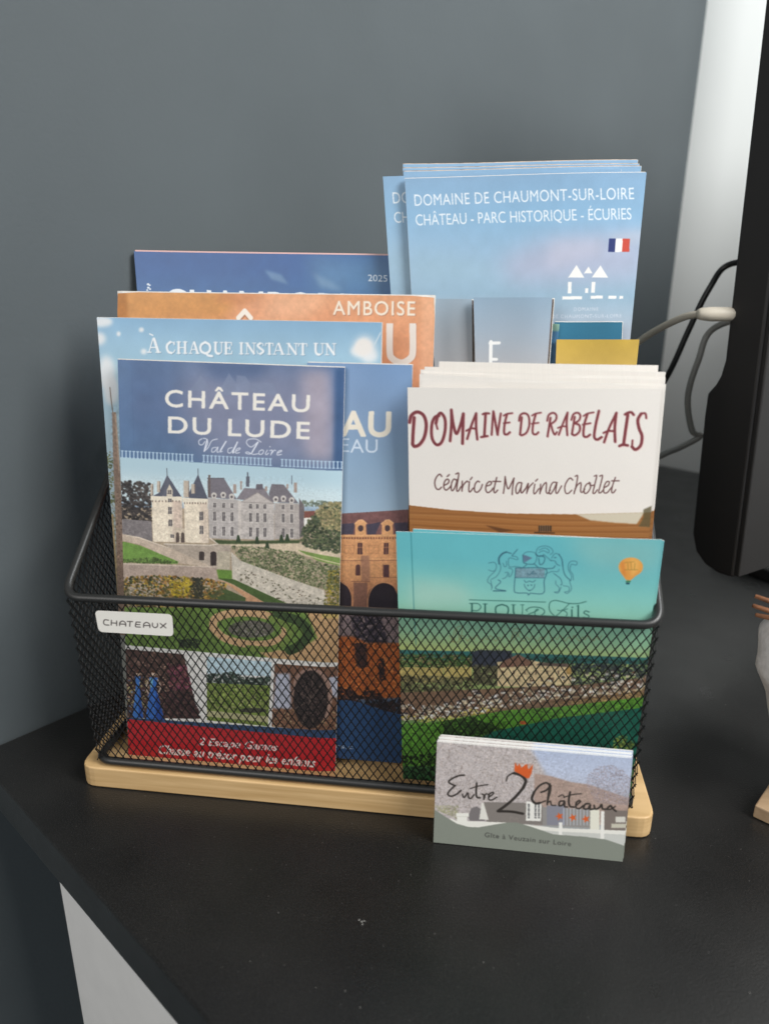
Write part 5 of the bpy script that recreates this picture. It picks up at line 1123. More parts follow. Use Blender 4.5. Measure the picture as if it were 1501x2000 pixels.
["l",[128,78,36],0.78,[175.99,114.96,192.42,112.88,235.72,116.67,278.02,115.98],1,0.35],
["l",[196,140,80],0.95,[176.73,113.96,192.47,111.75,235.79,115.75,278.14,114.89],1,0.35],
["l",[180,120,60],0.43,[177.48,112.96,192.52,110.62,235.86,114.82,278.26,113.8],1,0.35],
["l",[128,78,36],0.61,[178.23,111.96,192.57,109.48,235.93,113.9,278.38,112.7],1,0.35],
["p",[210,200,176],[239.48,138.86,269.55,141.03,266.84,135.41,257.72,135.57,245.97,136.32],0.5,1],
["p",[90,80,50],[269.01,142.32,272.49,144.24,272.75,134.1,267.78,134.3,269.42,138.37],0.41,0.8],
["p",[90,54,30],[198.55,131.68,212.5,129.65,205.66,128.38],0.43,0.8],
["p",[70,50,34],[223.02,132.65,228.96,132.95,229.17,130.06,223.22,129.75],0.0,1],
["l",[150,120,90],0.26,[223.85,132.96,224.07,129.8],0,1],
["l",[150,120,90],0.26,[224.87,133.01,225.09,129.85],0,1],
["l",[150,120,90],0.26,[225.89,133.07,226.11,129.9],0,1],
["l",[150,120,90],0.25,[226.91,133.12,227.13,129.96],0,1],
["l",[150,120,90],0.25,[227.92,133.17,228.15,130.01],0,1],
["l",[60,40,28],0.51,[221.54,129.21,230.49,129.4],0,1],
["l",[238,206,200],1.48,[164.72,180.36,164.39,173.12,164.31,167.99],1,1],
["l",[238,206,200],1.48,[162.68,178.15,163.42,181.29,166.09,183.0,169.03,181.47,170.31,177.24,169.61,171.73,167.45,168.1,165.12,167.15,164.31,168.39],1,1],
["l",[238,206,200],1.31,[175.97,181.68,174.07,180.85,172.83,177.32,173.12,171.46,175.24,168.39,177.53,169.65,178.9,174.79,178.71,180.23,176.89,182.87,175.51,181.67,174.7,178.16],1,1],
["l",[238,206,200],0.85,[174.7,178.16,175.47,175.65],1,1],
["l",[238,206,200],1.23,[181.43,184.55,181.69,177.61,181.38,170.38],1,1],
["l",[238,206,200],1.23,[181.44,184.16,182.65,177.64,184.14,173.8,185.71,177.74,186.84,182.99],1,1],
["l",[238,206,200],1.3,[186.84,182.99,186.94,175.85,187.02,169.41],1,1],
["l",[238,206,200],1.03,[192.53,183.35,190.68,177.91,189.04,171.63],1,1],
["l",[238,206,200],1.07,[192.53,183.35,192.83,176.82,193.57,171.6],1,1],
["l",[238,206,200],0.84,[188.5,175.32,190.74,176.56,193.05,176.25],1,1],
["l",[238,206,200],1.14,[196.71,183.1,196.64,173.07],1,1],
["l",[238,206,200],0.91,[195.46,183.06,196.5,183.55,198.2,183.53],1,1],
["l",[238,206,200],0.99,[195.24,172.71,198.08,173.31],1,1],
["l",[238,206,200],0.91,[200.04,184.54,199.83,173.96],1,1],
["l",[238,206,200],0.98,[200.13,184.35,202.49,174.05],1,1],
["l",[238,206,200],0.91,[202.49,174.05,203.37,183.69],1,1],
["l",[238,206,200],0.75,[204.73,182.78,206.12,183.59,208.42,184.04],1,1],
["l",[238,206,200],0.94,[206.13,183.39,205.35,179.16,205.36,174.92,206.65,174.39,207.84,175.39],1,1],
["l",[238,206,200],0.75,[204.93,179.34,207.47,179.81],1,1],
["l",[238,206,200],0.94,[212.65,182.27,212.38,174.58],1,1],
["l",[238,206,200],0.86,[211.55,180.7,211.96,183.2,213.77,184.13,215.53,182.93,216.15,179.13,215.25,175.65,213.27,174.23,212.38,174.58],1,1],
["l",[238,206,200],0.67,[217.08,183.2,218.47,184.08,220.86,184.61],1,1],
["l",[238,206,200],0.86,[218.67,183.97,217.84,179.57,217.88,175.55,219.28,174.82,220.34,175.82],1,1],
["l",[238,206,200],0.67,[217.17,179.55,220.12,180.1],1,1],
["l",[238,206,200],0.89,[225.17,182.47,224.47,174.04],1,1],
["l",[238,206,200],0.82,[223.82,181.1,224.27,183.58,226.05,184.7,227.6,183.69,227.4,181.4,225.49,179.63],1,1],
["l",[238,206,200],0.82,[225.49,179.63,226.65,176.42,227.58,175.0,228.38,176.17],1,1],
["l",[238,206,200],0.81,[232.31,184.96,230.82,180.37,229.29,174.98],1,1],
["l",[238,206,200],0.89,[232.31,184.96,232.32,180.04,233.02,174.92],1,1],
["l",[238,206,200],0.67,[228.69,178.02,230.56,178.84,232.61,178.72],1,1],
["l",[238,206,200],0.89,[235.58,183.18,234.97,175.56],1,1],
["l",[238,206,200],0.81,[234.22,181.81,234.94,184.29,236.72,185.03,237.92,183.82,237.54,181.73,235.7,180.34],1,1],
["l",[238,206,200],0.89,[235.7,180.34,237.91,179.47,238.13,176.81,236.43,175.03,235.1,175.37],1,1],
["l",[238,206,200],0.69,[239.33,183.68,240.96,184.78,243.54,185.39],1,1],
["l",[238,206,200],0.96,[240.97,184.67,239.97,179.92,240.04,175.16,241.47,174.41,242.86,175.45],1,1],
["l",[238,206,200],0.73,[239.28,179.82,242.6,180.57],1,1],
["l",[238,206,200],1.1,[245.71,186.05,244.88,179.7,244.75,174.56,246.18,173.35,247.92,174.48],1,1],
["l",[238,206,200],1.02,[253.3,185.42,250.83,178.76,249.23,172.23],1,1],
["l",[238,206,200],1.16,[253.21,185.23,253.2,178.84,253.97,172.59],1,1],
["l",[238,206,200],0.88,[248.59,176.41,250.6,177.31,253.34,177.33],1,1],
["l",[238,206,200],1.31,[258.2,184.64,257.68,171.39],1,1],
["l",[238,206,200],1.08,[256.99,184.79,258.17,185.58,259.6,185.81,260.72,184.72],1,1],
["l",[238,206,200],1.17,[255.98,170.75,257.57,171.39,259.54,171.08],1,1],
["l",[238,206,200],0.86,[266.23,183.4,265.58,185.43,263.79,185.38],1,1],
["l",[238,206,200],1.3,[263.8,185.26,262.71,182.54,263.64,178.81,265.22,175.46,265.07,171.28,263.08,169.37,261.42,170.57],1,1],
["l",[238,206,200],0.8,[261.42,170.57,261.39,173.43],1,1],
["l",[128,52,58],1.48,[164.37,180.7,164.03,173.46,163.95,168.33],1,1],
["l",[128,52,58],1.48,[162.32,178.49,163.06,181.63,165.74,183.34,168.68,181.8,169.96,177.57,169.25,172.07,167.08,168.45,164.76,167.49,163.94,168.73],1,1],
["l",[128,52,58],1.31,[175.61,182.02,173.71,181.19,172.47,177.66,172.76,171.8,174.88,168.73,177.17,169.99,178.54,175.13,178.35,180.56,176.53,183.21,175.15,182.01,174.34,178.5],1,1],
["l",[128,52,58],0.85,[174.34,178.5,175.11,175.99],1,1],
["l",[128,52,58],1.23,[181.07,184.88,181.33,177.95,181.02,170.72],1,1],
["l",[128,52,58],1.23,[181.09,184.5,182.29,177.98,183.78,174.14,185.36,178.08,186.48,183.32],1,1],
["l",[128,52,58],1.3,[186.48,183.32,186.58,176.18,186.66,169.75],1,1],
["l",[128,52,58],1.03,[192.17,183.69,190.32,178.24,188.68,171.97],1,1],
["l",[128,52,58],1.07,[192.17,183.69,192.47,177.16,193.21,171.94],1,1],
["l",[128,52,58],0.84,[188.14,175.65,190.38,176.89,192.69,176.58],1,1],
["l",[128,52,58],1.14,[196.35,183.43,196.28,173.41],1,1],
["l",[128,52,58],0.91,[195.11,183.4,196.14,183.89,197.85,183.86],1,1],
["l",[128,52,58],0.99,[194.88,173.05,197.72,173.65],1,1],
["l",[128,52,58],0.91,[199.68,184.87,199.47,174.29],1,1],
["l",[128,52,58],0.98,[199.77,184.69,202.13,174.39],1,1],
["l",[128,52,58],0.91,[202.13,174.39,203.01,184.02],1,1],
["l",[128,52,58],0.75,[204.38,183.11,205.76,183.92,208.06,184.37],1,1],
["l",[128,52,58],0.94,[205.77,183.73,204.99,179.49,205.01,175.26,206.29,174.72,207.48,175.73],1,1],
["l",[128,52,58],0.75,[204.57,179.67,207.11,180.14],1,1],
["l",[128,52,58],0.94,[212.3,182.6,212.02,174.92],1,1],
["l",[128,52,58],0.86,[211.19,181.04,211.6,183.53,213.41,184.46,215.17,183.26,215.79,179.46,214.89,175.98,212.91,174.56,212.02,174.92],1,1],
["l",[128,52,58],0.67,[216.72,183.53,218.12,184.41,220.5,184.94],1,1],
["l",[128,52,58],0.86,[218.31,184.31,217.48,179.9,217.52,175.88,218.92,175.16,219.98,176.15],1,1],
["l",[128,52,58],0.67,[216.81,179.88,219.76,180.43],1,1],
["l",[128,52,58],0.89,[224.81,182.8,224.11,174.38],1,1],
["l",[128,52,58],0.82,[223.46,181.43,223.91,183.91,225.69,185.02,227.24,184.01,227.04,181.73,225.13,179.96],1,1],
["l",[128,52,58],0.82,[225.13,179.96,226.29,176.75,227.22,175.33,228.02,176.51],1,1],
["l",[128,52,58],0.81,[231.95,185.29,230.46,180.71,228.93,175.31],1,1],
["l",[128,52,58],0.89,[231.95,185.29,231.96,180.37,232.66,175.25],1,1],
["l",[128,52,58],0.67,[228.33,178.35,230.2,179.18,232.25,179.05],1,1],
["l",[128,52,58],0.89,[235.22,183.51,234.61,175.89],1,1],
["l",[128,52,58],0.81,[233.86,182.14,234.58,184.62,236.36,185.35,237.56,184.15,237.18,182.06,235.34,180.67],1,1],
["l",[128,52,58],0.89,[235.34,180.67,237.55,179.8,237.77,177.14,236.06,175.37,234.74,175.7],1,1],
["l",[128,52,58],0.69,[238.97,184.0,240.6,185.11,243.18,185.71],1,1],
["l",[128,52,58],0.96,[240.61,184.99,239.62,180.24,239.68,175.49,241.11,174.74,242.5,175.78],1,1],
["l",[128,52,58],0.73,[238.92,180.15,242.24,180.9],1,1],
["l",[128,52,58],1.1,[245.35,186.38,244.52,180.03,244.39,174.89,245.82,173.68,247.56,174.81],1,1],
["l",[128,52,58],1.02,[252.94,185.75,250.47,179.09,248.87,172.56],1,1],
["l",[128,52,58],1.16,[252.85,185.56,252.84,179.17,253.61,172.92],1,1],
["l",[128,52,58],0.88,[248.23,176.74,250.24,177.64,252.98,177.66],1,1],
["l",[128,52,58],1.31,[257.84,184.97,257.32,171.72],1,1],
["l",[128,52,58],1.08,[256.63,185.12,257.82,185.9,259.24,186.13,260.36,185.05],1,1],
["l",[128,52,58],1.17,[255.62,171.09,257.21,171.72,259.18,171.41],1,1],
["l",[128,52,58],0.86,[265.87,183.73,265.23,185.76,263.43,185.7],1,1],
["l",[128,52,58],1.3,[263.44,185.59,262.35,182.87,263.28,179.14,264.86,175.79,264.71,171.61,262.71,169.7,261.06,170.9],1,1],
["l",[128,52,58],0.8,[261.06,170.9,261.03,173.76],1,1],
["l",[98,58,56],0.57,[177.84,153.93,176.76,154.96,175.31,153.36,174.64,150.87,175.32,148.27,176.69,147.71,177.86,148.85],1,1],
["l",[98,58,56],0.57,[179.17,149.83,180.78,150.83,181.18,152.23,180.26,152.8,179.12,151.37,178.91,148.89,180.0,147.55,181.46,148.7,182.31,149.97],1,1],
["l",[98,58,56],0.57,[180.31,154.03,181.23,154.99],1,1],
["l",[98,58,56],0.57,[184.6,152.53,183.39,152.94,182.42,150.9,182.38,148.12,183.15,147.54,184.26,149.75,184.94,152.85],1,1],
["l",[98,58,56],0.57,[184.19,155.42,185.51,155.62,184.99,150.09,184.94,147.61,185.69,147.49,186.8,149.55],1,1],
["l",[98,58,56],0.57,[187.29,152.18,187.33,147.41],1,1],
["l",[98,58,56],0.56,[187.3,148.34,187.95,150.52,189.36,152.27,189.82,151.98],1,1],
["l",[98,58,56],0.56,[190.55,152.17,190.43,148.17,191.06,147.27,192.46,149.18],1,1],
["l",[98,58,56],0.56,[190.96,153.1,191.65,154.2],1,1],
["l",[98,58,56],0.56,[195.14,152.21,194.24,152.48,193.13,150.75,193.11,147.98,194.33,147.26,195.75,148.71,196.52,151.05],1,1],
["l",[98,58,56],0.56,[198.18,150.35,200.07,151.05,200.59,152.29,199.55,152.55,198.43,151.28,198.11,148.81,199.07,147.32,200.51,148.15,201.47,149.58],1,1],
["l",[98,58,56],0.56,[202.82,154.67,202.14,150.83,201.83,148.36,202.47,147.41,203.58,148.75],1,1],
["l",[98,58,56],0.56,[201.16,152.77,204.68,152.83],1,1],
["l",[98,58,56],0.56,[206.59,155.28,206.54,151.02,206.22,147.33],1,1],
["l",[98,58,56],0.56,[206.6,155.13,207.4,151.36,208.38,149.57,209.43,151.76,210.57,154.69],1,1],
["l",[98,58,56],0.56,[210.57,154.69,210.25,150.27,210.24,146.9],1,1],
["l",[98,58,56],0.55,[214.05,152.72,212.6,152.5,211.71,150.33,212.0,147.9,212.89,147.78,213.9,150.43,214.2,152.57,213.99,148.9,214.64,147.95,215.97,149.91],1,1],
["l",[98,58,56],0.52,[214.68,148.0,216.09,149.99,217.01,152.44],1,1],
["l",[98,58,56],0.52,[217.16,152.44,216.69,147.77],1,1],
["l",[98,58,56],0.52,[216.8,148.42,217.58,150.7,219.27,152.85],1,1],
["l",[98,58,56],0.52,[220.08,152.25,219.78,148.87,220.38,147.77,222.05,150.26],1,1],
["l",[98,58,56],0.52,[220.29,153.69,221.14,154.68],1,1],
["l",[98,58,56],0.52,[222.67,152.36,222.61,147.87],1,1],
["l",[98,58,56],0.52,[222.64,148.36,223.64,151.6,224.89,153.25,225.26,152.31,225.34,149.12,226.17,148.19,227.12,149.84],1,1],
["l",[98,58,56],0.52,[229.89,153.47,228.08,153.39,227.03,151.11,226.75,148.54,227.55,148.1,228.89,150.56,229.76,153.14,229.59,149.31,230.41,148.54,231.98,151.97],1,1],
["l",[98,58,56],0.51,[236.74,154.87,235.46,155.76,234.09,153.97,233.45,151.39,234.04,148.87,235.27,148.6,236.67,150.1],1,1],
["l",[98,58,56],0.51,[237.65,156.65,238.69,156.85,238.44,152.57,237.79,148.56],1,1],
["l",[98,58,56],0.51,[237.79,149.35,238.76,152.26,240.15,153.75,240.53,152.81,240.63,149.8,241.42,149.36,242.35,150.83],1,1],
["l",[98,58,56],0.51,[244.51,153.78,242.91,153.08,242.05,150.82,242.51,148.93,243.82,149.46,244.82,151.89,244.03,154.07,245.05,152.69,246.23,152.9],1,1],
["l",[98,58,56],0.51,[246.02,157.0,247.05,157.2,246.53,152.92,246.09,149.41,246.86,149.12,247.92,150.76],1,1],
["l",[98,58,56],0.51,[248.41,157.1,249.58,157.3,249.07,153.03,248.61,149.84,249.4,149.39,250.61,150.88],1,1],
["l",[98,58,56],0.51,[250.82,151.84,252.51,153.02,252.81,154.61,251.62,154.56,250.77,152.47,250.86,149.78,252.23,149.52,253.56,151.32,254.34,152.62],1,1],
["l",[98,58,56],0.51,[255.29,156.76,254.34,152.62,254.28,150.09,255.07,149.65,255.97,151.11],1,1],
["l",[98,58,56],0.5,[253.81,155.12,257.07,155.26],1,1]],
'turq':[
["g",[[134.08,[96,190,200]],[121.74,[98,190,198]],[106.56,[128,204,194]],[93.59,[146,208,180]],[84.33,[160,212,168]],[75.46,[200,216,130]],[71.66,[196,214,126]],[5.94,[60,110,60]]]],
["p",[176,214,196],[165.74,110.58,189.06,109.5,196.42,99.84,166.03,95.22],7.02,0.6],
["p",[150,196,186],[232.39,136.38,275.41,136.32,275.25,119.73,244.73,120.32],8.62,0.5],
["n",0.02,10.0,[]],
["l",[40,120,130],0.33,[165.77,133.36,167.94,94.83,169.27,76.97],0,0.8],
["p",[118,150,166],[212.78,118.67,225.59,119.2,225.62,114.76,212.91,114.07],0.0,0.85],
["n",0.25,0.47,[212.78,118.67,225.59,119.2,225.62,114.76,212.91,114.07]],
["p",[92,104,134],[215.51,125.17,216.71,125.08,219.76,123.96,216.35,121.49],0.0,0.8],
["l",[52,104,122],0.24,[205.91,120.39,206.21,117.79,204.73,114.4,202.39,112.6],1,1],
["l",[52,104,122],0.24,[200.78,120.42,203.17,120.88,204.31,119.31,203.7,116.65,201.42,113.87,200.77,111.5,202.21,110.26,202.9,108.63],1,1],
["l",[52,104,122],0.24,[200.94,117.14,202.49,116.58,203.68,116.98],1,1],
["l",[52,104,122],0.72,[205.46,120.36,205.23,122.96,206.55,125.15,208.29,126.12],1,1],
["l",[52,104,122],0.42,[208.29,126.12,210.42,125.53],1,1],
["l",[52,104,122],0.36,[210.92,124.59,212.97,127.61],1,1],
["l",[52,104,122],0.24,[210.79,124.25,212.59,124.2,213.54,123.28,212.98,122.76,209.65,123.28,209.95,119.32,212.88,119.49,215.91,119.02],1,1],
["l",[52,104,122],0.24,[208.54,121.85,208.67,119.57,207.79,119.19,207.09,120.79],1,1],
["l",[52,104,122],0.24,[209.62,118.65,211.48,117.77,211.04,115.11,210.02,114.39,210.08,116.04],1,1],
["l",[52,104,122],0.24,[207.22,113.23,208.69,113.98,209.61,116.35,208.25,116.26],1,1],
["l",[52,104,122],0.24,[202.11,112.25,202.89,108.97,202.65,107.61],1,1],
["l",[52,104,122],0.36,[205.43,112.62,206.55,111.53,204.44,108.4,209.06,107.52],1,1],
["l",[52,104,122],0.49,[209.07,107.35,203.6,107.07],1,1],
["l",[52,104,122],0.24,[215.51,125.17,216.62,126.36,218.67,126.8,221.09,126.13,221.57,123.58,220.54,121.25,217.58,120.91],1,1],
["l",[52,104,122],0.36,[215.51,125.17,216.04,121.63,217.58,120.91,215.91,119.02],1,1],
["l",[52,104,122],0.36,[220.69,121.26,222.75,119.42],1,1],
["l",[52,104,122],0.24,[218.48,120.8,220.56,120.92],1,1],
["l",[52,104,122],0.53,[221.11,125.81,222.36,124.92,224.41,125.35],1,1],
["l",[52,104,122],0.24,[221.09,126.13,221.8,128.74,224.66,129.92,227.38,129.05,228.4,127.19,227.31,126.0],1,1],
["l",[52,104,122],0.24,[222.45,127.82,224.74,128.91,226.57,128.05,226.67,126.77],1,1],
["l",[52,104,122],0.24,[222.25,126.52,224.24,127.6,226.37,126.75],1,1],
["l",[52,104,122],0.36,[222.93,125.27,225.06,124.42,224.66,121.81,223.23,121.08,222.43,123.95],1,1],
["l",[52,104,122],0.24,[224.36,126.0,226.24,124.49,228.13,122.99],1,1],
["l",[52,104,122],0.36,[212.77,118.77,225.59,119.2,225.6,113.04,225.7,107.42,219.86,106.98],1,1],
["l",[52,104,122],0.36,[219.86,106.98,219.17,106.0,218.5,106.95,213.96,106.83,212.81,108.26,212.82,115.55,212.77,118.77],1,1],
["l",[52,104,122],0.24,[212.91,114.07,225.62,114.76],1,1],
["l",[52,104,122],0.3,[216.89,113.16,217.7,112.16,219.31,112.82,220.69,112.47,221.82,113.47],1,1],
["l",[52,104,122],0.3,[217.01,111.19,217.72,109.57,219.62,108.19,221.32,109.8,221.66,111.48],1,1],
["l",[52,104,122],0.54,[218.61,110.79,218.8,110.63],1,1],
["l",[52,104,122],0.54,[220.1,111.05,220.29,110.89],1,1],
["l",[52,104,122],0.42,[219.46,108.42,219.76,108.44],1,1],
["l",[52,104,122],0.24,[217.87,116.52,219.11,115.93,220.76,118.0,220.28,116.33,222.04,116.77],1,1],
["l",[52,104,122],0.24,[228.03,124.27,229.06,126.26,230.52,126.51,232.32,124.2,233.04,120.68],1,1],
["l",[52,104,122],0.35,[231.11,126.38,232.66,123.57,233.44,119.41,234.56,116.55,237.13,114.09],1,1],
["l",[52,104,122],0.29,[227.52,123.27,229.6,123.07,230.29,121.82,231.84,120.94],1,1],
["l",[52,104,122],0.41,[229.19,124.66,229.92,124.7],1,1],
["l",[52,104,122],0.38,[225.74,119.21,228.98,119.63,229.78,120.82],1,1],
["l",[52,104,122],0.24,[225.79,116.5,228.51,117.98,231.17,118.14,231.67,119.3],1,1],
["l",[52,104,122],0.3,[229.46,117.22,232.62,114.79,233.48,112.22,232.85,111.85],1,1],
["l",[52,104,122],0.24,[230.62,113.68,230.9,112.06,232.36,110.5,232.21,108.67,230.45,108.22,232.26,108.01,233.23,110.88],1,1],
["l",[52,104,122],0.24,[234.06,111.59,236.49,111.09,236.65,109.12,234.91,108.51,236.15,107.93,237.51,109.5,237.7,110.84,236.54,114.05],1,1],
["l",[52,104,122],0.24,[238.28,114.49,237.77,117.07,236.4,119.26,236.78,121.88,238.85,121.67,239.02,123.14,237.23,123.51,235.7,122.46,235.64,119.54,237.23,116.38,237.13,114.09],1,1],
["l",[44,100,92],0.34,[193.05,101.94,226.98,103.09],1,1],
["l",[44,100,92],0.69,[194.29,100.12,194.61,93.04],1,1],
["l",[44,100,92],0.39,[193.25,100.14,197.01,100.3,198.39,98.67,196.96,96.81,194.57,96.79],1,1],
["l",[44,100,92],0.69,[200.25,100.37,200.59,93.45],1,1],
["l",[44,100,92],0.3,[199.3,100.31,201.19,100.43],1,1],
["l",[44,100,92],0.3,[199.64,93.39,204.05,93.69,204.43,94.68],1,1],
["l",[44,100,92],0.6,[207.76,100.63,205.46,99.53,205.06,97.36,206.14,95.04,208.12,94.36],1,1],
["l",[44,100,92],0.6,[207.76,100.63,210.17,99.85,210.81,97.75,210.0,95.31,208.12,94.36],1,1],
["l",[44,100,92],0.64,[212.9,100.74,213.2,97.2,214.31,95.12,215.61,94.88],1,1],
["l",[44,100,92],0.3,[215.61,94.88,217.04,96.03,216.94,101.01],1,1],
["l",[44,100,92],0.3,[212.04,100.78,213.87,100.9],1,1],
["l",[44,100,92],0.3,[216.08,101.05,217.57,101.15],1,1],
["l",[44,100,92],0.38,[218.59,98.52,220.41,99.97,223.36,100.35,225.95,99.72,226.92,98.13,225.36,96.13,223.7,95.44,222.63,97.37,223.23,99.21,224.08,99.12,222.26,97.82,220.0,96.61,219.68,95.02],1,1],
["l",[44,100,92],0.26,[218.79,98.77,219.27,97.85],1,1],
["l",[44,100,92],0.38,[232.18,95.79,229.18,99.0,228.9,102.75,230.9,104.15,233.66,103.86,237.07,103.15,241.24,103.33,244.69,104.5],1,1],
["l",[44,100,92],0.34,[237.5,103.09,234.84,99.62,231.35,95.59],1,1],
["l",[44,100,92],0.29,[232.53,99.46,234.65,99.37,236.87,100.46],1,1],
["l",[44,100,92],0.34,[234.4,99.82,236.84,98.34,236.02,95.44,234.41,94.38],1,1],
["l",[44,100,92],0.59,[238.79,100.12,239.13,96.13],1,1],
["l",[44,100,92],0.67,[238.9,101.3,238.99,101.31],1,1],
["l",[44,100,92],0.67,[241.42,102.32,241.93,96.32],1,1],
["l",[44,100,92],0.25,[241.23,96.18,242.69,96.28],1,1],
["l",[44,100,92],0.25,[238.42,95.99,239.85,96.08],1,1],
["l",[44,100,92],0.25,[240.73,101.99,241.41,102.41],1,1],
["l",[44,100,92],0.46,[246.39,99.46,244.89,99.92,244.23,98.84,246.35,97.67,246.23,96.62,244.12,96.71],1,1],
["p",[240,166,72],[267.29,122.37,267.24,121.21,266.85,120.1,266.13,119.13,265.13,118.35,263.93,117.82,262.61,117.59,261.25,117.66,259.95,118.03,258.8,118.68,257.88,119.56,257.25,120.61,256.95,121.76,257.01,122.93,257.42,124.03,258.15,125.0,259.14,125.77,260.34,126.28,261.66,126.51,263.01,126.43,264.29,126.06,265.44,125.42,266.35,124.55,266.99,123.51],0.0,1],
["p",[236,156,66],[257.41,120.11,267.19,120.7,262.68,115.78,260.76,115.79],0.0,1],
["p",[248,186,90],[261.7,126.13,265.27,125.06,265.25,119.94,262.65,117.2],1.26,0.7],
["p",[222,124,50],[257.37,123.32,258.9,125.33,260.63,117.08,259.05,118.28],0.92,0.6],
["l",[150,120,50],0.29,[259.35,123.76,260.47,124.15,261.09,120.98],1,0.7],
["l",[150,120,50],0.29,[261.9,124.23,262.56,120.74],1,0.7],
["l",[150,120,50],0.29,[263.65,124.01,263.71,120.81],1,0.7],
["l",[150,120,50],0.29,[259.68,120.57,265.15,120.9],1,0.7],
["l",[150,120,50],0.29,[261.04,124.18,263.3,124.63],1,0.7],
["p",[70,130,80],[260.67,115.53,262.7,115.65,262.78,114.88,260.76,114.75],0.0,1],
["p",[24,70,86],[260.83,114.63,262.33,114.72,262.43,113.82,260.92,113.72],0.0,1],
["l",[150,100,40],0.2,[184.21,83.23,185.55,81.89,186.89,80.55,187.94,86.81,189.44,81.46,190.64,83.7,191.98,82.37,193.32,81.03,194.5,83.27,195.85,81.94,197.03,84.17,198.37,82.84,199.71,81.5,200.88,83.74,202.22,82.41,203.38,84.63,204.73,83.31,206.07,81.98,207.22,84.2,208.56,82.88,209.71,85.1,211.05,83.77,212.4,82.45,213.53,84.67,214.63,87.32,216.0,85.56,217.34,84.24,218.69,82.91,219.81,85.13,221.15,83.81,222.26,86.01,223.6,84.7,224.95,83.38,226.05,85.59,227.4,84.27,228.49,86.47,229.54,89.1,231.18,83.84,232.26,86.04,233.61,84.73,234.68,86.92,236.03,85.61,237.38,84.3,238.44,86.49,239.79,85.19,240.85,87.37,242.2,86.07,243.55,84.76,244.59,86.95,245.94,85.64,246.98,87.82,248.33,86.52,249.68,85.22,250.71,87.4,252.06,86.09,253.08,88.27],1,0.75],
["l",[150,100,40],0.2,[185.9,81.02,187.3,86.94,190.46,88.06,189.14,80.81,185.13,80.06],1,0.7],
["l",[150,100,40],0.2,[213.0,83.03,213.83,88.85,216.65,87.73,213.84,82.2],1,0.7],
["p",[60,128,124],[158.27,73.76,195.79,75.89,287.56,78.96,287.94,75.91,158.33,68.41],0.32,1],
["d",[[64,100,52],[50,80,44],[90,120,60],[160,130,90]],500,0.58,1.23,[158.29,71.64,195.88,73.9,196.16,67.7,158.38,63.94],51,1],
["d",[[60,92,60],[52,78,66],[60,70,76]],400,0.54,1.08,[221.41,75.15,287.72,77.66,288.82,68.87,240.79,69.45,223.24,71.68],52,1],
["p",[208,186,108],[158.37,64.69,182.34,66.14,182.6,58.24,158.47,56.23],0.0,1],
["p",[212,190,110],[182.73,66.82,195.52,67.47,196.08,60.29,182.95,60.14],0.0,1],
["d",[[120,116,78],[150,140,96],[96,90,60],[70,66,50]],420,0.66,1.41,[158.43,60.01,196.4,62.18,196.78,53.79,182.81,51.65,158.55,49.57],53,1],
["p",[66,72,86],[195.41,75.41,198.17,76.8,213.32,77.59,214.86,71.93,207.43,68.6,195.75,67.67],0.0,1],
["p",[60,64,72],[196.54,77.31,197.02,77.34,197.12,75.09,196.64,75.05],0.0,1],
["p",[60,64,72],[199.26,77.51,199.74,77.55,199.85,75.3,199.37,75.26],0.0,1],
["p",[60,64,72],[201.98,77.72,202.46,77.75,202.57,75.5,202.09,75.47],0.0,1],
["p",[60,64,72],[204.69,77.92,205.17,77.96,205.28,75.71,204.81,75.68],0.0,1],
["p",[60,64,72],[207.39,78.13,207.87,78.17,207.99,75.92,207.52,75.88],0.0,1],
["p",[60,64,72],[210.09,78.33,210.57,78.37,210.7,76.13,210.22,76.09],0.0,1],
["d",[[92,88,66],[74,72,56],[110,104,76]],200,0.65,1.3,[196.5,69.11,207.41,69.06,207.98,58.49,197.38,58.54],54,1],
["p",[238,212,160],[207.28,71.33,223.12,73.3,241.03,71.28,241.78,62.24,220.88,59.11,207.98,58.49],0.0,1],
["p",[150,110,90],[207.46,68.15,223.31,70.6,223.17,72.58,216.59,76.13,209.68,71.52],0.0,1],
["p",[120,100,90],[224.88,70.9,240.64,71.25,238.93,72.92,226.36,72.38],0.0,1],
["p",[120,96,76],[209.54,66.94,210.34,67.0,210.45,64.99,209.65,64.93],0.0,1],
["p",[120,96,76],[212.31,63.48,213.11,63.55,213.23,61.53,212.43,61.46],0.0,1],
["p",[120,96,76],[214.65,67.35,215.45,67.41,215.57,65.41,214.78,65.34],0.0,1],
["p",[120,96,76],[217.43,63.9,218.23,63.97,218.36,61.95,217.56,61.89],0.0,1],
["p",[120,96,76],[219.75,67.76,220.55,67.83,220.68,65.82,219.88,65.76],0.0,1],
["p",[120,96,76],[222.54,64.32,223.33,64.39,223.47,62.38,222.67,62.31],0.0,1],
["p",[120,96,76],[224.83,68.17,225.62,68.23,225.76,66.24,224.97,66.17],0.0,1],
["p",[120,96,76],[227.62,64.74,228.41,64.8,228.55,62.8,227.76,62.73],0.0,1],
["p",[120,96,76],[229.88,68.58,230.67,68.64,230.82,66.65,230.03,66.58],0.0,1],
["p",[120,96,76],[232.68,65.15,233.47,65.22,233.62,63.22,232.83,63.15],0.0,1],
["p",[120,96,76],[234.92,68.98,235.7,69.05,235.86,67.06,235.07,66.99],0.0,1],
["p",[120,96,76],[237.72,65.57,238.5,65.63,238.66,63.63,237.88,63.57],0.0,1],
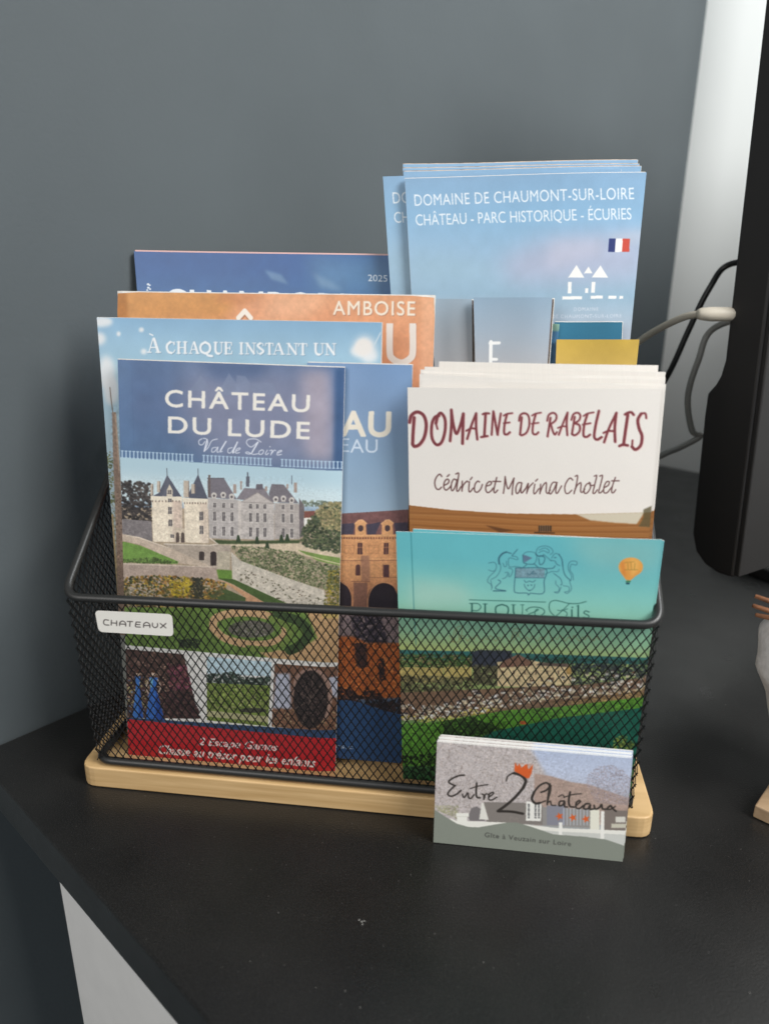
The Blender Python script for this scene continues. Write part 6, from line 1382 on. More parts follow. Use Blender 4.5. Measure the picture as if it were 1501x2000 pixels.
["p",[200,160,90],[241.57,69.52,241.57,68.96,241.47,68.42,241.29,67.96,241.02,67.59,240.7,67.34,240.34,67.24,239.97,67.28,239.61,67.47,239.29,67.79,239.03,68.22,238.85,68.74,238.76,69.29,238.76,69.85,238.86,70.39,239.04,70.85,239.31,71.22,239.63,71.46,239.99,71.56,240.36,71.52,240.71,71.33,241.03,71.01,241.29,70.58,241.48,70.07],0.0,1],
["d",[[56,60,70],[74,80,90],[48,50,56]],500,0.54,1.08,[240.88,73.07,287.94,75.91,288.6,70.63,249.55,59.22,241.94,60.42],55,1],
["p",[140,108,84],[158.54,50.53,196.69,55.67,227.23,60.11,249.22,62.87,288.49,71.52,291.06,50.87,236.02,49.68,187.4,39.6,158.72,35.04],0.0,1],
["d",[[240,236,226],[236,222,190],[224,210,170],[250,246,240],[120,84,66],[96,80,72]],480,0.89,1.61,[158.61,44.77,187.19,45.36,203.35,53.42,235.23,59.86,250.87,62.09,288.38,72.4,289.26,65.31,251.37,56.61,219.84,50.14,191.56,39.98,158.72,35.04],56,1],
["p",[244,240,230],[189.51,46.39,190.93,46.52,190.99,45.2,189.56,45.07],0.0,1],
["p",[88,72,70],[189.27,46.27,189.81,47.28,190.57,47.34,191.19,46.44],0.0,1],
["p",[80,70,64],[190.09,46.15,190.34,46.18,190.36,45.7,190.11,45.68],0.0,1],
["p",[238,226,200],[232.0,64.11,232.96,64.19,233.07,62.76,232.11,62.68],0.0,1],
["p",[120,78,58],[231.77,64.0,232.25,64.96,232.59,64.99,233.21,64.12],0.0,1],
["p",[80,70,64],[232.41,63.87,232.64,63.89,232.68,63.44,232.44,63.42],0.0,1],
["p",[226,212,180],[191.83,49.66,193.97,49.84,194.02,48.64,191.88,48.45],0.0,1],
["p",[70,66,74],[191.59,49.54,192.13,50.54,193.6,50.67,194.22,49.77],0.0,1],
["p",[80,70,64],[192.7,49.45,192.95,49.47,192.97,49.0,192.72,48.98],0.0,1],
["p",[244,240,230],[254.72,66.46,256.34,66.59,256.43,65.67,254.8,65.54],0.0,1],
["p",[88,72,70],[254.49,66.35,254.95,67.29,255.95,67.37,256.58,66.52],0.0,1],
["p",[80,70,64],[255.39,66.24,255.63,66.26,255.67,65.81,255.44,65.79],0.0,1],
["p",[238,226,200],[233.49,57.75,235.02,57.88,235.13,56.51,233.59,56.38],0.0,1],
["p",[120,78,58],[233.26,57.64,233.74,58.61,234.64,58.68,235.26,57.81],0.0,1],
["p",[80,70,64],[234.12,57.53,234.36,57.55,234.39,57.09,234.16,57.07],0.0,1],
["p",[226,212,180],[236.91,65.37,238.68,65.51,238.78,64.27,237.0,64.12],0.0,1],
["p",[70,66,74],[236.68,65.26,237.15,66.21,238.3,66.3,238.92,65.44],0.0,1],
["p",[80,70,64],[237.64,65.15,237.87,65.17,237.91,64.72,237.67,64.7],0.0,1],
["p",[244,240,230],[196.36,55.4,198.33,55.57,198.38,54.37,196.41,54.2],0.0,1],
["p",[88,72,70],[196.11,55.29,196.65,56.27,197.96,56.38,198.58,55.5],0.0,1],
["p",[80,70,64],[197.16,55.19,197.4,55.21,197.42,54.74,197.18,54.72],0.0,1],
["p",[238,226,200],[242.53,59.98,244.26,60.13,244.38,58.63,242.65,58.48],0.0,1],
["p",[120,78,58],[242.3,59.87,242.77,60.83,243.87,60.92,244.5,60.05],0.0,1],
["p",[80,70,64],[243.24,59.76,243.48,59.78,243.52,59.33,243.28,59.31],0.0,1],
["p",[226,212,180],[207.13,51.57,208.62,51.7,208.7,50.15,207.22,50.02],0.0,1],
["p",[70,66,74],[206.89,51.45,207.41,52.44,208.24,52.51,208.86,51.62],0.0,1],
["p",[80,70,64],[207.74,51.34,207.99,51.36,208.01,50.89,207.77,50.87],0.0,1],
["p",[244,240,230],[258.87,70.64,259.94,70.73,260.03,69.77,258.96,69.68],0.0,1],
["p",[88,72,70],[258.65,70.53,259.1,71.47,259.55,71.5,260.18,70.66],0.0,1],
["p",[80,70,64],[259.32,70.41,259.55,70.43,259.6,69.98,259.37,69.96],0.0,1],
["p",[238,226,200],[268.16,70.21,269.74,70.34,269.85,69.32,268.27,69.19],0.0,1],
["p",[120,78,58],[267.94,70.1,268.38,71.04,269.35,71.11,269.98,70.27],0.0,1],
["p",[80,70,64],[268.82,69.99,269.05,70.01,269.1,69.57,268.87,69.55],0.0,1],
["p",[226,212,180],[219.32,58.21,220.68,58.32,220.76,57.06,219.4,56.94],0.0,1],
["p",[70,66,74],[219.09,58.1,219.59,59.07,220.3,59.13,220.92,58.25],0.0,1],
["p",[80,70,64],[219.88,57.98,220.12,58.0,220.15,57.54,219.91,57.52],0.0,1],
["p",[244,240,230],[228.02,56.04,229.74,56.19,229.85,54.67,228.13,54.52],0.0,1],
["p",[88,72,70],[227.79,55.93,228.28,56.9,229.36,56.99,229.98,56.12],0.0,1],
["p",[80,70,64],[228.73,55.82,228.97,55.84,229.0,55.38,228.76,55.36],0.0,1],
["p",[238,226,200],[257.22,62.81,258.88,62.95,258.97,62.02,257.31,61.88],0.0,1],
["p",[120,78,58],[256.99,62.7,257.45,63.65,258.49,63.74,259.12,62.88],0.0,1],
["p",[80,70,64],[257.91,62.6,258.14,62.62,258.19,62.16,257.95,62.14],0.0,1],
["p",[226,212,180],[257.64,63.14,259.55,63.3,259.68,62.08,257.76,61.92],0.0,1],
["p",[70,66,74],[257.42,63.03,257.87,63.98,259.16,64.09,259.8,63.23],0.0,1],
["p",[80,70,64],[258.43,62.94,258.67,62.95,258.71,62.5,258.48,62.48],0.0,1],
["p",[244,240,230],[241.53,65.31,243.38,65.46,243.49,64.23,241.64,64.08],0.0,1],
["p",[88,72,70],[241.31,65.2,241.78,66.15,243.0,66.25,243.63,65.39],0.0,1],
["p",[80,70,64],[242.3,65.1,242.53,65.12,242.57,64.67,242.34,64.65],0.0,1],
["p",[238,226,200],[194.66,51.85,196.62,52.02,196.7,50.42,194.73,50.25],0.0,1],
["p",[120,78,58],[194.42,51.73,194.95,52.72,196.26,52.83,196.87,51.94],0.0,1],
["p",[80,70,64],[195.46,51.63,195.7,51.65,195.72,51.18,195.48,51.16],0.0,1],
["p",[226,212,180],[172.43,39.76,173.93,39.9,173.95,38.91,172.46,38.77],0.0,1],
["p",[70,66,74],[172.18,39.64,172.75,40.67,173.57,40.74,174.18,39.82],0.0,1],
["p",[80,70,64],[173.04,39.53,173.29,39.55,173.3,39.06,173.05,39.04],0.0,1],
["p",[244,240,230],[195.8,48.94,197.79,49.11,197.83,48.23,195.84,48.05],0.0,1],
["p",[88,72,70],[195.56,48.82,196.09,49.82,197.42,49.94,198.04,49.04],0.0,1],
["p",[80,70,64],[196.61,48.73,196.86,48.75,196.88,48.27,196.63,48.25],0.0,1],
["p",[238,226,200],[230.78,63.98,232.53,64.12,232.61,63.06,230.86,62.92],0.0,1],
["p",[120,78,58],[230.55,63.87,231.04,64.82,232.15,64.92,232.77,64.05],0.0,1],
["p",[80,70,64],[231.5,63.76,231.74,63.78,231.77,63.33,231.53,63.31],0.0,1],
["p",[226,212,180],[259.79,63.56,261.26,63.68,261.42,62.15,259.94,62.02],0.0,1],
["p",[70,66,74],[259.56,63.45,260.02,64.4,260.87,64.47,261.5,63.61],0.0,1],
["p",[80,70,64],[260.4,63.34,260.64,63.36,260.68,62.91,260.45,62.89],0.0,1],
["p",[244,240,230],[197.31,55.25,198.98,55.39,199.02,54.53,197.35,54.39],0.0,1],
["p",[88,72,70],[197.07,55.14,197.6,56.12,198.61,56.21,199.23,55.32],0.0,1],
["p",[80,70,64],[197.99,55.03,198.24,55.05,198.26,54.58,198.01,54.56],0.0,1],
["p",[238,226,200],[184.85,46.38,186.56,46.53,186.59,45.55,184.89,45.4],0.0,1],
["p",[120,78,58],[184.61,46.26,185.16,47.26,186.2,47.35,186.81,46.45],0.0,1],
["p",[80,70,64],[185.55,46.15,185.79,46.17,185.81,45.69,185.56,45.67],0.0,1],
["p",[226,212,180],[167.09,37.79,168.48,37.92,168.51,36.3,167.12,36.17],0.0,1],
["p",[70,66,74],[166.83,37.67,167.41,38.7,168.12,38.76,168.73,37.85],0.0,1],
["p",[80,70,64],[167.65,37.55,167.9,37.58,167.91,37.09,167.66,37.06],0.0,1],
["p",[244,240,230],[260.95,68.86,262.37,68.97,262.49,67.8,261.07,67.68],0.0,1],
["p",[88,72,70],[260.73,68.75,261.18,69.69,261.98,69.75,262.61,68.9],0.0,1],
["p",[80,70,64],[261.55,68.64,261.78,68.65,261.82,68.21,261.59,68.19],0.0,1],
["p",[238,226,200],[234.29,60.25,235.86,60.38,235.96,59.1,234.39,58.97],0.0,1],
["p",[120,78,58],[234.06,60.14,234.54,61.1,235.48,61.18,236.1,60.31],0.0,1],
["p",[80,70,64],[234.94,60.03,235.18,60.05,235.21,59.59,234.97,59.57],0.0,1],
["p",[226,212,180],[265.64,68.98,267.02,69.1,267.16,67.78,265.78,67.66],0.0,1],
["p",[70,66,74],[265.42,68.88,265.86,69.81,266.63,69.87,267.26,69.03],0.0,1],
["p",[80,70,64],[266.22,68.76,266.45,68.78,266.5,68.33,266.27,68.31],0.0,1],
["p",[244,240,230],[189.4,48.46,191.52,48.65,191.57,47.4,189.44,47.21],0.0,1],
["p",[88,72,70],[189.15,48.34,189.69,49.34,191.15,49.47,191.77,48.57],0.0,1],
["p",[80,70,64],[190.26,48.25,190.5,48.27,190.52,47.8,190.27,47.78],0.0,1],
["p",[238,226,200],[223.61,62.45,225.03,62.57,225.11,61.32,223.7,61.2],0.0,1],
["p",[120,78,58],[223.38,62.34,223.87,63.3,224.65,63.36,225.27,62.49],0.0,1],
["p",[80,70,64],[224.2,62.22,224.43,62.24,224.47,61.78,224.23,61.76],0.0,1],
["p",[226,212,180],[164.44,39.33,166.2,39.49,166.22,38.57,164.45,38.41],0.0,1],
["p",[70,66,74],[164.18,39.21,164.76,40.23,165.85,40.33,166.46,39.41],0.0,1],
["p",[80,70,64],[165.15,39.1,165.4,39.12,165.41,38.64,165.16,38.61],0.0,1],
["p",[244,240,230],[232.42,60.86,234.13,61.01,234.21,59.92,232.5,59.78],0.0,1],
["p",[88,72,70],[232.19,60.75,232.68,61.71,233.75,61.8,234.37,60.94],0.0,1],
["p",[80,70,64],[233.13,60.65,233.36,60.67,233.4,60.21,233.16,60.19],0.0,1],
["p",[238,226,200],[241.16,60.81,242.13,60.89,242.2,60.03,241.23,59.94],0.0,1],
["p",[120,78,58],[240.93,60.7,241.41,61.66,241.74,61.69,242.37,60.82],0.0,1],
["p",[80,70,64],[241.57,60.57,241.8,60.59,241.84,60.13,241.61,60.11],0.0,1],
["p",[226,212,180],[237.99,58.1,239.22,58.21,239.31,57.04,238.08,56.94],0.0,1],
["p",[70,66,74],[237.76,57.99,238.24,58.96,238.83,59.01,239.46,58.14],0.0,1],
["p",[80,70,64],[238.5,57.87,238.74,57.89,238.78,57.43,238.54,57.41],0.0,1],
["p",[244,240,230],[228.59,61.12,229.94,61.23,230.02,60.18,228.66,60.06],0.0,1],
["p",[88,72,70],[228.35,61.01,228.84,61.97,229.57,62.03,230.19,61.16],0.0,1],
["p",[80,70,64],[229.15,60.89,229.39,60.91,229.42,60.45,229.18,60.43],0.0,1],
["p",[238,226,200],[204.17,52.57,205.49,52.68,205.55,51.55,204.23,51.44],0.0,1],
["p",[120,78,58],[203.93,52.45,204.45,53.44,205.12,53.49,205.74,52.61],0.0,1],
["p",[80,70,64],[204.71,52.33,204.95,52.35,204.98,51.88,204.73,51.86],0.0,1],
["p",[226,212,180],[247.61,68.38,249.16,68.51,249.28,67.17,247.73,67.04],0.0,1],
["p",[70,66,74],[247.39,68.27,247.85,69.21,248.78,69.29,249.41,68.43],0.0,1],
["p",[80,70,64],[248.26,68.16,248.49,68.18,248.53,67.73,248.3,67.71],0.0,1],
["p",[244,240,230],[197.41,54.03,199.31,54.2,199.36,53.17,197.45,53.01],0.0,1],
["p",[88,72,70],[197.17,53.92,197.7,54.91,198.94,55.01,199.56,54.12],0.0,1],
["p",[80,70,64],[198.18,53.82,198.43,53.84,198.45,53.37,198.2,53.35],0.0,1],
["p",[238,226,200],[183.72,45.85,185.53,46.01,185.56,45.07,183.75,44.91],0.0,1],
["p",[120,78,58],[183.47,45.73,184.02,46.74,185.17,46.84,185.78,45.94],0.0,1],
["p",[80,70,64],[184.45,45.63,184.7,45.65,184.72,45.17,184.47,45.15],0.0,1],
["p",[226,212,180],[198.79,53.43,200.72,53.6,200.78,52.43,198.84,52.26],0.0,1],
["p",[70,66,74],[198.55,53.32,199.08,54.31,200.36,54.42,200.97,53.53],0.0,1],
["p",[80,70,64],[199.58,53.22,199.82,53.24,199.84,52.77,199.6,52.75],0.0,1],
["p",[244,240,230],[256.48,69.45,257.77,69.55,257.9,68.28,256.61,68.17],0.0,1],
["p",[88,72,70],[256.26,69.34,256.71,70.28,257.39,70.33,258.01,69.48],0.0,1],
["p",[80,70,64],[257.03,69.22,257.26,69.24,257.3,68.79,257.07,68.77],0.0,1],
["p",[238,226,200],[259.78,67.95,260.95,68.05,261.04,67.16,259.87,67.06],0.0,1],
["p",[120,78,58],[259.56,67.85,260.01,68.79,260.56,68.83,261.19,67.98],0.0,1],
["p",[80,70,64],[260.27,67.72,260.51,67.74,260.55,67.29,260.32,67.28],0.0,1],
["p",[226,212,180],[221.66,60.45,223.52,60.6,223.62,59.16,221.76,59.0],0.0,1],
["p",[70,66,74],[221.43,60.34,221.93,61.3,223.15,61.4,223.77,60.53],0.0,1],
["p",[80,70,64],[222.43,60.23,222.67,60.25,222.7,59.79,222.46,59.77],0.0,1],
["p",[244,240,230],[183.24,47.08,185.18,47.25,185.22,45.91,183.29,45.73],0.0,1],
["p",[88,72,70],[182.99,46.97,183.55,47.97,184.82,48.08,185.43,47.18],0.0,1],
["p",[80,70,64],[184.03,46.87,184.27,46.89,184.29,46.41,184.04,46.39],0.0,1],
["p",[238,226,200],[251.44,66.71,252.51,66.8,252.6,65.78,251.53,65.69],0.0,1],
["p",[120,78,58],[251.21,66.6,251.67,67.54,252.12,67.58,252.75,66.73],0.0,1],
["p",[80,70,64],[251.89,66.47,252.12,66.49,252.16,66.04,251.93,66.02],0.0,1],
["p",[226,212,180],[250.07,66.98,251.38,67.09,251.48,65.97,250.17,65.87],0.0,1],
["p",[70,66,74],[249.85,66.87,250.31,67.81,251.0,67.87,251.62,67.01],0.0,1],
["p",[80,70,64],[250.62,66.75,250.85,66.77,250.89,66.32,250.66,66.3],0.0,1],
["p",[244,240,230],[209.71,55.56,211.72,55.74,211.78,54.78,209.76,54.61],0.0,1],
["p",[88,72,70],[209.47,55.45,209.98,56.43,211.35,56.54,211.97,55.66],0.0,1],
["p",[80,70,64],[210.53,55.35,210.77,55.37,210.8,54.91,210.55,54.89],0.0,1],
["l",[150,150,80],0.26,[163.88,33.54,161.65,9.24],0,0.35],
["l",[150,150,80],0.26,[165.25,33.08,163.04,9.38],0,0.35],
["l",[150,150,80],0.26,[166.62,32.62,164.44,9.52],0,0.35],
["l",[150,150,80],0.26,[167.96,33.92,165.83,9.66],0,0.35],
["l",[150,150,80],0.26,[169.34,33.46,167.22,9.81],0,0.35],
["l",[150,150,80],0.26,[170.71,33.0,168.61,9.95],0,0.35],
["l",[150,150,80],0.26,[172.04,34.3,169.99,10.09],0,0.35],
["l",[150,150,80],0.26,[173.41,33.84,171.38,10.23],0,0.35],
["l",[150,150,80],0.26,[174.78,33.38,172.76,10.37],0,0.35],
["l",[150,150,80],0.26,[176.1,34.67,174.14,10.51],0,0.35],
["l",[150,150,80],0.26,[177.47,34.21,175.52,10.65],0,0.35],
["l",[150,150,80],0.26,[178.83,33.75,176.9,10.8],0,0.35],
["l",[150,150,80],0.26,[180.15,35.05,178.28,10.94],0,0.35],
["l",[150,150,80],0.26,[181.51,34.59,179.66,11.08],0,0.35],
["l",[150,150,80],0.26,[182.88,34.13,181.03,11.22],0,0.35],
["l",[150,150,80],0.26,[184.18,35.42,182.4,11.36],0,0.35],
["l",[150,150,80],0.26,[185.54,34.96,183.77,11.5],0,0.35],
["l",[150,150,80],0.26,[186.91,34.5,185.14,11.64],0,0.35],
["l",[150,150,80],0.25,[188.2,35.79,186.51,11.78],0,0.35],
["l",[150,150,80],0.25,[189.56,35.33,187.88,11.92],0,0.35],
["l",[150,150,80],0.25,[190.92,34.88,189.24,12.06],0,0.35],
["l",[150,150,80],0.25,[192.21,36.16,190.61,12.19],0,0.35],
["d",[[232,214,90],[244,228,110]],70,0.59,1.17,[158.69,37.97,182.38,39.15,200.4,46.53,211.9,46.6,182.53,34.29],57,1],
["d",[[178,146,90],[150,110,70],[196,166,110]],260,0.54,1.09,[234.28,51.41,289.15,66.2,289.82,60.84,243.97,50.39],58,1],
["l",[220,200,150],0.31,[227.75,52.71,251.33,57.07,289.15,66.2],0,1],
["l",[90,70,50],0.31,[229.45,51.45,251.45,55.7,289.32,64.87],0,1],
["p",[96,160,54],[158.75,33.07,179.11,35.93,211.96,45.65,236.02,49.68,289.71,61.73,291.52,47.21,204.35,33.4,188.39,11.97,159.03,8.97],0.0,1],
["d",[[90,152,46],[120,176,60],[70,120,44]],700,0.66,1.48,[158.75,33.07,179.11,35.93,211.96,45.65,236.02,49.68,289.82,60.84,290.61,54.52,236.53,43.12,196.04,32.62,184.12,11.53,159.03,8.97],59,1],
["d",[[44,66,38],[58,84,44]],320,0.75,1.5,[183.28,37.29,197.37,40.51,212.56,35.14,209.63,28.04,183.6,27.51],60,1],
["p",[34,108,88],[207.66,33.72,236.49,43.59,290.38,56.33,294.56,22.81,205.34,13.7,197.97,26.92],0.32,1],
["n",0.08,2.55,[203.87,43.02,290.38,56.33,294.56,22.81,196.9,12.84]],
["p",[190,90,50],[219.63,40.62,222.48,40.88,222.6,38.97,219.75,38.71],0.25,1],
["d",[[140,160,70],[170,180,80],[60,90,50]],120,0.64,1.19,[263.75,35.17,268.29,37.52,273.61,32.3,264.48,19.74],61,1],
["d",[[30,40,24],[44,60,34]],500,0.86,1.9,[158.97,14.07,196.47,22.81,213.62,16.55,215.48,-16.12,159.4,-22.56],62,1],
["n",0.14,0.25,[158.27,73.76,287.61,78.53,298.22,-6.63,159.4,-22.56]],
["n",0.2,1.1,[158.29,72.1,287.72,77.66,298.22,-6.63,159.4,-22.56]]],
'card':[
["g",[[60.55,[176,190,220]],[43.6,[190,200,224]],[29.18,[180,180,190]],[-0.55,[140,145,134]]]],
["p",[196,186,184],[176.97,56.43,222.57,56.35,226.79,48.94,230.99,42.2,231.54,15.16,178.43,9.31],1.91,1],
["d",[[180,164,154],[150,132,120],[206,194,188],[128,110,98],[190,178,182]],2600,0.19,0.51,[177.04,54.28,197.49,54.74,217.64,55.18,225.41,50.95,229.7,42.79,232.31,22.67,178.29,13.85],71,0.8],
["l",[96,78,70],0.14,[208.1,31.25,209.16,34.17,209.83,37.04],1,0.55],
["l",[222,214,212],0.14,[213.78,26.12,212.8,27.89,211.45,29.61],1,0.55],
["l",[96,78,70],0.14,[222.55,35.64,223.22,36.84,223.51,38.0],1,0.55],
["l",[222,214,212],0.14,[200.29,45.97,200.5,48.02,200.32,50.04],1,0.55],
["l",[96,78,70],0.14,[179.24,44.88,178.59,47.55,177.56,50.18],1,0.55],
["l",[222,214,212],0.14,[213.63,49.93,214.18,51.14,214.35,52.32],1,0.55],
["l",[96,78,70],0.14,[206.87,50.3,205.32,52.76,203.41,55.17],1,0.55],
["l",[222,214,212],0.14,[188.33,45.79,190.0,48.58,191.27,51.32],1,0.55],
["l",[96,78,70],0.14,[192.97,22.69,193.18,25.03,193.0,27.32],1,0.55],
["l",[222,214,212],0.14,[188.99,22.92,189.75,25.92,190.12,28.85],1,0.55],
["l",[96,78,70],0.14,[219.65,46.22,219.56,47.43,219.09,48.61],1,0.55],
["l",[222,214,212],0.14,[185.21,50.16,184.81,52.21,184.03,54.22],1,0.55],
["l",[96,78,70],0.14,[179.25,30.33,179.08,31.87,178.53,33.37],1,0.55],
["l",[222,214,212],0.14,[216.58,40.29,216.25,42.11,215.53,43.9],1,0.55],
["l",[96,78,70],0.14,[210.7,52.8,211.39,53.79,211.7,54.76],1,0.55],
["l",[222,214,212],0.14,[214.09,28.61,212.68,30.97,210.89,33.29],1,0.55],
["l",[96,78,70],0.14,[196.03,35.18,195.57,36.14,194.73,37.06],1,0.55],
["l",[222,214,212],0.14,[187.89,22.35,187.07,24.75,185.87,27.1],1,0.55],
["l",[96,78,70],0.14,[222.49,26.41,222.27,28.03,221.68,29.6],1,0.55],
["l",[222,214,212],0.14,[203.64,29.72,202.55,32.04,201.08,34.32],1,0.55],
["l",[96,78,70],0.14,[216.29,28.37,214.74,31.04,212.81,33.66],1,0.55],
["l",[222,214,212],0.14,[183.0,41.36,183.47,44.15,183.56,46.9],1,0.55],
["l",[96,78,70],0.14,[195.29,24.12,195.5,25.71,195.33,27.26],1,0.55],
["l",[222,214,212],0.14,[193.22,47.43,192.74,48.58,191.87,49.7],1,0.55],
["l",[96,78,70],0.14,[211.57,23.52,211.29,24.52,210.63,25.47],1,0.55],
["l",[222,214,212],0.14,[224.29,39.41,224.23,40.78,223.8,42.11],1,0.55],
["l",[96,78,70],0.14,[206.91,28.45,206.91,30.23,206.54,31.96],1,0.55],
["l",[222,214,212],0.14,[181.96,22.99,180.98,24.83,179.6,26.63],1,0.55],
["l",[96,78,70],0.14,[216.86,51.12,217.67,53.94,218.1,56.72],1,0.55],
["l",[222,214,212],0.14,[208.52,29.83,207.76,31.55,206.62,33.23],1,0.55],
["l",[96,78,70],0.14,[186.27,25.73,185.94,27.55,185.21,29.32],1,0.55],
["l",[222,214,212],0.14,[225.48,29.56,226.6,31.5,227.34,33.4],1,0.55],
["l",[96,78,70],0.14,[201.88,31.0,201.96,32.52,201.66,33.99],1,0.55],
["l",[222,214,212],0.14,[197.17,48.77,196.8,51.58,196.05,54.35],1,0.55],
["l",[96,78,70],0.14,[223.25,36.4,223.34,37.99,223.06,39.54],1,0.55],
["l",[222,214,212],0.14,[182.83,43.49,183.85,46.22,184.49,48.91],1,0.55],
["l",[96,78,70],0.14,[196.09,28.61,196.97,31.04,197.45,33.41],1,0.55],
["l",[222,214,212],0.14,[210.02,30.88,209.7,33.19,209.0,35.45],1,0.55],
["l",[96,78,70],0.14,[191.96,37.69,192.82,40.08,193.3,42.41],1,0.55],
["l",[222,214,212],0.14,[193.16,23.22,193.66,25.39,193.76,27.51],1,0.55],
["l",[96,78,70],0.14,[179.5,34.52,178.92,36.74,177.95,38.91],1,0.55],
["l",[222,214,212],0.14,[200.84,28.13,201.37,30.73,201.52,33.27],1,0.55],
["l",[96,78,70],0.14,[195.27,33.03,196.11,35.7,196.56,38.33],1,0.55],
["l",[222,214,212],0.14,[195.64,26.76,196.79,29.2,197.54,31.6],1,0.55],
["l",[96,78,70],0.14,[224.64,26.18,224.74,28.18,224.47,30.14],1,0.55],
["l",[222,214,212],0.14,[187.06,26.07,188.2,28.09,188.95,30.06],1,0.55],
["l",[96,78,70],0.14,[211.21,32.27,211.68,33.57,211.78,34.84],1,0.55],
["l",[222,214,212],0.14,[215.03,37.01,215.47,38.8,215.53,40.55],1,0.55],
["l",[96,78,70],0.14,[208.19,30.22,208.66,32.64,208.74,35.01],1,0.55],
["l",[222,214,212],0.14,[179.85,46.71,179.81,48.9,179.39,51.05],1,0.55],
["l",[96,78,70],0.14,[189.34,31.1,189.66,32.14,189.59,33.14],1,0.55],
["l",[222,214,212],0.14,[200.38,46.61,199.88,47.72,198.99,48.8],1,0.55],
["l",[96,78,70],0.14,[193.25,47.31,193.03,48.26,192.43,49.18],1,0.55],
["l",[222,214,212],0.14,[200.32,41.81,200.7,43.93,200.69,46.0],1,0.55],
["l",[96,78,70],0.14,[190.49,24.29,189.55,25.96,188.21,27.57],1,0.55],
["l",[222,214,212],0.14,[191.76,40.05,190.63,42.51,189.11,44.93],1,0.55],
["l",[96,78,70],0.14,[195.65,52.03,195.95,53.14,195.86,54.21],1,0.55],
["l",[222,214,212],0.14,[203.91,43.44,204.24,46.27,204.19,49.06],1,0.55],
["l",[96,78,70],0.14,[216.47,42.19,217.37,44.45,217.88,46.67],1,0.55],
["l",[222,214,212],0.14,[195.59,48.75,195.93,50.8,195.89,52.8],1,0.55],
["l",[96,78,70],0.14,[223.8,25.73,224.1,27.39,224.02,29.01],1,0.55],
["l",[222,214,212],0.14,[219.09,55.29,218.2,57.19,216.95,59.06],1,0.55],
["l",[96,78,70],0.14,[206.79,49.86,207.26,52.55,207.36,55.19],1,0.55],
["l",[222,214,212],0.14,[196.28,39.81,195.9,41.27,195.14,42.68],1,0.55],
["l",[96,78,70],0.14,[223.35,44.08,224.88,46.93,226.03,49.72],1,0.55],
["l",[222,214,212],0.14,[206.1,46.12,207.3,48.11,208.12,50.06],1,0.55],
["l",[96,78,70],0.14,[197.94,43.49,199.17,45.49,200.02,47.44],1,0.55],
["l",[222,214,212],0.14,[192.21,37.99,191.31,40.06,190.02,42.09],1,0.55],
["l",[96,78,70],0.14,[199.19,44.42,200.15,47.05,200.72,49.64],1,0.55],
["l",[222,214,212],0.14,[179.56,34.98,178.88,37.72,177.81,40.41],1,0.55],
["l",[96,78,70],0.14,[214.51,47.36,214.29,48.54,213.69,49.68],1,0.55],
["l",[222,214,212],0.14,[223.92,46.81,224.23,48.66,224.17,50.48],1,0.55],
["l",[96,78,70],0.14,[208.88,35.67,209.36,36.87,209.45,38.02],1,0.55],
["l",[222,214,212],0.14,[213.63,45.58,213.8,47.16,213.59,48.69],1,0.55],
["l",[96,78,70],0.14,[192.76,36.38,192.81,38.03,192.48,39.63],1,0.55],
["l",[222,214,212],0.14,[213.43,36.54,212.75,37.88,211.68,39.19],1,0.55],
["l",[96,78,70],0.14,[200.65,24.93,201.71,27.08,202.38,29.18],1,0.55],
["l",[222,214,212],0.14,[179.88,27.19,179.82,29.29,179.37,31.34],1,0.55],
["l",[96,78,70],0.14,[211.83,35.08,211.81,37.81,211.41,40.5],1,0.55],
["l",[222,214,212],0.14,[196.67,41.1,197.36,42.46,197.68,43.79],1,0.55],
["l",[96,78,70],0.14,[193.13,26.91,191.83,29.4,190.13,31.85],1,0.55],
["l",[222,214,212],0.14,[210.87,41.21,210.29,43.61,209.33,45.96],1,0.55],
["l",[96,78,70],0.14,[220.13,51.06,220.14,53.03,219.79,54.95],1,0.55],
["l",[222,214,212],0.14,[201.73,43.49,200.94,45.48,199.77,47.43],1,0.55],
["l",[96,78,70],0.14,[215.55,52.9,214.77,55.32,213.62,57.69],1,0.55],
["l",[222,214,212],0.14,[215.69,34.49,214.39,36.71,212.71,38.9],1,0.55],
["l",[96,78,70],0.14,[224.83,24.87,225.21,25.93,225.2,26.95],1,0.55],
["l",[222,214,212],0.14,[217.18,48.43,217.7,51.24,217.84,54.01],1,0.55],
["l",[96,78,70],0.14,[211.18,50.46,210.54,53.09,209.52,55.68],1,0.55],
["l",[222,214,212],0.14,[186.02,33.16,186.04,34.4,185.67,35.61],1,0.55],
["l",[96,78,70],0.14,[206.96,52.86,206.28,54.43,205.22,55.96],1,0.55],
["l",[222,214,212],0.14,[181.8,50.07,182.14,52.47,182.09,54.82],1,0.55],
["l",[96,78,70],0.14,[218.66,51.18,218.63,52.68,218.23,54.14],1,0.55],
["l",[222,214,212],0.14,[206.66,39.03,207.65,40.78,208.26,42.49],1,0.55],
["l",[96,78,70],0.14,[181.73,29.97,180.9,32.09,179.68,34.17],1,0.55],
["l",[222,214,212],0.14,[202.97,25.37,203.2,27.58,203.05,29.75],1,0.55],
["l",[96,78,70],0.14,[191.23,35.54,190.59,37.9,189.57,40.22],1,0.55],
["l",[222,214,212],0.14,[202.32,49.65,201.89,51.23,201.09,52.78],1,0.55],
["l",[96,78,70],0.14,[212.36,49.2,213.0,51.44,213.26,53.64],1,0.55],
["l",[222,214,212],0.14,[183.08,31.04,182.64,32.17,181.81,33.26],1,0.55],
["l",[96,78,70],0.14,[205.98,46.76,206.93,48.7,207.5,50.59],1,0.55],
["l",[222,214,212],0.14,[194.34,28.1,193.05,30.37,191.38,32.59],1,0.55],
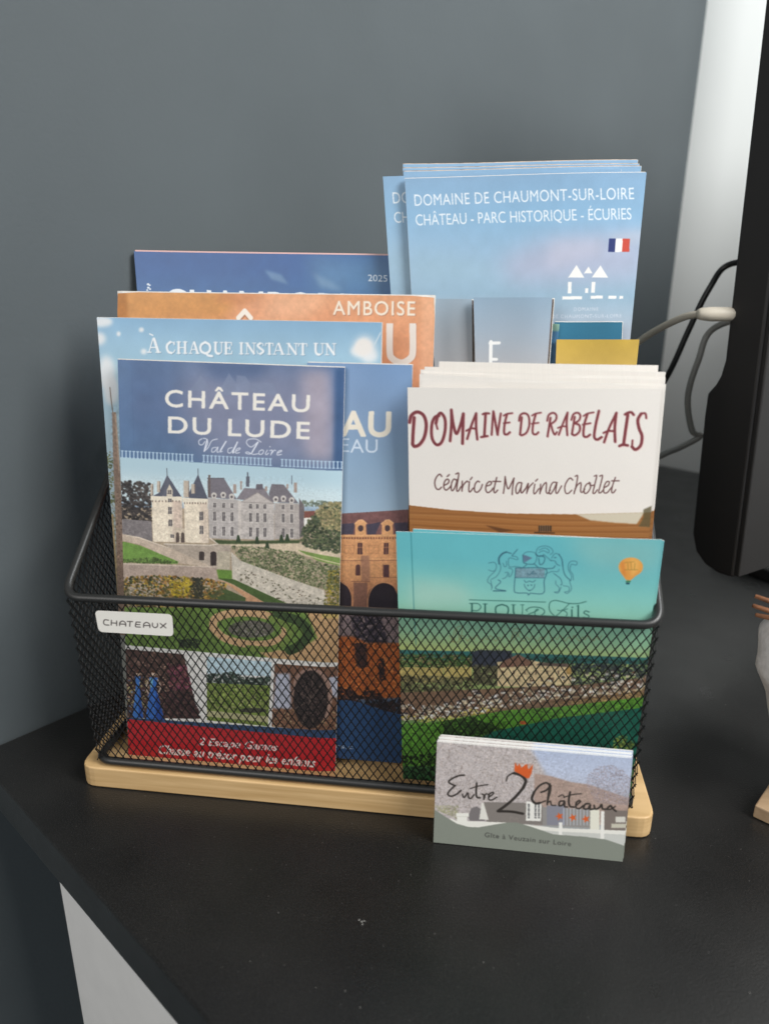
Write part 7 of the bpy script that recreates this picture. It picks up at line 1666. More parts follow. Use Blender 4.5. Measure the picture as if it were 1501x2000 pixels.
["l",[96,78,70],0.14,[181.05,47.11,182.44,49.49,183.44,51.83],1,0.55],
["l",[222,214,212],0.14,[188.84,48.92,190.24,51.27,191.26,53.57],1,0.55],
["l",[96,78,70],0.14,[216.07,50.77,216.41,52.38,216.37,53.96],1,0.55],
["l",[222,214,212],0.14,[189.65,42.24,190.01,43.88,189.98,45.48],1,0.55],
["l",[96,78,70],0.14,[196.33,49.0,197.31,51.27,197.92,53.49],1,0.55],
["l",[222,214,212],0.14,[215.86,41.69,216.77,43.7,217.29,45.68],1,0.55],
["l",[96,78,70],0.14,[206.44,36.39,207.05,38.15,207.27,39.87],1,0.55],
["l",[222,214,212],0.14,[182.93,50.93,182.73,51.89,182.14,52.81],1,0.55],
["l",[96,78,70],0.14,[219.79,40.6,220.21,41.54,220.25,42.45],1,0.55],
["l",[222,214,212],0.14,[201.29,25.85,201.66,27.69,201.64,29.48],1,0.55],
["l",[96,78,70],0.14,[199.92,50.47,199.54,51.64,198.78,52.78],1,0.55],
["l",[222,214,212],0.14,[196.16,41.24,196.86,42.52,197.19,43.76],1,0.55],
["l",[96,78,70],0.14,[190.46,44.06,189.98,45.49,189.11,46.88],1,0.55],
["l",[222,214,212],0.14,[189.84,37.6,188.33,40.22,186.43,42.79],1,0.55],
["l",[96,78,70],0.14,[196.66,23.83,197.28,26.2,197.51,28.52],1,0.55],
["l",[222,214,212],0.14,[201.44,24.09,200.47,26.28,199.1,28.43],1,0.55],
["l",[96,78,70],0.14,[192.68,31.81,193.17,33.11,193.28,34.37],1,0.55],
["l",[222,214,212],0.14,[187.71,51.63,187.51,52.67,186.93,53.66],1,0.55],
["l",[96,78,70],0.14,[198.2,22.85,198.07,24.4,197.54,25.91],1,0.55],
["l",[222,214,212],0.14,[200.3,44.84,201.05,47.23,201.41,49.58],1,0.55],
["l",[96,78,70],0.14,[186.23,44.81,186.91,47.65,187.21,50.44],1,0.55],
["l",[222,214,212],0.14,[208.65,41.06,209.32,42.05,209.62,42.99],1,0.55],
["l",[96,78,70],0.14,[182.06,27.38,182.1,28.41,181.76,29.39],1,0.55],
["l",[222,214,212],0.14,[205.06,23.06,205.21,24.72,204.98,26.33],1,0.55],
["l",[96,78,70],0.14,[182.83,49.74,183.88,51.71,184.55,53.64],1,0.55],
["l",[222,214,212],0.14,[221.08,53.87,220.9,54.83,220.34,55.77],1,0.55],
["l",[96,78,70],0.14,[196.75,51.39,196.35,53.05,195.58,54.67],1,0.55],
["l",[222,214,212],0.14,[192.56,51.27,191.02,53.94,189.11,56.56],1,0.55],
["l",[96,78,70],0.14,[187.29,36.51,187.17,38.48,186.66,40.41],1,0.55],
["l",[222,214,212],0.14,[182.65,42.17,181.81,44.08,180.58,45.95],1,0.55],
["l",[96,78,70],0.14,[221.46,37.11,222.14,38.51,222.45,39.87],1,0.55],
["l",[222,214,212],0.14,[179.77,34.78,179.86,36.86,179.56,38.9],1,0.55],
["l",[96,78,70],0.14,[196.58,33.76,197.41,36.6,197.86,39.39],1,0.55],
["l",[222,214,212],0.14,[193.15,38.96,193.83,40.39,194.13,41.77],1,0.55],
["l",[96,78,70],0.14,[184.1,42.38,182.95,44.72,181.42,47.02],1,0.55],
["l",[222,214,212],0.14,[216.32,45.46,215.97,46.49,215.24,47.48],1,0.55],
["l",[96,78,70],0.14,[189.8,49.99,189.73,52.02,189.28,54.01],1,0.55],
["l",[222,214,212],0.14,[189.8,50.7,190.2,51.73,190.21,52.72],1,0.55],
["l",[96,78,70],0.14,[187.97,43.55,187.95,44.66,187.54,45.72],1,0.55],
["l",[222,214,212],0.14,[198.17,43.67,198.89,45.75,199.24,47.78],1,0.55],
["l",[96,78,70],0.14,[220.42,35.26,221.13,37.39,221.46,39.47],1,0.55],
["l",[222,214,212],0.14,[199.88,28.03,200.49,30.95,200.7,33.82],1,0.55],
["l",[96,78,70],0.14,[212.85,33.02,212.18,35.49,211.14,37.92],1,0.55],
["l",[222,214,212],0.14,[196.17,49.18,195.64,50.36,194.74,51.5],1,0.55],
["l",[96,78,70],0.14,[191.36,31.63,191.23,32.66,190.72,33.66],1,0.55],
["l",[222,214,212],0.14,[214.23,37.67,213.78,38.63,212.96,39.56],1,0.55],
["l",[96,78,70],0.14,[184.82,41.02,186.16,43.96,187.12,46.85],1,0.55],
["l",[222,214,212],0.14,[206.79,47.07,206.75,48.68,206.34,50.25],1,0.55],
["l",[120,120,146],0.12,[228.05,53.82,228.22,53.38],0,0.5],
["l",[120,120,146],0.12,[238.89,53.44,238.91,53.9],0,0.5],
["l",[120,120,146],0.12,[238.85,47.47,239.64,47.12],0,0.5],
["l",[120,120,146],0.13,[222.58,48.11,223.3,48.23],0,0.5],
["l",[120,120,146],0.12,[231.36,46.82,231.87,46.25],0,0.5],
["l",[120,120,146],0.13,[234.68,38.05,234.81,38.63],0,0.5],
["l",[120,120,146],0.12,[241.66,48.2,240.94,47.45],0,0.5],
["l",[120,120,146],0.13,[220.51,43.43,220.51,42.88],0,0.5],
["l",[120,120,146],0.12,[229.97,50.55,229.56,50.93],0,0.5],
["l",[120,120,146],0.12,[234.76,48.59,235.16,49.0],0,0.5],
["l",[120,120,146],0.12,[228.9,49.89,229.76,49.49],0,0.5],
["l",[120,120,146],0.12,[242.87,44.92,242.66,45.41],0,0.5],
["l",[120,120,146],0.12,[242.22,47.04,241.39,47.43],0,0.5],
["l",[120,120,146],0.13,[222.47,41.19,223.15,41.69],0,0.5],
["l",[120,120,146],0.12,[241.07,49.76,241.42,49.28],0,0.5],
["l",[120,120,146],0.12,[236.94,41.2,236.68,41.88],0,0.5],
["l",[120,120,146],0.12,[233.65,44.55,233.09,44.66],0,0.5],
["l",[120,120,146],0.12,[227.71,53.54,227.37,53.68],0,0.5],
["l",[120,120,146],0.12,[232.81,42.46,232.69,41.76],0,0.5],
["l",[120,120,146],0.12,[242.34,39.61,242.69,39.4],0,0.5],
["l",[120,120,146],0.12,[234.58,41.0,234.36,40.84],0,0.5],
["l",[120,120,146],0.12,[238.13,46.1,237.72,46.66],0,0.5],
["l",[120,120,146],0.13,[221.78,47.36,221.94,47.01],0,0.5],
["l",[120,120,146],0.12,[238.82,49.84,239.53,50.23],0,0.5],
["l",[120,120,146],0.12,[238.57,53.8,239.02,53.61],0,0.5],
["l",[120,120,146],0.12,[246.14,40.45,246.5,40.0],0,0.5],
["l",[120,120,146],0.12,[239.85,44.74,239.35,44.67],0,0.5],
["l",[120,120,146],0.12,[243.63,51.45,244.45,51.47],0,0.5],
["l",[120,120,146],0.12,[229.75,54.14,229.53,54.58],0,0.5],
["l",[120,120,146],0.12,[237.88,39.58,238.61,39.49],0,0.5],
["l",[120,120,146],0.12,[229.69,52.34,230.02,52.29],0,0.5],
["l",[120,120,146],0.12,[238.92,48.71,239.56,49.18],0,0.5],
["l",[120,120,146],0.12,[227.66,49.44,227.91,48.9],0,0.5],
["l",[120,120,146],0.13,[224.27,42.84,224.72,43.28],0,0.5],
["l",[120,120,146],0.13,[221.32,43.7,221.93,43.22],0,0.5],
["l",[120,120,146],0.12,[239.32,48.01,239.19,47.96],0,0.5],
["l",[120,120,146],0.12,[243.95,50.41,243.58,50.23],0,0.5],
["l",[120,120,146],0.12,[245.46,52.51,244.62,52.97],0,0.5],
["l",[120,120,146],0.12,[235.06,44.4,234.48,44.79],0,0.5],
["l",[120,120,146],0.12,[235.98,43.76,236.33,43.46],0,0.5],
["l",[120,120,146],0.13,[221.2,45.09,221.83,44.5],0,0.5],
["l",[120,120,146],0.13,[228.67,39.51,228.96,38.93],0,0.5],
["l",[120,120,146],0.13,[226.04,41.91,226.63,42.0],0,0.5],
["l",[120,120,146],0.13,[221.98,50.16,221.34,50.68],0,0.5],
["l",[120,120,146],0.13,[223.83,43.09,223.16,42.65],0,0.5],
["l",[120,120,146],0.12,[240.04,41.23,240.59,40.98],0,0.5],
["l",[120,120,146],0.12,[245.33,39.34,245.6,38.7],0,0.5],
["l",[120,120,146],0.12,[221.95,51.71,221.17,52.05],0,0.5],
["l",[120,120,146],0.12,[229.75,46.37,230.09,46.06],0,0.5],
["l",[120,120,146],0.13,[221.73,46.54,221.8,46.73],0,0.5],
["l",[120,120,146],0.13,[222.86,43.32,222.66,43.03],0,0.5],
["l",[120,120,146],0.13,[233.65,38.07,234.39,38.76],0,0.5],
["l",[120,120,146],0.12,[240.56,42.92,240.17,43.43],0,0.5],
["l",[120,120,146],0.12,[232.48,48.42,232.94,47.87],0,0.5],
["l",[120,120,146],0.12,[229.77,49.25,229.79,48.97],0,0.5],
["l",[120,120,146],0.12,[241.17,45.48,240.8,45.68],0,0.5],
["l",[120,120,146],0.12,[242.7,46.59,241.91,46.63],0,0.5],
["l",[120,120,146],0.13,[226.25,42.46,225.48,42.71],0,0.5],
["l",[120,120,146],0.13,[222.14,45.31,223.0,45.33],0,0.5],
["l",[120,120,146],0.13,[230.62,38.26,229.9,38.4],0,0.5],
["p",[176,150,138],[226.0,41.7,233.57,41.02,242.47,38.88,250.58,38.41,270.81,32.58,272.04,19.62,227.74,14.74],0.5,1],
["d",[[184,150,136],[166,144,126],[150,136,120],[190,164,150]],900,0.25,0.56,[226.09,40.27,242.51,38.31,270.95,31.15,271.01,23.9,229.79,22.4],72,0.6],
["d",[[160,148,156],[176,164,172],[140,130,140]],1000,0.24,0.55,[249.29,39.0,250.12,44.09,254.1,48.03,259.5,49.27,265.19,47.0,270.01,41.09,270.47,29.65,254.42,29.41],73,0.75],
["d",[[150,150,110],[166,164,120]],240,0.26,0.59,[180.73,20.15,192.48,21.4,192.79,13.92,183.46,17.43],74,0.6],
["n",0.12,0.2,[176.97,56.43,269.57,64.85,273.87,19.82,178.43,9.31]],
["n",0.12,0.61,[176.97,56.43,226.28,56.69,270.68,34.0,273.87,19.82,178.43,9.31]],
["p",[134,126,120],[204.03,24.48,221.92,25.99,230.85,25.46,232.81,15.3,205.85,13.84],0.0,1],
["p",[124,118,118],[197.29,15.91,198.38,20.53,200.92,21.92,204.27,19.66,205.17,14.51,198.03,13.73],0.26,1],
["p",[232,230,220],[203.16,23.87,204.06,23.96,206.83,15.14,202.41,15.11],0.0,1],
["p",[150,146,142],[230.9,24.73,252.86,25.6,253.64,16.11,231.54,15.16],0.0,1],
["p",[138,138,150],[232.74,25.66,240.88,26.52,241.64,16.27,233.44,15.37],0.0,1],
["p",[240,238,230],[223.39,26.88,230.28,26.5,230.65,17.15,223.77,16.69],0.0,1],
["p",[120,120,120],[224.11,25.63,224.99,25.72,225.48,18.07,224.59,17.98],0.0,1],
["p",[120,120,120],[227.14,25.95,228.02,26.04,228.52,18.4,227.63,18.31],0.0,1],
["p",[120,120,120],[228.66,26.11,229.54,26.2,230.04,18.57,229.15,18.47],0.0,1],
["l",[236,234,226],0.25,[223.6,23.58,230.32,23.93],0,1],
["l",[236,234,226],0.25,[223.74,21.38,230.47,21.73],0,1],
["l",[236,234,226],0.26,[223.87,19.16,230.61,19.52],0,1],
["l",[200,206,220],0.38,[240.37,25.0,241.01,16.2],0,0.8],
["l",[200,206,220],0.38,[241.87,25.16,242.52,16.37],0,0.8],
["l",[200,206,220],0.38,[243.36,25.32,244.02,16.53],0,0.8],
["l",[200,206,220],0.38,[244.86,25.48,245.53,16.7],0,0.8],
["l",[200,206,220],0.38,[246.35,25.64,247.03,16.87],0,0.8],
["l",[200,206,220],0.38,[247.84,25.79,248.53,17.03],0,0.8],
["l",[200,206,220],0.38,[249.33,25.95,250.03,17.2],0,0.8],
["l",[200,206,220],0.38,[250.82,26.11,251.53,17.36],0,0.8],
["p",[236,234,216],[252.24,25.53,256.27,25.82,257.15,15.39,252.95,15.3],0.0,1],
["p",[128,116,108],[258.42,26.19,271.35,26.85,272.31,16.71,259.32,15.63],0.0,1],
["p",[220,216,204],[263.66,23.1,267.95,23.57,268.22,20.67,263.92,20.2],0.0,1],
["p",[205,200,180],[262.13,19.27,268.9,20.01,269.1,17.83,262.32,17.08],0.0,1],
["p",[240,238,228],[188.84,14.24,191.83,13.21,216.16,14.81,237.97,14.38,272.32,16.56,273.14,7.91,238.39,8.43,189.04,8.95],0.0,1],
["p",[200,202,196],[216.29,12.58,238.1,12.52,272.52,14.52,273.07,8.65,238.39,8.43],0.0,0.8],
["p",[242,240,230],[191.48,17.24,197.33,17.87,197.68,15.95,196.77,15.71,196.93,12.1,192.23,11.58,191.94,15.33,191.54,15.59],0.0,1],
["l",[205,200,188],0.2,[191.55,15.44,197.42,15.93],0,1],
["p",[244,242,234],[238.77,17.44,240.41,17.47,240.74,9.45,239.22,9.28],0.0,1],
["p",[244,242,234],[257.0,25.31,258.49,25.32,259.61,10.84,257.99,10.65],0.0,1],
["l",[150,140,130],0.39,[216.8,15.03,216.75,18.02,218.63,16.73,219.86,17.61,220.36,14.68],1,0.6],
["p",[136,142,130],[177.49,18.3,181.8,17.86,186.17,15.09,192.23,11.58,197.52,10.5,202.09,10.7,211.06,13.5,216.15,14.96,220.0,15.24,226.52,13.71,236.95,10.82,250.88,11.19,260.37,10.77,268.72,8.45,275.13,6.65,276.7,-9.78,178.48,-13.93],0.0,1],
["t","G\u00eete \u00e0 Veuzain sur Loire",[66,66,62],[205.33,5.91,245.11,5.44,205.34,8.34],0.04,0,1,1.1],
["l",[52,46,42],0.85,[194.35,37.59,193.28,37.39],1,1],
["l",[52,46,42],0.8,[194.4,37.66,192.16,37.12,189.39,35.55,187.48,33.43,188.94,32.28,190.53,31.79],1,1],
["l",[52,46,42],0.8,[190.53,31.79,188.22,28.96,187.29,26.91,188.9,25.94,191.42,27.34,193.33,29.49],1,1],
["l",[52,46,42],0.68,[193.98,27.44,194.9,25.91,196.5,28.52,196.88,26.28,198.04,25.75,199.37,27.84],1,1],
["l",[52,46,42],0.85,[200.36,34.08,200.3,29.23,200.84,26.69,202.27,26.51],1,1],
["l",[52,46,42],0.57,[197.53,30.89,201.13,32.55,205.45,33.79],1,1],
["l",[52,46,42],0.62,[203.02,28.54,203.88,28.3,204.01,25.72,204.71,28.71,206.13,28.54],1,1],
["l",[52,46,42],0.68,[206.2,27.25,208.08,29.06,208.03,30.03,206.4,28.89,206.24,26.28,207.68,25.94,209.85,27.63],1,1],
["l",[52,46,42],0.67,[213.71,36.55,214.27,39.0,216.66,40.98],1,1],
["l",[52,46,42],1.39,[216.95,40.85,220.05,40.05,222.37,37.58,221.55,33.66],1,1],
["l",[52,46,42],1.29,[221.55,33.66,217.97,28.15,214.01,23.52,210.79,20.4],1,1],
["l",[52,46,42],1.3,[210.8,20.31,216.99,20.74,222.23,20.23],1,1],
["p",[226,92,34],[217.02,41.97,217.03,46.55,218.4,44.47,219.0,46.11,220.09,44.01,222.44,46.28,223.31,43.38,225.2,46.08,224.9,42.27,224.0,39.01,222.9,38.74,220.03,40.46],0.0,1],
["d",[[226,92,34]],60,0.17,0.39,[216.91,46.22,225.18,46.39,225.31,40.1,217.69,42.51],77,0.7],
["l",[52,46,42],0.86,[229.66,32.22,231.88,33.51,233.26,35.78,231.62,37.37,228.68,35.49,226.59,32.08],1,1],
["l",[52,46,42],1.17,[226.59,32.08,225.8,28.43,227.43,26.27,229.57,26.67],1,1],
["l",[52,46,42],0.68,[229.57,26.67,231.95,28.0],1,1],
["l",[52,46,42],0.74,[233.33,37.02,232.98,30.96,232.85,26.12],1,1],
["l",[52,46,42],0.61,[233.9,36.19,233.77,32.82,232.91,27.38,234.1,28.04,234.85,26.15,236.7,26.17],1,1],
["l",[52,46,42],0.49,[237.59,30.8,239.2,31.89,240.35,30.83],1,1],
["l",[52,46,42],0.8,[240.19,28.86,238.39,28.31,238.24,26.15,239.73,26.67,240.52,28.54,240.7,26.06,241.94,25.83],1,1],
["l",[52,46,42],0.92,[242.58,33.72,242.31,29.08,243.13,26.32,244.98,26.15],1,1],
["l",[52,46,42],0.55,[240.06,30.63,243.59,32.41,247.48,33.34],1,1],
["l",[52,46,42],0.73,[246.12,27.35,247.49,29.27,246.85,29.74,245.73,28.37,245.92,25.9,247.47,25.7,248.87,27.28],1,1],
["l",[52,46,42],0.85,[251.5,28.63,249.72,28.08,249.28,25.9,251.11,25.91,252.01,27.97,252.03,25.83,253.54,26.0],1,1],
["l",[52,46,42],0.85,[253.68,27.97,254.45,26.09,256.18,27.17,256.96,28.67,257.59,26.61,259.11,26.59],1,1],
["l",[52,46,42],0.9,[259.41,26.62,260.91,28.56,261.93,27.24,263.55,26.0],1,1],
["l",[52,46,42],0.66,[263.03,28.43,261.36,26.83,259.88,26.49],1,1],
["p",[228,94,36],[239.58,20.73,240.47,19.47,239.1,19.79,238.34,18.4,238.18,20.03,236.82,20.43,238.1,21.12,238.02,22.75,238.97,21.56,240.27,22.16],0.0,1],
["p",[228,94,36],[245.59,20.66,246.48,19.4,245.11,19.72,244.36,18.33,244.2,19.96,242.84,20.36,244.11,21.05,244.03,22.68,244.97,21.48,246.27,22.09],0.0,1],
["p",[228,94,36],[251.42,20.58,252.31,19.32,250.95,19.64,250.2,18.25,250.04,19.88,248.69,20.28,249.95,20.97,249.86,22.59,250.8,21.4,252.09,22.0],0.0,1]],
'label':[
["g",[[4.57,[240,236,226]],[-13.06,[238,234,226]]]],
["l",[62,54,52],0.46,[21.11,-2.23,19.26,-2.14,18.38,-3.52,18.93,-4.79,21.0,-4.86],1,1],
["l",[62,54,52],0.46,[22.57,-2.13,22.12,-4.78],1,1],
["l",[62,54,52],0.46,[25.22,-2.37,24.92,-4.88],1,1],
["l",[62,54,52],0.46,[22.39,-3.58,25.08,-3.56],1,1],
["l",[62,54,52],0.46,[26.38,-4.78,26.78,-3.13,28.33,-2.15,29.58,-3.15,29.47,-4.82],1,1],
["l",[62,54,52],0.46,[26.69,-3.88,29.58,-3.8],1,1],
["l",[62,54,52],0.46,[30.59,-2.21,33.27,-2.1],1,1],
["l",[62,54,52],0.46,[32.03,-2.19,31.54,-4.76],1,1],
["l",[62,54,52],0.45,[37.15,-2.17,35.1,-2.23],1,1],
["l",[62,54,52],0.46,[35.1,-2.23,34.61,-3.66,34.62,-4.75,36.87,-4.81],1,1],
["l",[62,54,52],0.46,[34.75,-3.52,36.8,-3.5],1,1],
["l",[62,54,52],0.45,[38.51,-4.77,38.91,-2.92,40.43,-2.02,41.79,-3.05,41.71,-4.67],1,1],
["l",[62,54,52],0.45,[38.82,-3.79,41.81,-3.66],1,1],
["l",[62,54,52],0.45,[43.27,-2.17,43.12,-3.7,44.25,-4.57,45.56,-3.74,45.79,-2.2],1,1],
["l",[62,54,52],0.45,[47.14,-2.11,49.78,-4.3],1,1],
["l",[62,54,52],0.45,[50.0,-1.9,47.11,-4.5],1,1]],
}
QUAD={"lude":[[16.54,-6.0],[128.34,-6.0],[131.26,202.79],[21.99,204.08]],"chen":[[112.76,2.0],[162.24,2.0],[162.09,203.93],[112.74,203.98]],"achaque":[[9.0,0.0],[146.21,0.0],[147.21,221.73],[9.12,221.92]],"orange":[[8.0,0.0],[170.21,0.0],[170.21,233.65],[8.94,233.74]],"cham":[[9.0,30.0],[151.33,30.0],[145.41,252.85],[-1.46,254.21]],"chaumont":[[176.04,10.0],[265.14,10.0],[270.27,293.72],[150.18,291.33]],"grey":[[206.06,0.0],[224.03,0.0],[226.93,233.93],[188.13,233.46]],"greyleft":[[189.38,0.0],[199.8,0.0],[187.35,232.51],[166.31,232.51]],"teal":[[243.65,0.0],[269.65,0.0],[263.14,221.99],[229.51,221.45]],"green":[[229.48,0.0],[224.57,0.0],[231.93,220.63],[226.3,221.05]],"gold":[[236.16,-0.0],[265.68,0.0],[271.28,213.97],[230.7,213.22]],"rab":[[168.0,0.0],[276.84,0.0],[271.12,196.73],[161.05,194.24]],"turq":[[164.33,2.0],[273.34,2.0],[273.84,135.3],[159.09,133.01]],"card":[[181.52,0.16],[269.07,-0.28],[268.17,53.38],[181.41,53.53]],"label":[[15.25,-8.93],[53.18,-8.6],[53.47,3.07],[14.63,2.52]]}
PLANE={"lude":[13,7,15],"chen":[18.5,7,15],"achaque":[28,5,15],"orange":[42,7,15],"cham":[82,8,15],"chaumont":[68,9,15],"grey":[52,9,15],"greyleft":[56,9,15],"teal":[61,9,15],"green":[59,9,15],"gold":[57,9,15],"rab":[21,3,15],"turq":[7,1,15],"card":[-16,5,0.3],"label":[-1.2,0,100]}

KP=6.
def cat_rom(p):
    if len(p)<3: return p
    P_=np.vstack([2*p[0]-p[1],p,2*p[-1]-p[-2]]);o=[]
    for i in range(1,len(P_)-2):
        a,b,c,d=P_[i-1:i+3]
        for t in np.arange(0,1,.125): o.append(.5*((2*b)+(c-a)*t+(2*a-5*b+4*c-d)*t*t+(3*b-a-3*c+d)*t**3))
    o.append(P_[-2]);return np.array(o)
def blur1(a,r,ax):
    k=2*r+1;pad=[(0,0),(0,0)];pad[ax]=(r+1,r);c=np.cumsum(np.pad(a,pad,mode='edge'),axis=ax)
    return (np.take(c,range(k,c.shape[ax]),axis=ax)-np.take(c,range(0,c.shape[ax]-k),axis=ax))/k
def fbm(h,w_,cell,rng):
    out=np.zeros((h,w_),np.float32);amp=.5;tot=0
    for o in range(4):
        gh=max(2,int(h/cell)+2);gw=max(2,int(w_/cell)+2);g=rng.random((gh,gw)).astype(np.float32)
        y=np.linspace(0,gh-1.001,h);x=np.linspace(0,gw-1.001,w_);yi=y.astype(int);xi=x.astype(int);fy=(y-yi)[:,None];fx=(x-xi)[None]
        fy=fy*fy*(3-2*fy);fx=fx*fx*(3-2*fx);yj=np.minimum(yi+1,gh-1);xj=np.minimum(xi+1,gw-1)
        v=(g[yi][:,xi]*(1-fx)+g[yi][:,xj]*fx)*(1-fy)+(g[yj][:,xi]*(1-fx)+g[yj][:,xj]*fx)*fy
        out+=amp*v;tot+=amp;amp*=.5;cell=max(1.5,cell/2)
    return out/tot*2-1
def inside(px,py,poly):
    m_=np.zeros(np.broadcast(px,py).shape,bool);n=len(poly)
    for i in range(n):
        x1,y1=poly[i];x2,y2=poly[(i+1)%n]
        if y1==y2: continue
        c_=((y1>py)!=(y2>py))&(px<(x2-x1)*(py-y1)/(y2-y1)+x1);m_^=c_
    return m_
_cap=[None]
def text_tris(s,bold,shear,sp):
    cu=bpy.data.curves.new('glyphs','FONT');cu.body=s;cu.size=1;cu.shear=shear;cu.space_character=sp
    cu.resolution_u=5;o=bpy.data.objects.new('glyphs',cu);C.objects.link(o);bpy.context.view_layer.update()
    me=o.evaluated_get(bpy.context.evaluated_depsgraph_get()).to_mesh();me.calc_loop_triangles()
    v=np.array([x.co[:2] for x in me.vertices]);t=[tuple(x.vertices) for x in me.loop_triangles]
    o.to_mesh_clear();bpy.data.objects.remove(o);bpy.data.curves.remove(cu);return v,t
def cap():
    if _cap[0] is None: _cap[0]=text_tris('H',0,0,1)[0][:,1].max()
    return _cap[0]
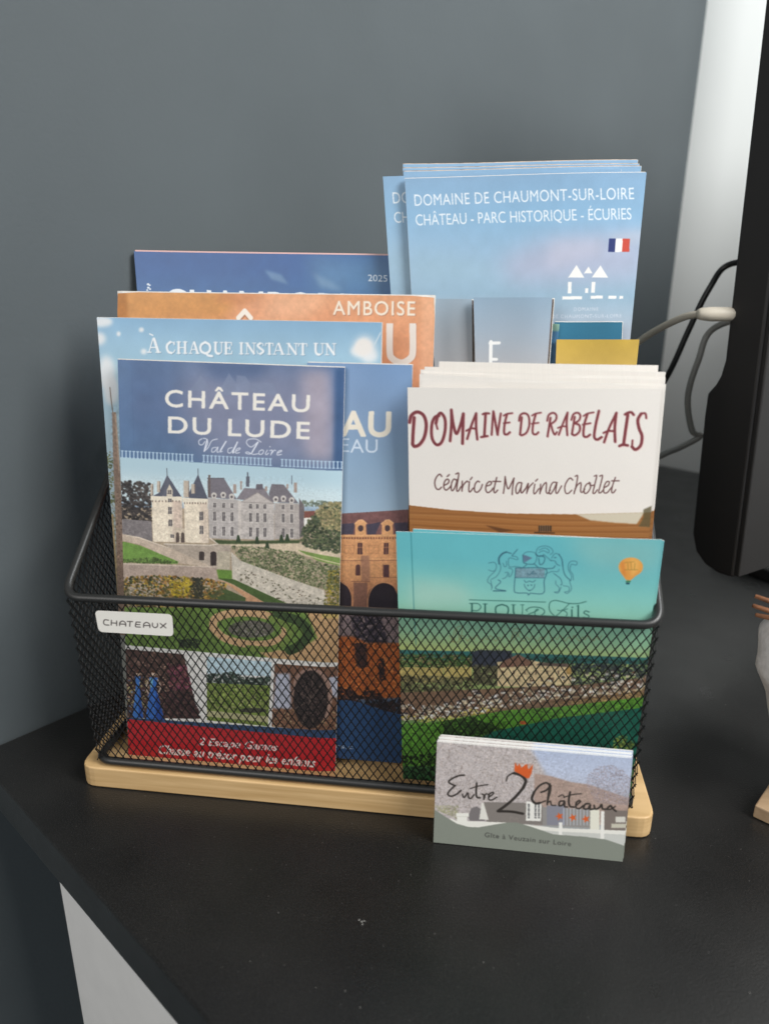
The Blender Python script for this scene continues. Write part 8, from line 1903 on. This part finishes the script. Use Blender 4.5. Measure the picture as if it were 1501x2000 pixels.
class Canvas:
    def __init__(s,u0,v0,u1,v1):
        s.u0,s.v1=u0,v1;s.w=int((u1-u0)*KP);s.h=int((v1-v0)*KP);s.a=np.full((s.h,s.w,3),230,np.float32);s.rng=np.random.default_rng(7)
    def px(s,l): p=np.array(l,float).reshape(-1,2);return np.stack([(p[:,0]-s.u0)*KP,(s.v1-p[:,1])*KP],1)
    def blend(s,x0,y0,m_,col):
        h,w_=m_.shape;X0_,Y0=max(0,x0),max(0,y0);X1,Y1=min(s.w,x0+w_),min(s.h,y0+h)
        if X1<=X0_ or Y1<=Y0: return
        m_=m_[Y0-y0:Y1-y0,X0_-x0:X1-x0,None];r=s.a[Y0:Y1,X0_:X1];r+=(np.array(col,np.float32)-r)*m_
    def box(s,p,pad):
        x0=max(int(p[:,0].min()-pad),-60);y0=max(int(p[:,1].min()-pad),-60);x1=min(int(p[:,0].max()+pad)+2,s.w+60);y1=min(int(p[:,1].max()+pad)+2,s.h+60)
        return x0,y0,x1,y1
    def polymask(s,p,soft):
        x0,y0,x1,y1=s.box(p,soft*1.6+2)
        if x1<=x0 or y1<=y0: return None
        m_=inside(np.arange(x0,x1)[None]+.5,np.arange(y0,y1)[:,None]+.5,p).astype(np.float32)
        r=int(soft/2)
        if r>0:
            for _ in range(2): m_=blur1(blur1(m_,r,0),r,1)
        return x0,y0,m_
    def poly(s,p,col,soft=0,a=1):
        q=s.polymask(p,soft)
        if q: s.blend(q[0],q[1],q[2]*a,col)
    def line(s,p,wd,col,sm,a):
        if sm: p=cat_rom(p)
        if len(p)<2: return
        r=wd/2;x0,y0,x1,y1=s.box(p,r+2)
        if x1<=x0 or y1<=y0: return
        acc=np.zeros((y1-y0,x1-x0),np.float32)
        for (ax,ay),(bx,by) in zip(p[:-1],p[1:]):
            X0_=max(x0,int(min(ax,bx)-r-2));X1=min(x1,int(max(ax,bx)+r+3));Y0=max(y0,int(min(ay,by)-r-2));Y1=min(y1,int(max(ay,by)+r+3))
            if X1<=X0_ or Y1<=Y0: continue
            gx=np.arange(X0_,X1)[None]+.5;gy=np.arange(Y0,Y1)[:,None]+.5;dx,dy=bx-ax,by-ay;L2=dx*dx+dy*dy+1e-9
            t=np.clip(((gx-ax)*dx+(gy-ay)*dy)/L2,0,1);d=np.sqrt((gx-ax-t*dx)**2+(gy-ay-t*dy)**2)
            q=acc[Y0-y0:Y1-y0,X0_-x0:X1-x0];np.maximum(q,np.clip(r-d+.5,0,1),out=q)
        s.blend(x0,y0,acc*a,col)
    def run(s,ops):
        for o in ops:
            k=o[0]
            if k=='g':
                v=s.v1-np.arange(s.h)/KP;st=sorted(o[1],key=lambda q:q[0]);xs=[q[0] for q in st]
                for c_ in range(3): s.a[:,:,c_]=np.interp(v,xs,[q[1][c_] for q in st])[:,None]
            elif k=='p': s.poly(s.px(o[2]),o[1],o[3]*KP,o[4])
            elif k=='l': s.line(s.px(o[3]),o[2]*KP,o[1],o[4],o[5])
            elif k=='n':
                f=fbm(s.h,s.w,max(2,o[2]*KP),s.rng)*o[1]
                if o[3]:
                    q=s.polymask(s.px(o[3]),0)
                    if q:
                        mk=np.zeros((s.h,s.w),np.float32);x0,y0,m_=q;X0_,Y0=max(0,x0),max(0,y0);X1,Y1=min(s.w,x0+m_.shape[1]),min(s.h,y0+m_.shape[0])
                        if X1>X0_ and Y1>Y0: mk[Y0:Y1,X0_:X1]=m_[Y0-y0:Y1-y0,X0_-x0:X1-x0]
                        f=f*mk
                s.a*=(1+f[:,:,None]);np.clip(s.a,0,255,out=s.a)
            elif k=='d':
                pal,n,r0,r1,pl,seed,al=o[1:];p=s.px(pl);rng=np.random.default_rng(seed)
                x0,y0,x1,y1=p[:,0].min(),p[:,1].min(),p[:,0].max(),p[:,1].max();n=int(n*1.9);q=rng.random((n*4,2))*[x1-x0,y1-y0]+[x0,y0]
                q=q[inside(q[:,0],q[:,1],p)][:n]
                for x,y in q:
                    rx=(r0+(r1-r0)*rng.random())*KP*.66;ry=rx*(.6+.5*rng.random());c_=np.array(pal[rng.integers(len(pal))])*(1+.14*(rng.random()-.5)+.26*math.sin(x/(rx*5+4)+3*math.sin(y/(rx*6+5)))*math.cos(y/(rx*4+3)+seed))
                    X0_=int(x-rx-1);Y0=int(y-ry-1);gx=(np.arange(X0_,int(x+rx+2))[None]+.5-x)/rx;gy=(np.arange(Y0,int(y+ry+2))[:,None]+.5-y)/ry
                    s.blend(X0_,Y0,np.clip((1-gx*gx-gy*gy)*1.35,0,1)*.9*al,c_)
            elif k=='t':
                st,col,b,bold,shear,al,sp=o[1:];v,t=text_tris(st,bold,shear,sp);p=s.px(b);x0,x1=v[:,0].min(),v[:,0].max()
                Q=p[0]+((v[:,0:1]-x0)/(x1-x0))*(p[1]-p[0])+(v[:,1:2]/cap())*(p[2]-p[0])
                X0_,Y0,X1,Y1=s.box(Q,2);acc=np.zeros((Y1-Y0,X1-X0_),np.float32)
                if acc.size==0: continue
                for a_,b_,c_ in t:
                    A,Bb,Cc=Q[a_],Q[b_],Q[c_];xa=max(X0_,int(min(A[0],Bb[0],Cc[0])));xb=min(X1,int(max(A[0],Bb[0],Cc[0]))+2);ya=max(Y0,int(min(A[1],Bb[1],Cc[1])));yb=min(Y1,int(max(A[1],Bb[1],Cc[1]))+2)
                    if xb<=xa or yb<=ya: continue
                    gx=np.arange(xa,xb)[None]+.5;gy=np.arange(ya,yb)[:,None]+.5
                    e=lambda P1,P2:(P2[0]-P1[0])*(gy-P1[1])-(P2[1]-P1[1])*(gx-P1[0])
                    w0,w1,w2=e(A,Bb),e(Bb,Cc),e(Cc,A);acc[ya-Y0:yb-Y0,xa-X0_:xb-X0_][((w0>=-1e-6)&(w1>=-1e-6)&(w2>=-1e-6))|((w0<=1e-6)&(w1<=1e-6)&(w2<=1e-6))]=1
                r=bold*np.linalg.norm(p[2]-p[0])
                if r>.4:
                    R_=int(math.ceil(r));ac2=acc.copy();pd=np.pad(acc,R_)
                    for dy in range(-R_,R_+1):
                        for dx in range(-R_,R_+1):
                            wgt=min(1,max(0,r-math.hypot(dx,dy)+.5))
                            if wgt>0: np.maximum(ac2,pd[R_+dy:R_+dy+acc.shape[0],R_+dx:R_+dx+acc.shape[1]]*wgt,out=ac2)
                    acc=ac2
                s.blend(X0_,Y0,acc*al,col)
def paper_mat(key,rough=.3,spec=.5,gain=1.):
    q=np.array(QUAD[key]);u0,v0=q.min(0)-1;u1,v1=q.max(0)+1
    cv=Canvas(u0,v0,u1,v1);cv.run(ART[key])
    for _ in range(1):
        for c_ in range(3): cv.a[:,:,c_]=blur1(blur1(cv.a[:,:,c_],1,0),1,1)
    g=cv.rng.standard_normal((cv.h,cv.w,1)).astype(np.float32)*1.6;lm=cv.a.mean(2,keepdims=True);a=np.clip((lm+(cv.a-lm)*.90)*gain*.97+5+g,0,255)/255
    im=bpy.data.images.new('print_'+key,cv.w,cv.h);buf=np.ones((cv.h,cv.w,4),np.float32);buf[:,:,:3]=a[::-1];im.pixels.foreach_set(buf.ravel());im.update();im.pack()
    m=bpy.data.materials.new('printed_'+key);m.use_nodes=True;nt=m.node_tree;b=nt.nodes['Principled BSDF']
    tx=nt.nodes.new('ShaderNodeTexImage');tx.image=im;tx.interpolation='Linear';tx.extension='EXTEND';nt.links.new(tx.outputs[0],b.inputs['Base Color'])
    b.inputs['Roughness'].default_value=rough;b.inputs['Specular IOR Level'].default_value=spec
    tc=nt.nodes.new('ShaderNodeTexCoord');n=nt.nodes.new('ShaderNodeTexNoise');n.inputs['Scale'].default_value=22;n.inputs['Detail'].default_value=2
    nt.links.new(tc.outputs['Object'],n.inputs['Vector']);bp=nt.nodes.new('ShaderNodeBump');bp.inputs['Strength'].default_value=.35;bp.inputs['Distance'].default_value=.0012
    nt.links.new(n.outputs['Fac'],bp.inputs['Height']);nt.links.new(bp.outputs['Normal'],b.inputs['Normal'])
    return m,(u0,v0,u1,v1)
PM={}
def pm(k,**kw):
    if k not in PM: PM[k]=paper_mat(k,**kw)
    return PM[k]
def sheet_mesh(name,q,m_,rect,th,bend,parent=None,cr=0,nx=14,nz=22,back=None):
    """a paper sheet or folded block: front face printed, pale edges toned down for sheet shadows. q = corners BL BR TR TL in mm"""
    BL,BR,TR,TL=[Vector((p[0],p[1])) for p in q];vs=[];uv=[];fs=[];mi=[]
    for side in (0,1):
        for j in range(nz+1):
            t=j/nz
            for i in range(nx+1):
                s_=i/nx;p=(BL*(1-s_)+BR*s_)*(1-t)+(TL*(1-s_)+TR*s_)*t
                if cr and j==nz and i in(0,nx): p=p+Vector((cr if i==0 else -cr,0))*.3-Vector((0,cr*.3))
                vs.append(Vector((p.x,bend(s_,t)+(th if side else 0),p.y))*MM)
                uv.append(((p.x-rect[0])/(rect[2]-rect[0]),(p.y-rect[1])/(rect[3]-rect[1])))
    n1=(nx+1)*(nz+1);ix=lambda i,j,s_:s_*n1+j*(nx+1)+i
    for j in range(nz):
        for i in range(nx):
            fs.append((ix(i,j,0),ix(i+1,j,0),ix(i+1,j+1,0),ix(i,j+1,0)));mi.append(0)
            fs.append((ix(i,j+1,1),ix(i+1,j+1,1),ix(i+1,j,1),ix(i,j,1)));mi.append(1)
    # edges get vertices of their own so that they shade and colour separately
    def edge(seq):
        b0=len(vs)
        for i,j in seq:
            for s_ in (0,1): vs.append(Vector(vs[ix(i,j,s_)]));uv.append((0,0))
        for k in range(len(seq)-1):
            a=b0+2*k;fs.append((a,a+1,a+3,a+2));mi.append(1)
    edge([(i,nz) for i in range(nx+1)]);edge([(nx,j) for j in range(nz,-1,-1)]);edge([(i,0) for i in range(nx,-1,-1)]);edge([(0,j) for j in range(nz+1)])
    o=mesh(name,vs,fs,[m_,back or M['paper']],parent,True,uv,mi);return o
def frame(key,dy=0,du=0,dv=0,rot=0,dl=0):
    y0,lean,z0=PLANE[key];R_=Matrix.Rotation(-math.radians(lean+dl),4,'X')
    return BM@Matrix.Translation(Vector((du,y0+dy,z0))*MM)@R_@Matrix.Translation(Vector((0,0,dv))*MM)@Matrix.Rotation(math.radians(rot),4,'Y')
def leaflet(key,label,name='leaflet',cat='leaflet',th=.7,bend=None,cr=0,pages=0,group=None,seed=1,dy=0,du=0,dv=0,rot=0,dl=0,q=None,page_mat=None,po=(1.2,1.2),pdx=None,**kw):
    bend=bend or (lambda s_,t:.8*math.sin(math.pi*s_)*-1*t)
    m_,rect=pm(key,**kw);q=q or QUAD[key]
    o=sheet_mesh(name,q,m_,rect,th,bend,cr=cr);o.matrix_world=frame(key,dy,du,dv,rot,dl)
    tag(o,label,cat,group);rng=random.Random(seed)
    for i in range(pages):
        dx,dz=rng.uniform(-po[0],po[0])*.6,rng.uniform(.15,1)*po[1]
        if pdx: dx,dz=pdx[i]
        q2=[(p[0]+dx,p[1]+(dz if k>1 else 0)) for k,p in enumerate(q)]
        yy=th+.12+i*.75
        sheet_mesh('inner_page',q2,(page_mat[i] if isinstance(page_mat,list) else page_mat) or M['paper'],rect,.45,lambda s_,t,b=bend,y=yy:b(s_,t)+y+.0*t,o,nx=10,nz=10)
    return o
wave=lambda a,b,c=0:(lambda s_,t:a*1.5*math.sin(math.pi*s_)*(.3+.7*t)+b*1.3*math.sin(2*math.pi*(s_+c))*t+1.6*max(0,s_-.8)*max(0,t-.75)*20*b-1.2*max(0,.15-s_)*max(0,t-.8)*30*b)
leaflet('lude','folded leaflet with a white castle photo and navy title panel, front left of the basket',th=.8,bend=lambda s_,t:-1.0*math.sin(math.pi*s_)*t+(1.6*max(0,(s_-.9)/.1)**2 if s_>.9 else 0),pages=2,po=(1.3,.6),rough=.27,seed=3)
leaflet('chen','blue leaflet showing an orange lit castle over arches, half hidden behind the navy titled one',th=.9,bend=wave(-.6,.2),pages=1,rough=.3,po=(.5,.5),seed=5)
leaflet('achaque','wide sky blue leaflet with small clouds and white capitals, left of the orange booklet',th=.8,bend=wave(.6,.3),pages=2,rough=.35,po=(.9,.6),seed=7)
leaflet('orange','orange booklet with rounded corner and big white letter U',name='booklet',cat='booklet',th=1.2,cr=2.5,bend=wave(.5,.3),pages=3,rough=.4,po=(.8,.7),seed=9)
pk=mat('pinkish_paper_edge',(.62,.40,.38),.6)
leaflet('cham','dark blue booklet marked 2025, standing at the back left',name='booklet',cat='booklet',th=1.4,bend=wave(.4,.2),pages=3,rough=.35,po=(.6,1.6),seed=11,page_mat=pk)
# tall light blue leaflets
TE=mat('worn_cream_brown_edge',(.42,.32,.25),.7,noise=(160,.55))
g='tall light blue castle domain leaflets at the back right'
leaflet('chaumont','tall light blue leaflet with French flag and white turret logo, frontmost of its stack',th=1.2,bend=wave(-.8,.3),pages=1,group=g,po=(.8,.8),seed=13,rough=.32)
leaflet('chaumont','tall light blue leaflet shifted left, its edge showing beside the one with the flag',th=1.2,bend=wave(-.6,.3),dy=3.2,du=-10.2,dv=.6,rot=-.3,pages=2,group=g,po=(.6,.8),seed=15)
for i,(du,dv,r,lb) in enumerate([(-2.5,4.6,.2,'tall pale topped leaflet third in the tall blue stack at the back right'),(-4.5,7.2,.45,'tall pale topped leaflet fourth in the tall blue stack at the back right'),(-5,9.6,.5,'rearmost and highest of the tall blue leaflets at the back right')]):
    leaflet('chaumont',lb,th=1.2,bend=wave(-.5+.4*i,.4),dy=7+i*2.6,du=du,dv=dv,rot=r,pages=2,group=g,pdx=[(.4,.5),(-.3,1.0)],page_mat=[None,TE],seed=17+i)
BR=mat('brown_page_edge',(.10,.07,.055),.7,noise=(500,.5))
leaflet('greyleft','plain grey blue leaflet right of the orange booklet',th=.5,bend=wave(.3,.2),pages=2,pdx=[(.9,-.5),(1.7,.1)],page_mat=[BR,None],seed=21,rough=.4)
leaflet('grey','grey blue leaflet with tall white letter E, below the tall blue stack',th=.5,bend=wave(-.3,.3),pages=2,pdx=[(.9,-.7),(1.3,-.1)],seed=22,rough=.4,page_mat=[BR,None])
leaflet('teal','plain teal leaflet standing behind the mustard yellow one',th=.7,bend=wave(.4,.2),pages=1,po=(.8,.4),seed=23)
leaflet('green','narrow strip of a mottled blue green leaflet beside the mustard yellow one',th=.5,bend=wave(.1,.1),seed=24)
leaflet('gold','mustard yellow leaflet standing behind the white winery leaflets',th=.8,bend=wave(.3,.3),seed=25,rough=.35)
# white winery leaflets
g='white winery leaflets stacked at the right of the basket'
leaflet('rab','white leaflet with dark red brush title, frontmost of the white stack',th=.35,bend=lambda s_,t:-2.0*math.sin(math.pi*s_)*t*t+.8,group=g,rough=.4)
rq=QUAD['rab']
for i,(dl_,dr_,yy) in enumerate([((5,5.6),(1.5,.6),2.6),((6,3.0),(2.6,1.2),5.0),((6.2,5.6),(1.4,2.8),7.4),((5,6.8),(3.2,3.4),9.8),((6.5,7.6),(3.6,5.4),12.4),((13,9.8),(1.0,7.8),16)]):
    q=[(rq[0][0]+2,rq[0][1]),(rq[1][0]+1.5,rq[1][1]),(rq[2][0]+dr_[0],rq[2][1]+dr_[1]),(rq[3][0]+dl_[0],rq[3][1]+dl_[1])]
    nm=['second','third','fourth','fifth','sixth','rearmost'][i]
    leaflet('rab','plain white topped leaflet, %s in the stack behind the dark red brush title'%nm,th=.35,bend=lambda s_,t,a=[-.6,-2.6,-.4,-2.4,-.2,-2.0][i],b=[1.8,-.8,1.6,-.4,1.5,.2][i]:a*math.sin(math.pi*s_**1.3)*t*t+b*(1-s_)**2*t*t,dy=yy,group=g,q=q,seed=30+i)
# turquoise leaflets
g='turquoise winery leaflets with a crest'
leaflet('turq','turquoise leaflet with lion and unicorn crest and orange balloon, front right of the basket',th=.35,bend=lambda s_,t:-.5*math.sin(math.pi*s_)*t,group=g,rough=.3)
tq=QUAD['turq']
leaflet('turq','second turquoise leaflet peeking out right of the crested one',th=.5,bend=lambda s_,t:-.3*math.sin(math.pi*s_)*t,dy=1.3,group=g,q=[(tq[0][0]+1,tq[0][1]),(tq[1][0]+1.6,tq[1][1]),(tq[2][0]+1.3,tq[2][1]-.9),(tq[3][0]+7.5,tq[3][1]+1.1)])
# ------------------------------------------------------------ business cards
g='stack of holiday cottage business cards'
def card(i,first=False):
    rng=random.Random(90+i);m_,rect=pm('card',rough=.45)
    o=sheet_mesh('business_card',QUAD['card'],m_,rect,.41,lambda s_,t:0,nx=2,nz=2,back=M['card'])
    dx=0 if first else rng.uniform(-.15,.35)+(i>4)*.6+(i>10)*.6;dz=0 if first else rng.uniform(-.35,-.02)
    o.matrix_world=frame('card',i*.44,dx,dz,0 if first else rng.uniform(-.10,.04),-i*.04)
    tag(o,'business card with trees, orange crown and large digit 2, front of the card stack' if first else ('rearmost white edged business card, touching the basket front' if i==14 else 'white edged business card in the stack behind the front card'),'business card',g)
card(0,True)
for i in range(1,15): card(i)
# ------------------------------------------------------------ sticker on the basket front
m_,rect=pm('label',rough=.5);q=QUAD['label']
pts=rounded([(p[0],p[1],0) for p in q],2.4,6);n=len(pts)
y_l=lambda x:-.12
vs=[Vector((p.x,0,p.y))*MM for p in pts]+[Vector((p.x,.25,p.y))*MM for p in pts];uv=[((p.x-rect[0])/(rect[2]-rect[0]),(p.y-rect[1])/(rect[3]-rect[1])) for p in pts]*2
o=mesh('name_sticker',vs,[tuple(range(n)),tuple(range(n,2*n))[::-1]]+[(i,n+i,n+(i+1)%n,(i+1)%n) for i in range(n)],[m_,M['paper']],basket,False,uv,[0]+[1]*(n+1))
o.location=Vector((0,PLANE['label'][0]+3.1-.0,PLANE['label'][2]))*MM
o['label']='white rounded sticker with hand written capitals'
# ------------------------------------------------------------ monitor
MC=Vector((.2299,.45,.0655));MD=Vector((.85,.527,0)).normalized();MT=Vector((-MD.y,MD.x,0))
mon=empty('monitor',(MC.x+MD.x*.27+MT.x*.03,MC.y+MD.y*.27+MT.y*.03,0),math.atan2(MD.y,MD.x))
tag(mon,'black flat monitor cut off by the right edge of the picture','monitor')
TILT=math.radians(2.5)
def mp(a,b,z):   # along the screen, depth to the back, height above the lower edge
    zz=z*math.cos(TILT)-b*math.sin(TILT);bb=b*math.cos(TILT)+z*math.sin(TILT)
    return mon.matrix_basis.inverted()@(MC+MD*a+MT*bb+Vector((0,0,zz)))
def extr(name,prof,a0,a1,m_,parent=mon):
    n=len(prof);vs=[mp(a0,b,z) for b,z in prof]+[mp(a1,b,z) for b,z in prof]
    o=mesh(name,vs,[tuple(range(n))[::-1],tuple(range(n,2*n))]+[(i,(i+1)%n,n+(i+1)%n,n+i) for i in range(n)],m_,parent);return o
prof=[(0,0),(.012,0),(.022,.003),(.030,.010),(.034,.022),(.0345,.105),(.034,.118),(.029,.124),(.026,.130),(.024,.140),(.024,.40),(0,.40)]
bevel(extr('housing',prof,0,.54,M['mono']),.002,3,.5)
bevel(extr('bezel',[(-.0035,.0015),(.0005,.0015),(.0005,.3985),(-.0035,.3985)],.001,.539,M['mono']),.001,2)
extr('screen',[(-.0042,.032),(-.0030,.032),(-.0030,.386),(-.0042,.386)],.031,.509,M['screen'])
def mbox(name,a0,a1,b0,b1,z0,z1,m_):
    vs=[mon.matrix_basis.inverted()@(Vector((MC.x,MC.y,0))+MD*a+MT*b+Vector((0,0,z))) for z in (z0,z1) for a,b in ((a0,b0),(a1,b0),(a1,b1),(a0,b1))]
    return bevel(mesh(name,vs,[(3,2,1,0),(4,5,6,7),(0,1,5,4),(1,2,6,5),(2,3,7,6),(3,0,4,7)],m_,mon),.002,2)
mbox('stand_neck',.24,.30,.036,.055,.012,.22,M['mono']);mbox('stand_foot',.16,.38,-.05,.12,.0003,.012,M['mono'])
# ------------------------------------------------------------ cables
c1=spline([(.2060,.477,.2322),(.2000,.480,.2322),(.1905,.495,.2285),(.1745,.52,.2118),(.160,.53,.19),(.15,.56,.12),(.15,.60,.0032),(.20,.66,.0032)])
cb=tag(empty('usb_cable',(.2136,.476,.2324)),'beige cable with thick plug leaving the side of the monitor','cable')
def rel(o,p): o.parent=p;o.matrix_parent_inverse=Matrix.Translation(-p.location);return o
rel(tube('cord',c1,.0023,M['beige']),cb)
rel(tube('plug',[(.2175,.4775,.2324),(.2165,.4775,.2324),(.2020,.4785,.2323),(.1965,.4800,.2322),(.1945,.4805,.2320)],.005,M['beige'],rs=[.0038,.0045,.0045,.0038,.0026]),cb)
tag(tube('power_cable',spline([(.262,.503,.262),(.2424,.55,.262),(.229,.55,.245),(.218,.55,.215),(.2095,.55,.1887),(.198,.56,.15),(.19,.58,.08),(.19,.60,.004),(.23,.66,.004)]),.0021,M['blackcable']),'thin black cable curving down behind the beige one','cable')
tag(tube('grey_cable',spline([(.256,.497,.235),(.2370,.55,.2182),(.2285,.55,.195),(.2245,.55,.168),(.2310,.55,.143),(.238,.55,.1385),(.225,.55,.130),(.2103,.55,.1229),(.19,.57,.10),(.18,.60,.003),(.17,.64,.003)]),.0023,M['greycable']),'dull grey cable looping at the back of the monitor','cable')
# ------------------------------------------------------------ ornament at the right edge
BC=Vector((.1850,.3030,0));bv=[BC+WD*a+WN*b+Vector((0,0,z)) for z in (.0003,.0076) for a,b in ((0,0),(.085,0),(.085,.055),(0,.055))]
blk=bevel(mesh('wooden_block',[v-BC for v in bv],[(3,2,1,0),(4,5,6,7),(0,1,5,4),(1,2,6,5),(2,3,7,6),(3,0,4,7)],M['block']),.0007,2);blk.location=BC
tag(blk,'pale wooden block at the right edge of the picture, under the grey ornament','wood block')
orn=tag(empty('ornament',(.2235,.3195,.0077)),'grey felt ornament with brown twigs on the pale wooden block, cut off at right','ornament')
vs=[];fs=[];ns,nr_=32,34;rng=random.Random(4)
ZP=[0,.018,.036,.052,.066,.080,.093,.102,.106];RP=[.016,.021,.0275,.032,.0385,.038,.030,.015,.002]
for j in range(nr_+1):
    z=.106*j/nr_;r=float(np.interp(z,ZP,RP))
    for i in range(ns):
        a=2*math.pi*i/ns;rr=r*(1+.04*math.sin(3*a+60*z)+.025*math.sin(7*a-120*z));vs.append((rr*math.cos(a),rr*math.sin(a),z))
for j in range(nr_):
    for i in range(ns): fs.append((j*ns+i,j*ns+(i+1)%ns,(j+1)*ns+(i+1)%ns,(j+1)*ns+i))
fs+=[tuple(range(ns))[::-1],tuple(range(nr_*ns,(nr_+1)*ns))]
mesh('body',vs,fs,M['felt'],orn,True)
for k,(a,b_) in enumerate([((-.018,-.004,.090),(-.0455,.006,.0985)),((-.018,-.002,.094),(-.0440,.008,.1025)),((-.015,.004,.086),(-.041,.010,.0915))]):
    tube('twig',[a,((a[0]+b_[0])/2,(a[1]+b_[1])/2,(a[2]+b_[2])/2+.001),b_],.002,M['twig'],orn,n=7,rs=[.0019,.0016,.0010])

# ------------------------------------------------------------ dust on the desk
rng=random.Random(12);vs=[];fs=[]
def crumb(x,y,r):
    n0=len(vs)
    for k in range(5):
        a=k*1.257+rng.random();q=r*rng.uniform(.5,1.2);vs.append((x+q*math.cos(a),y+q*math.sin(a),.00015))
    vs.append((x,y,.0002+r*.7))
    for k in range(5): fs.append((n0+k,n0+(k+1)%5,n0+5))
for i in range(150):
    a=rng.uniform(aE+.02,aE+.75);b_=rng.uniform(.03,.55);p=P3(a,b_);l=BM.inverted()@p
    if -.01<l.x<.29 and -.03<l.y<.13: continue
    crumb(p.x,p.y,rng.choice([.00012,.00016,.0002,.00028]))
for dx,dy in ((0,0),(.0012,.0004),(-.001,.0009),(.0005,-.0012)): crumb(-.0085+dx,.2395+dy,.0005)
tag(mesh('dust',vs,fs,mat('pale_dust',(.30,.29,.27),.9)),kind='stuff')
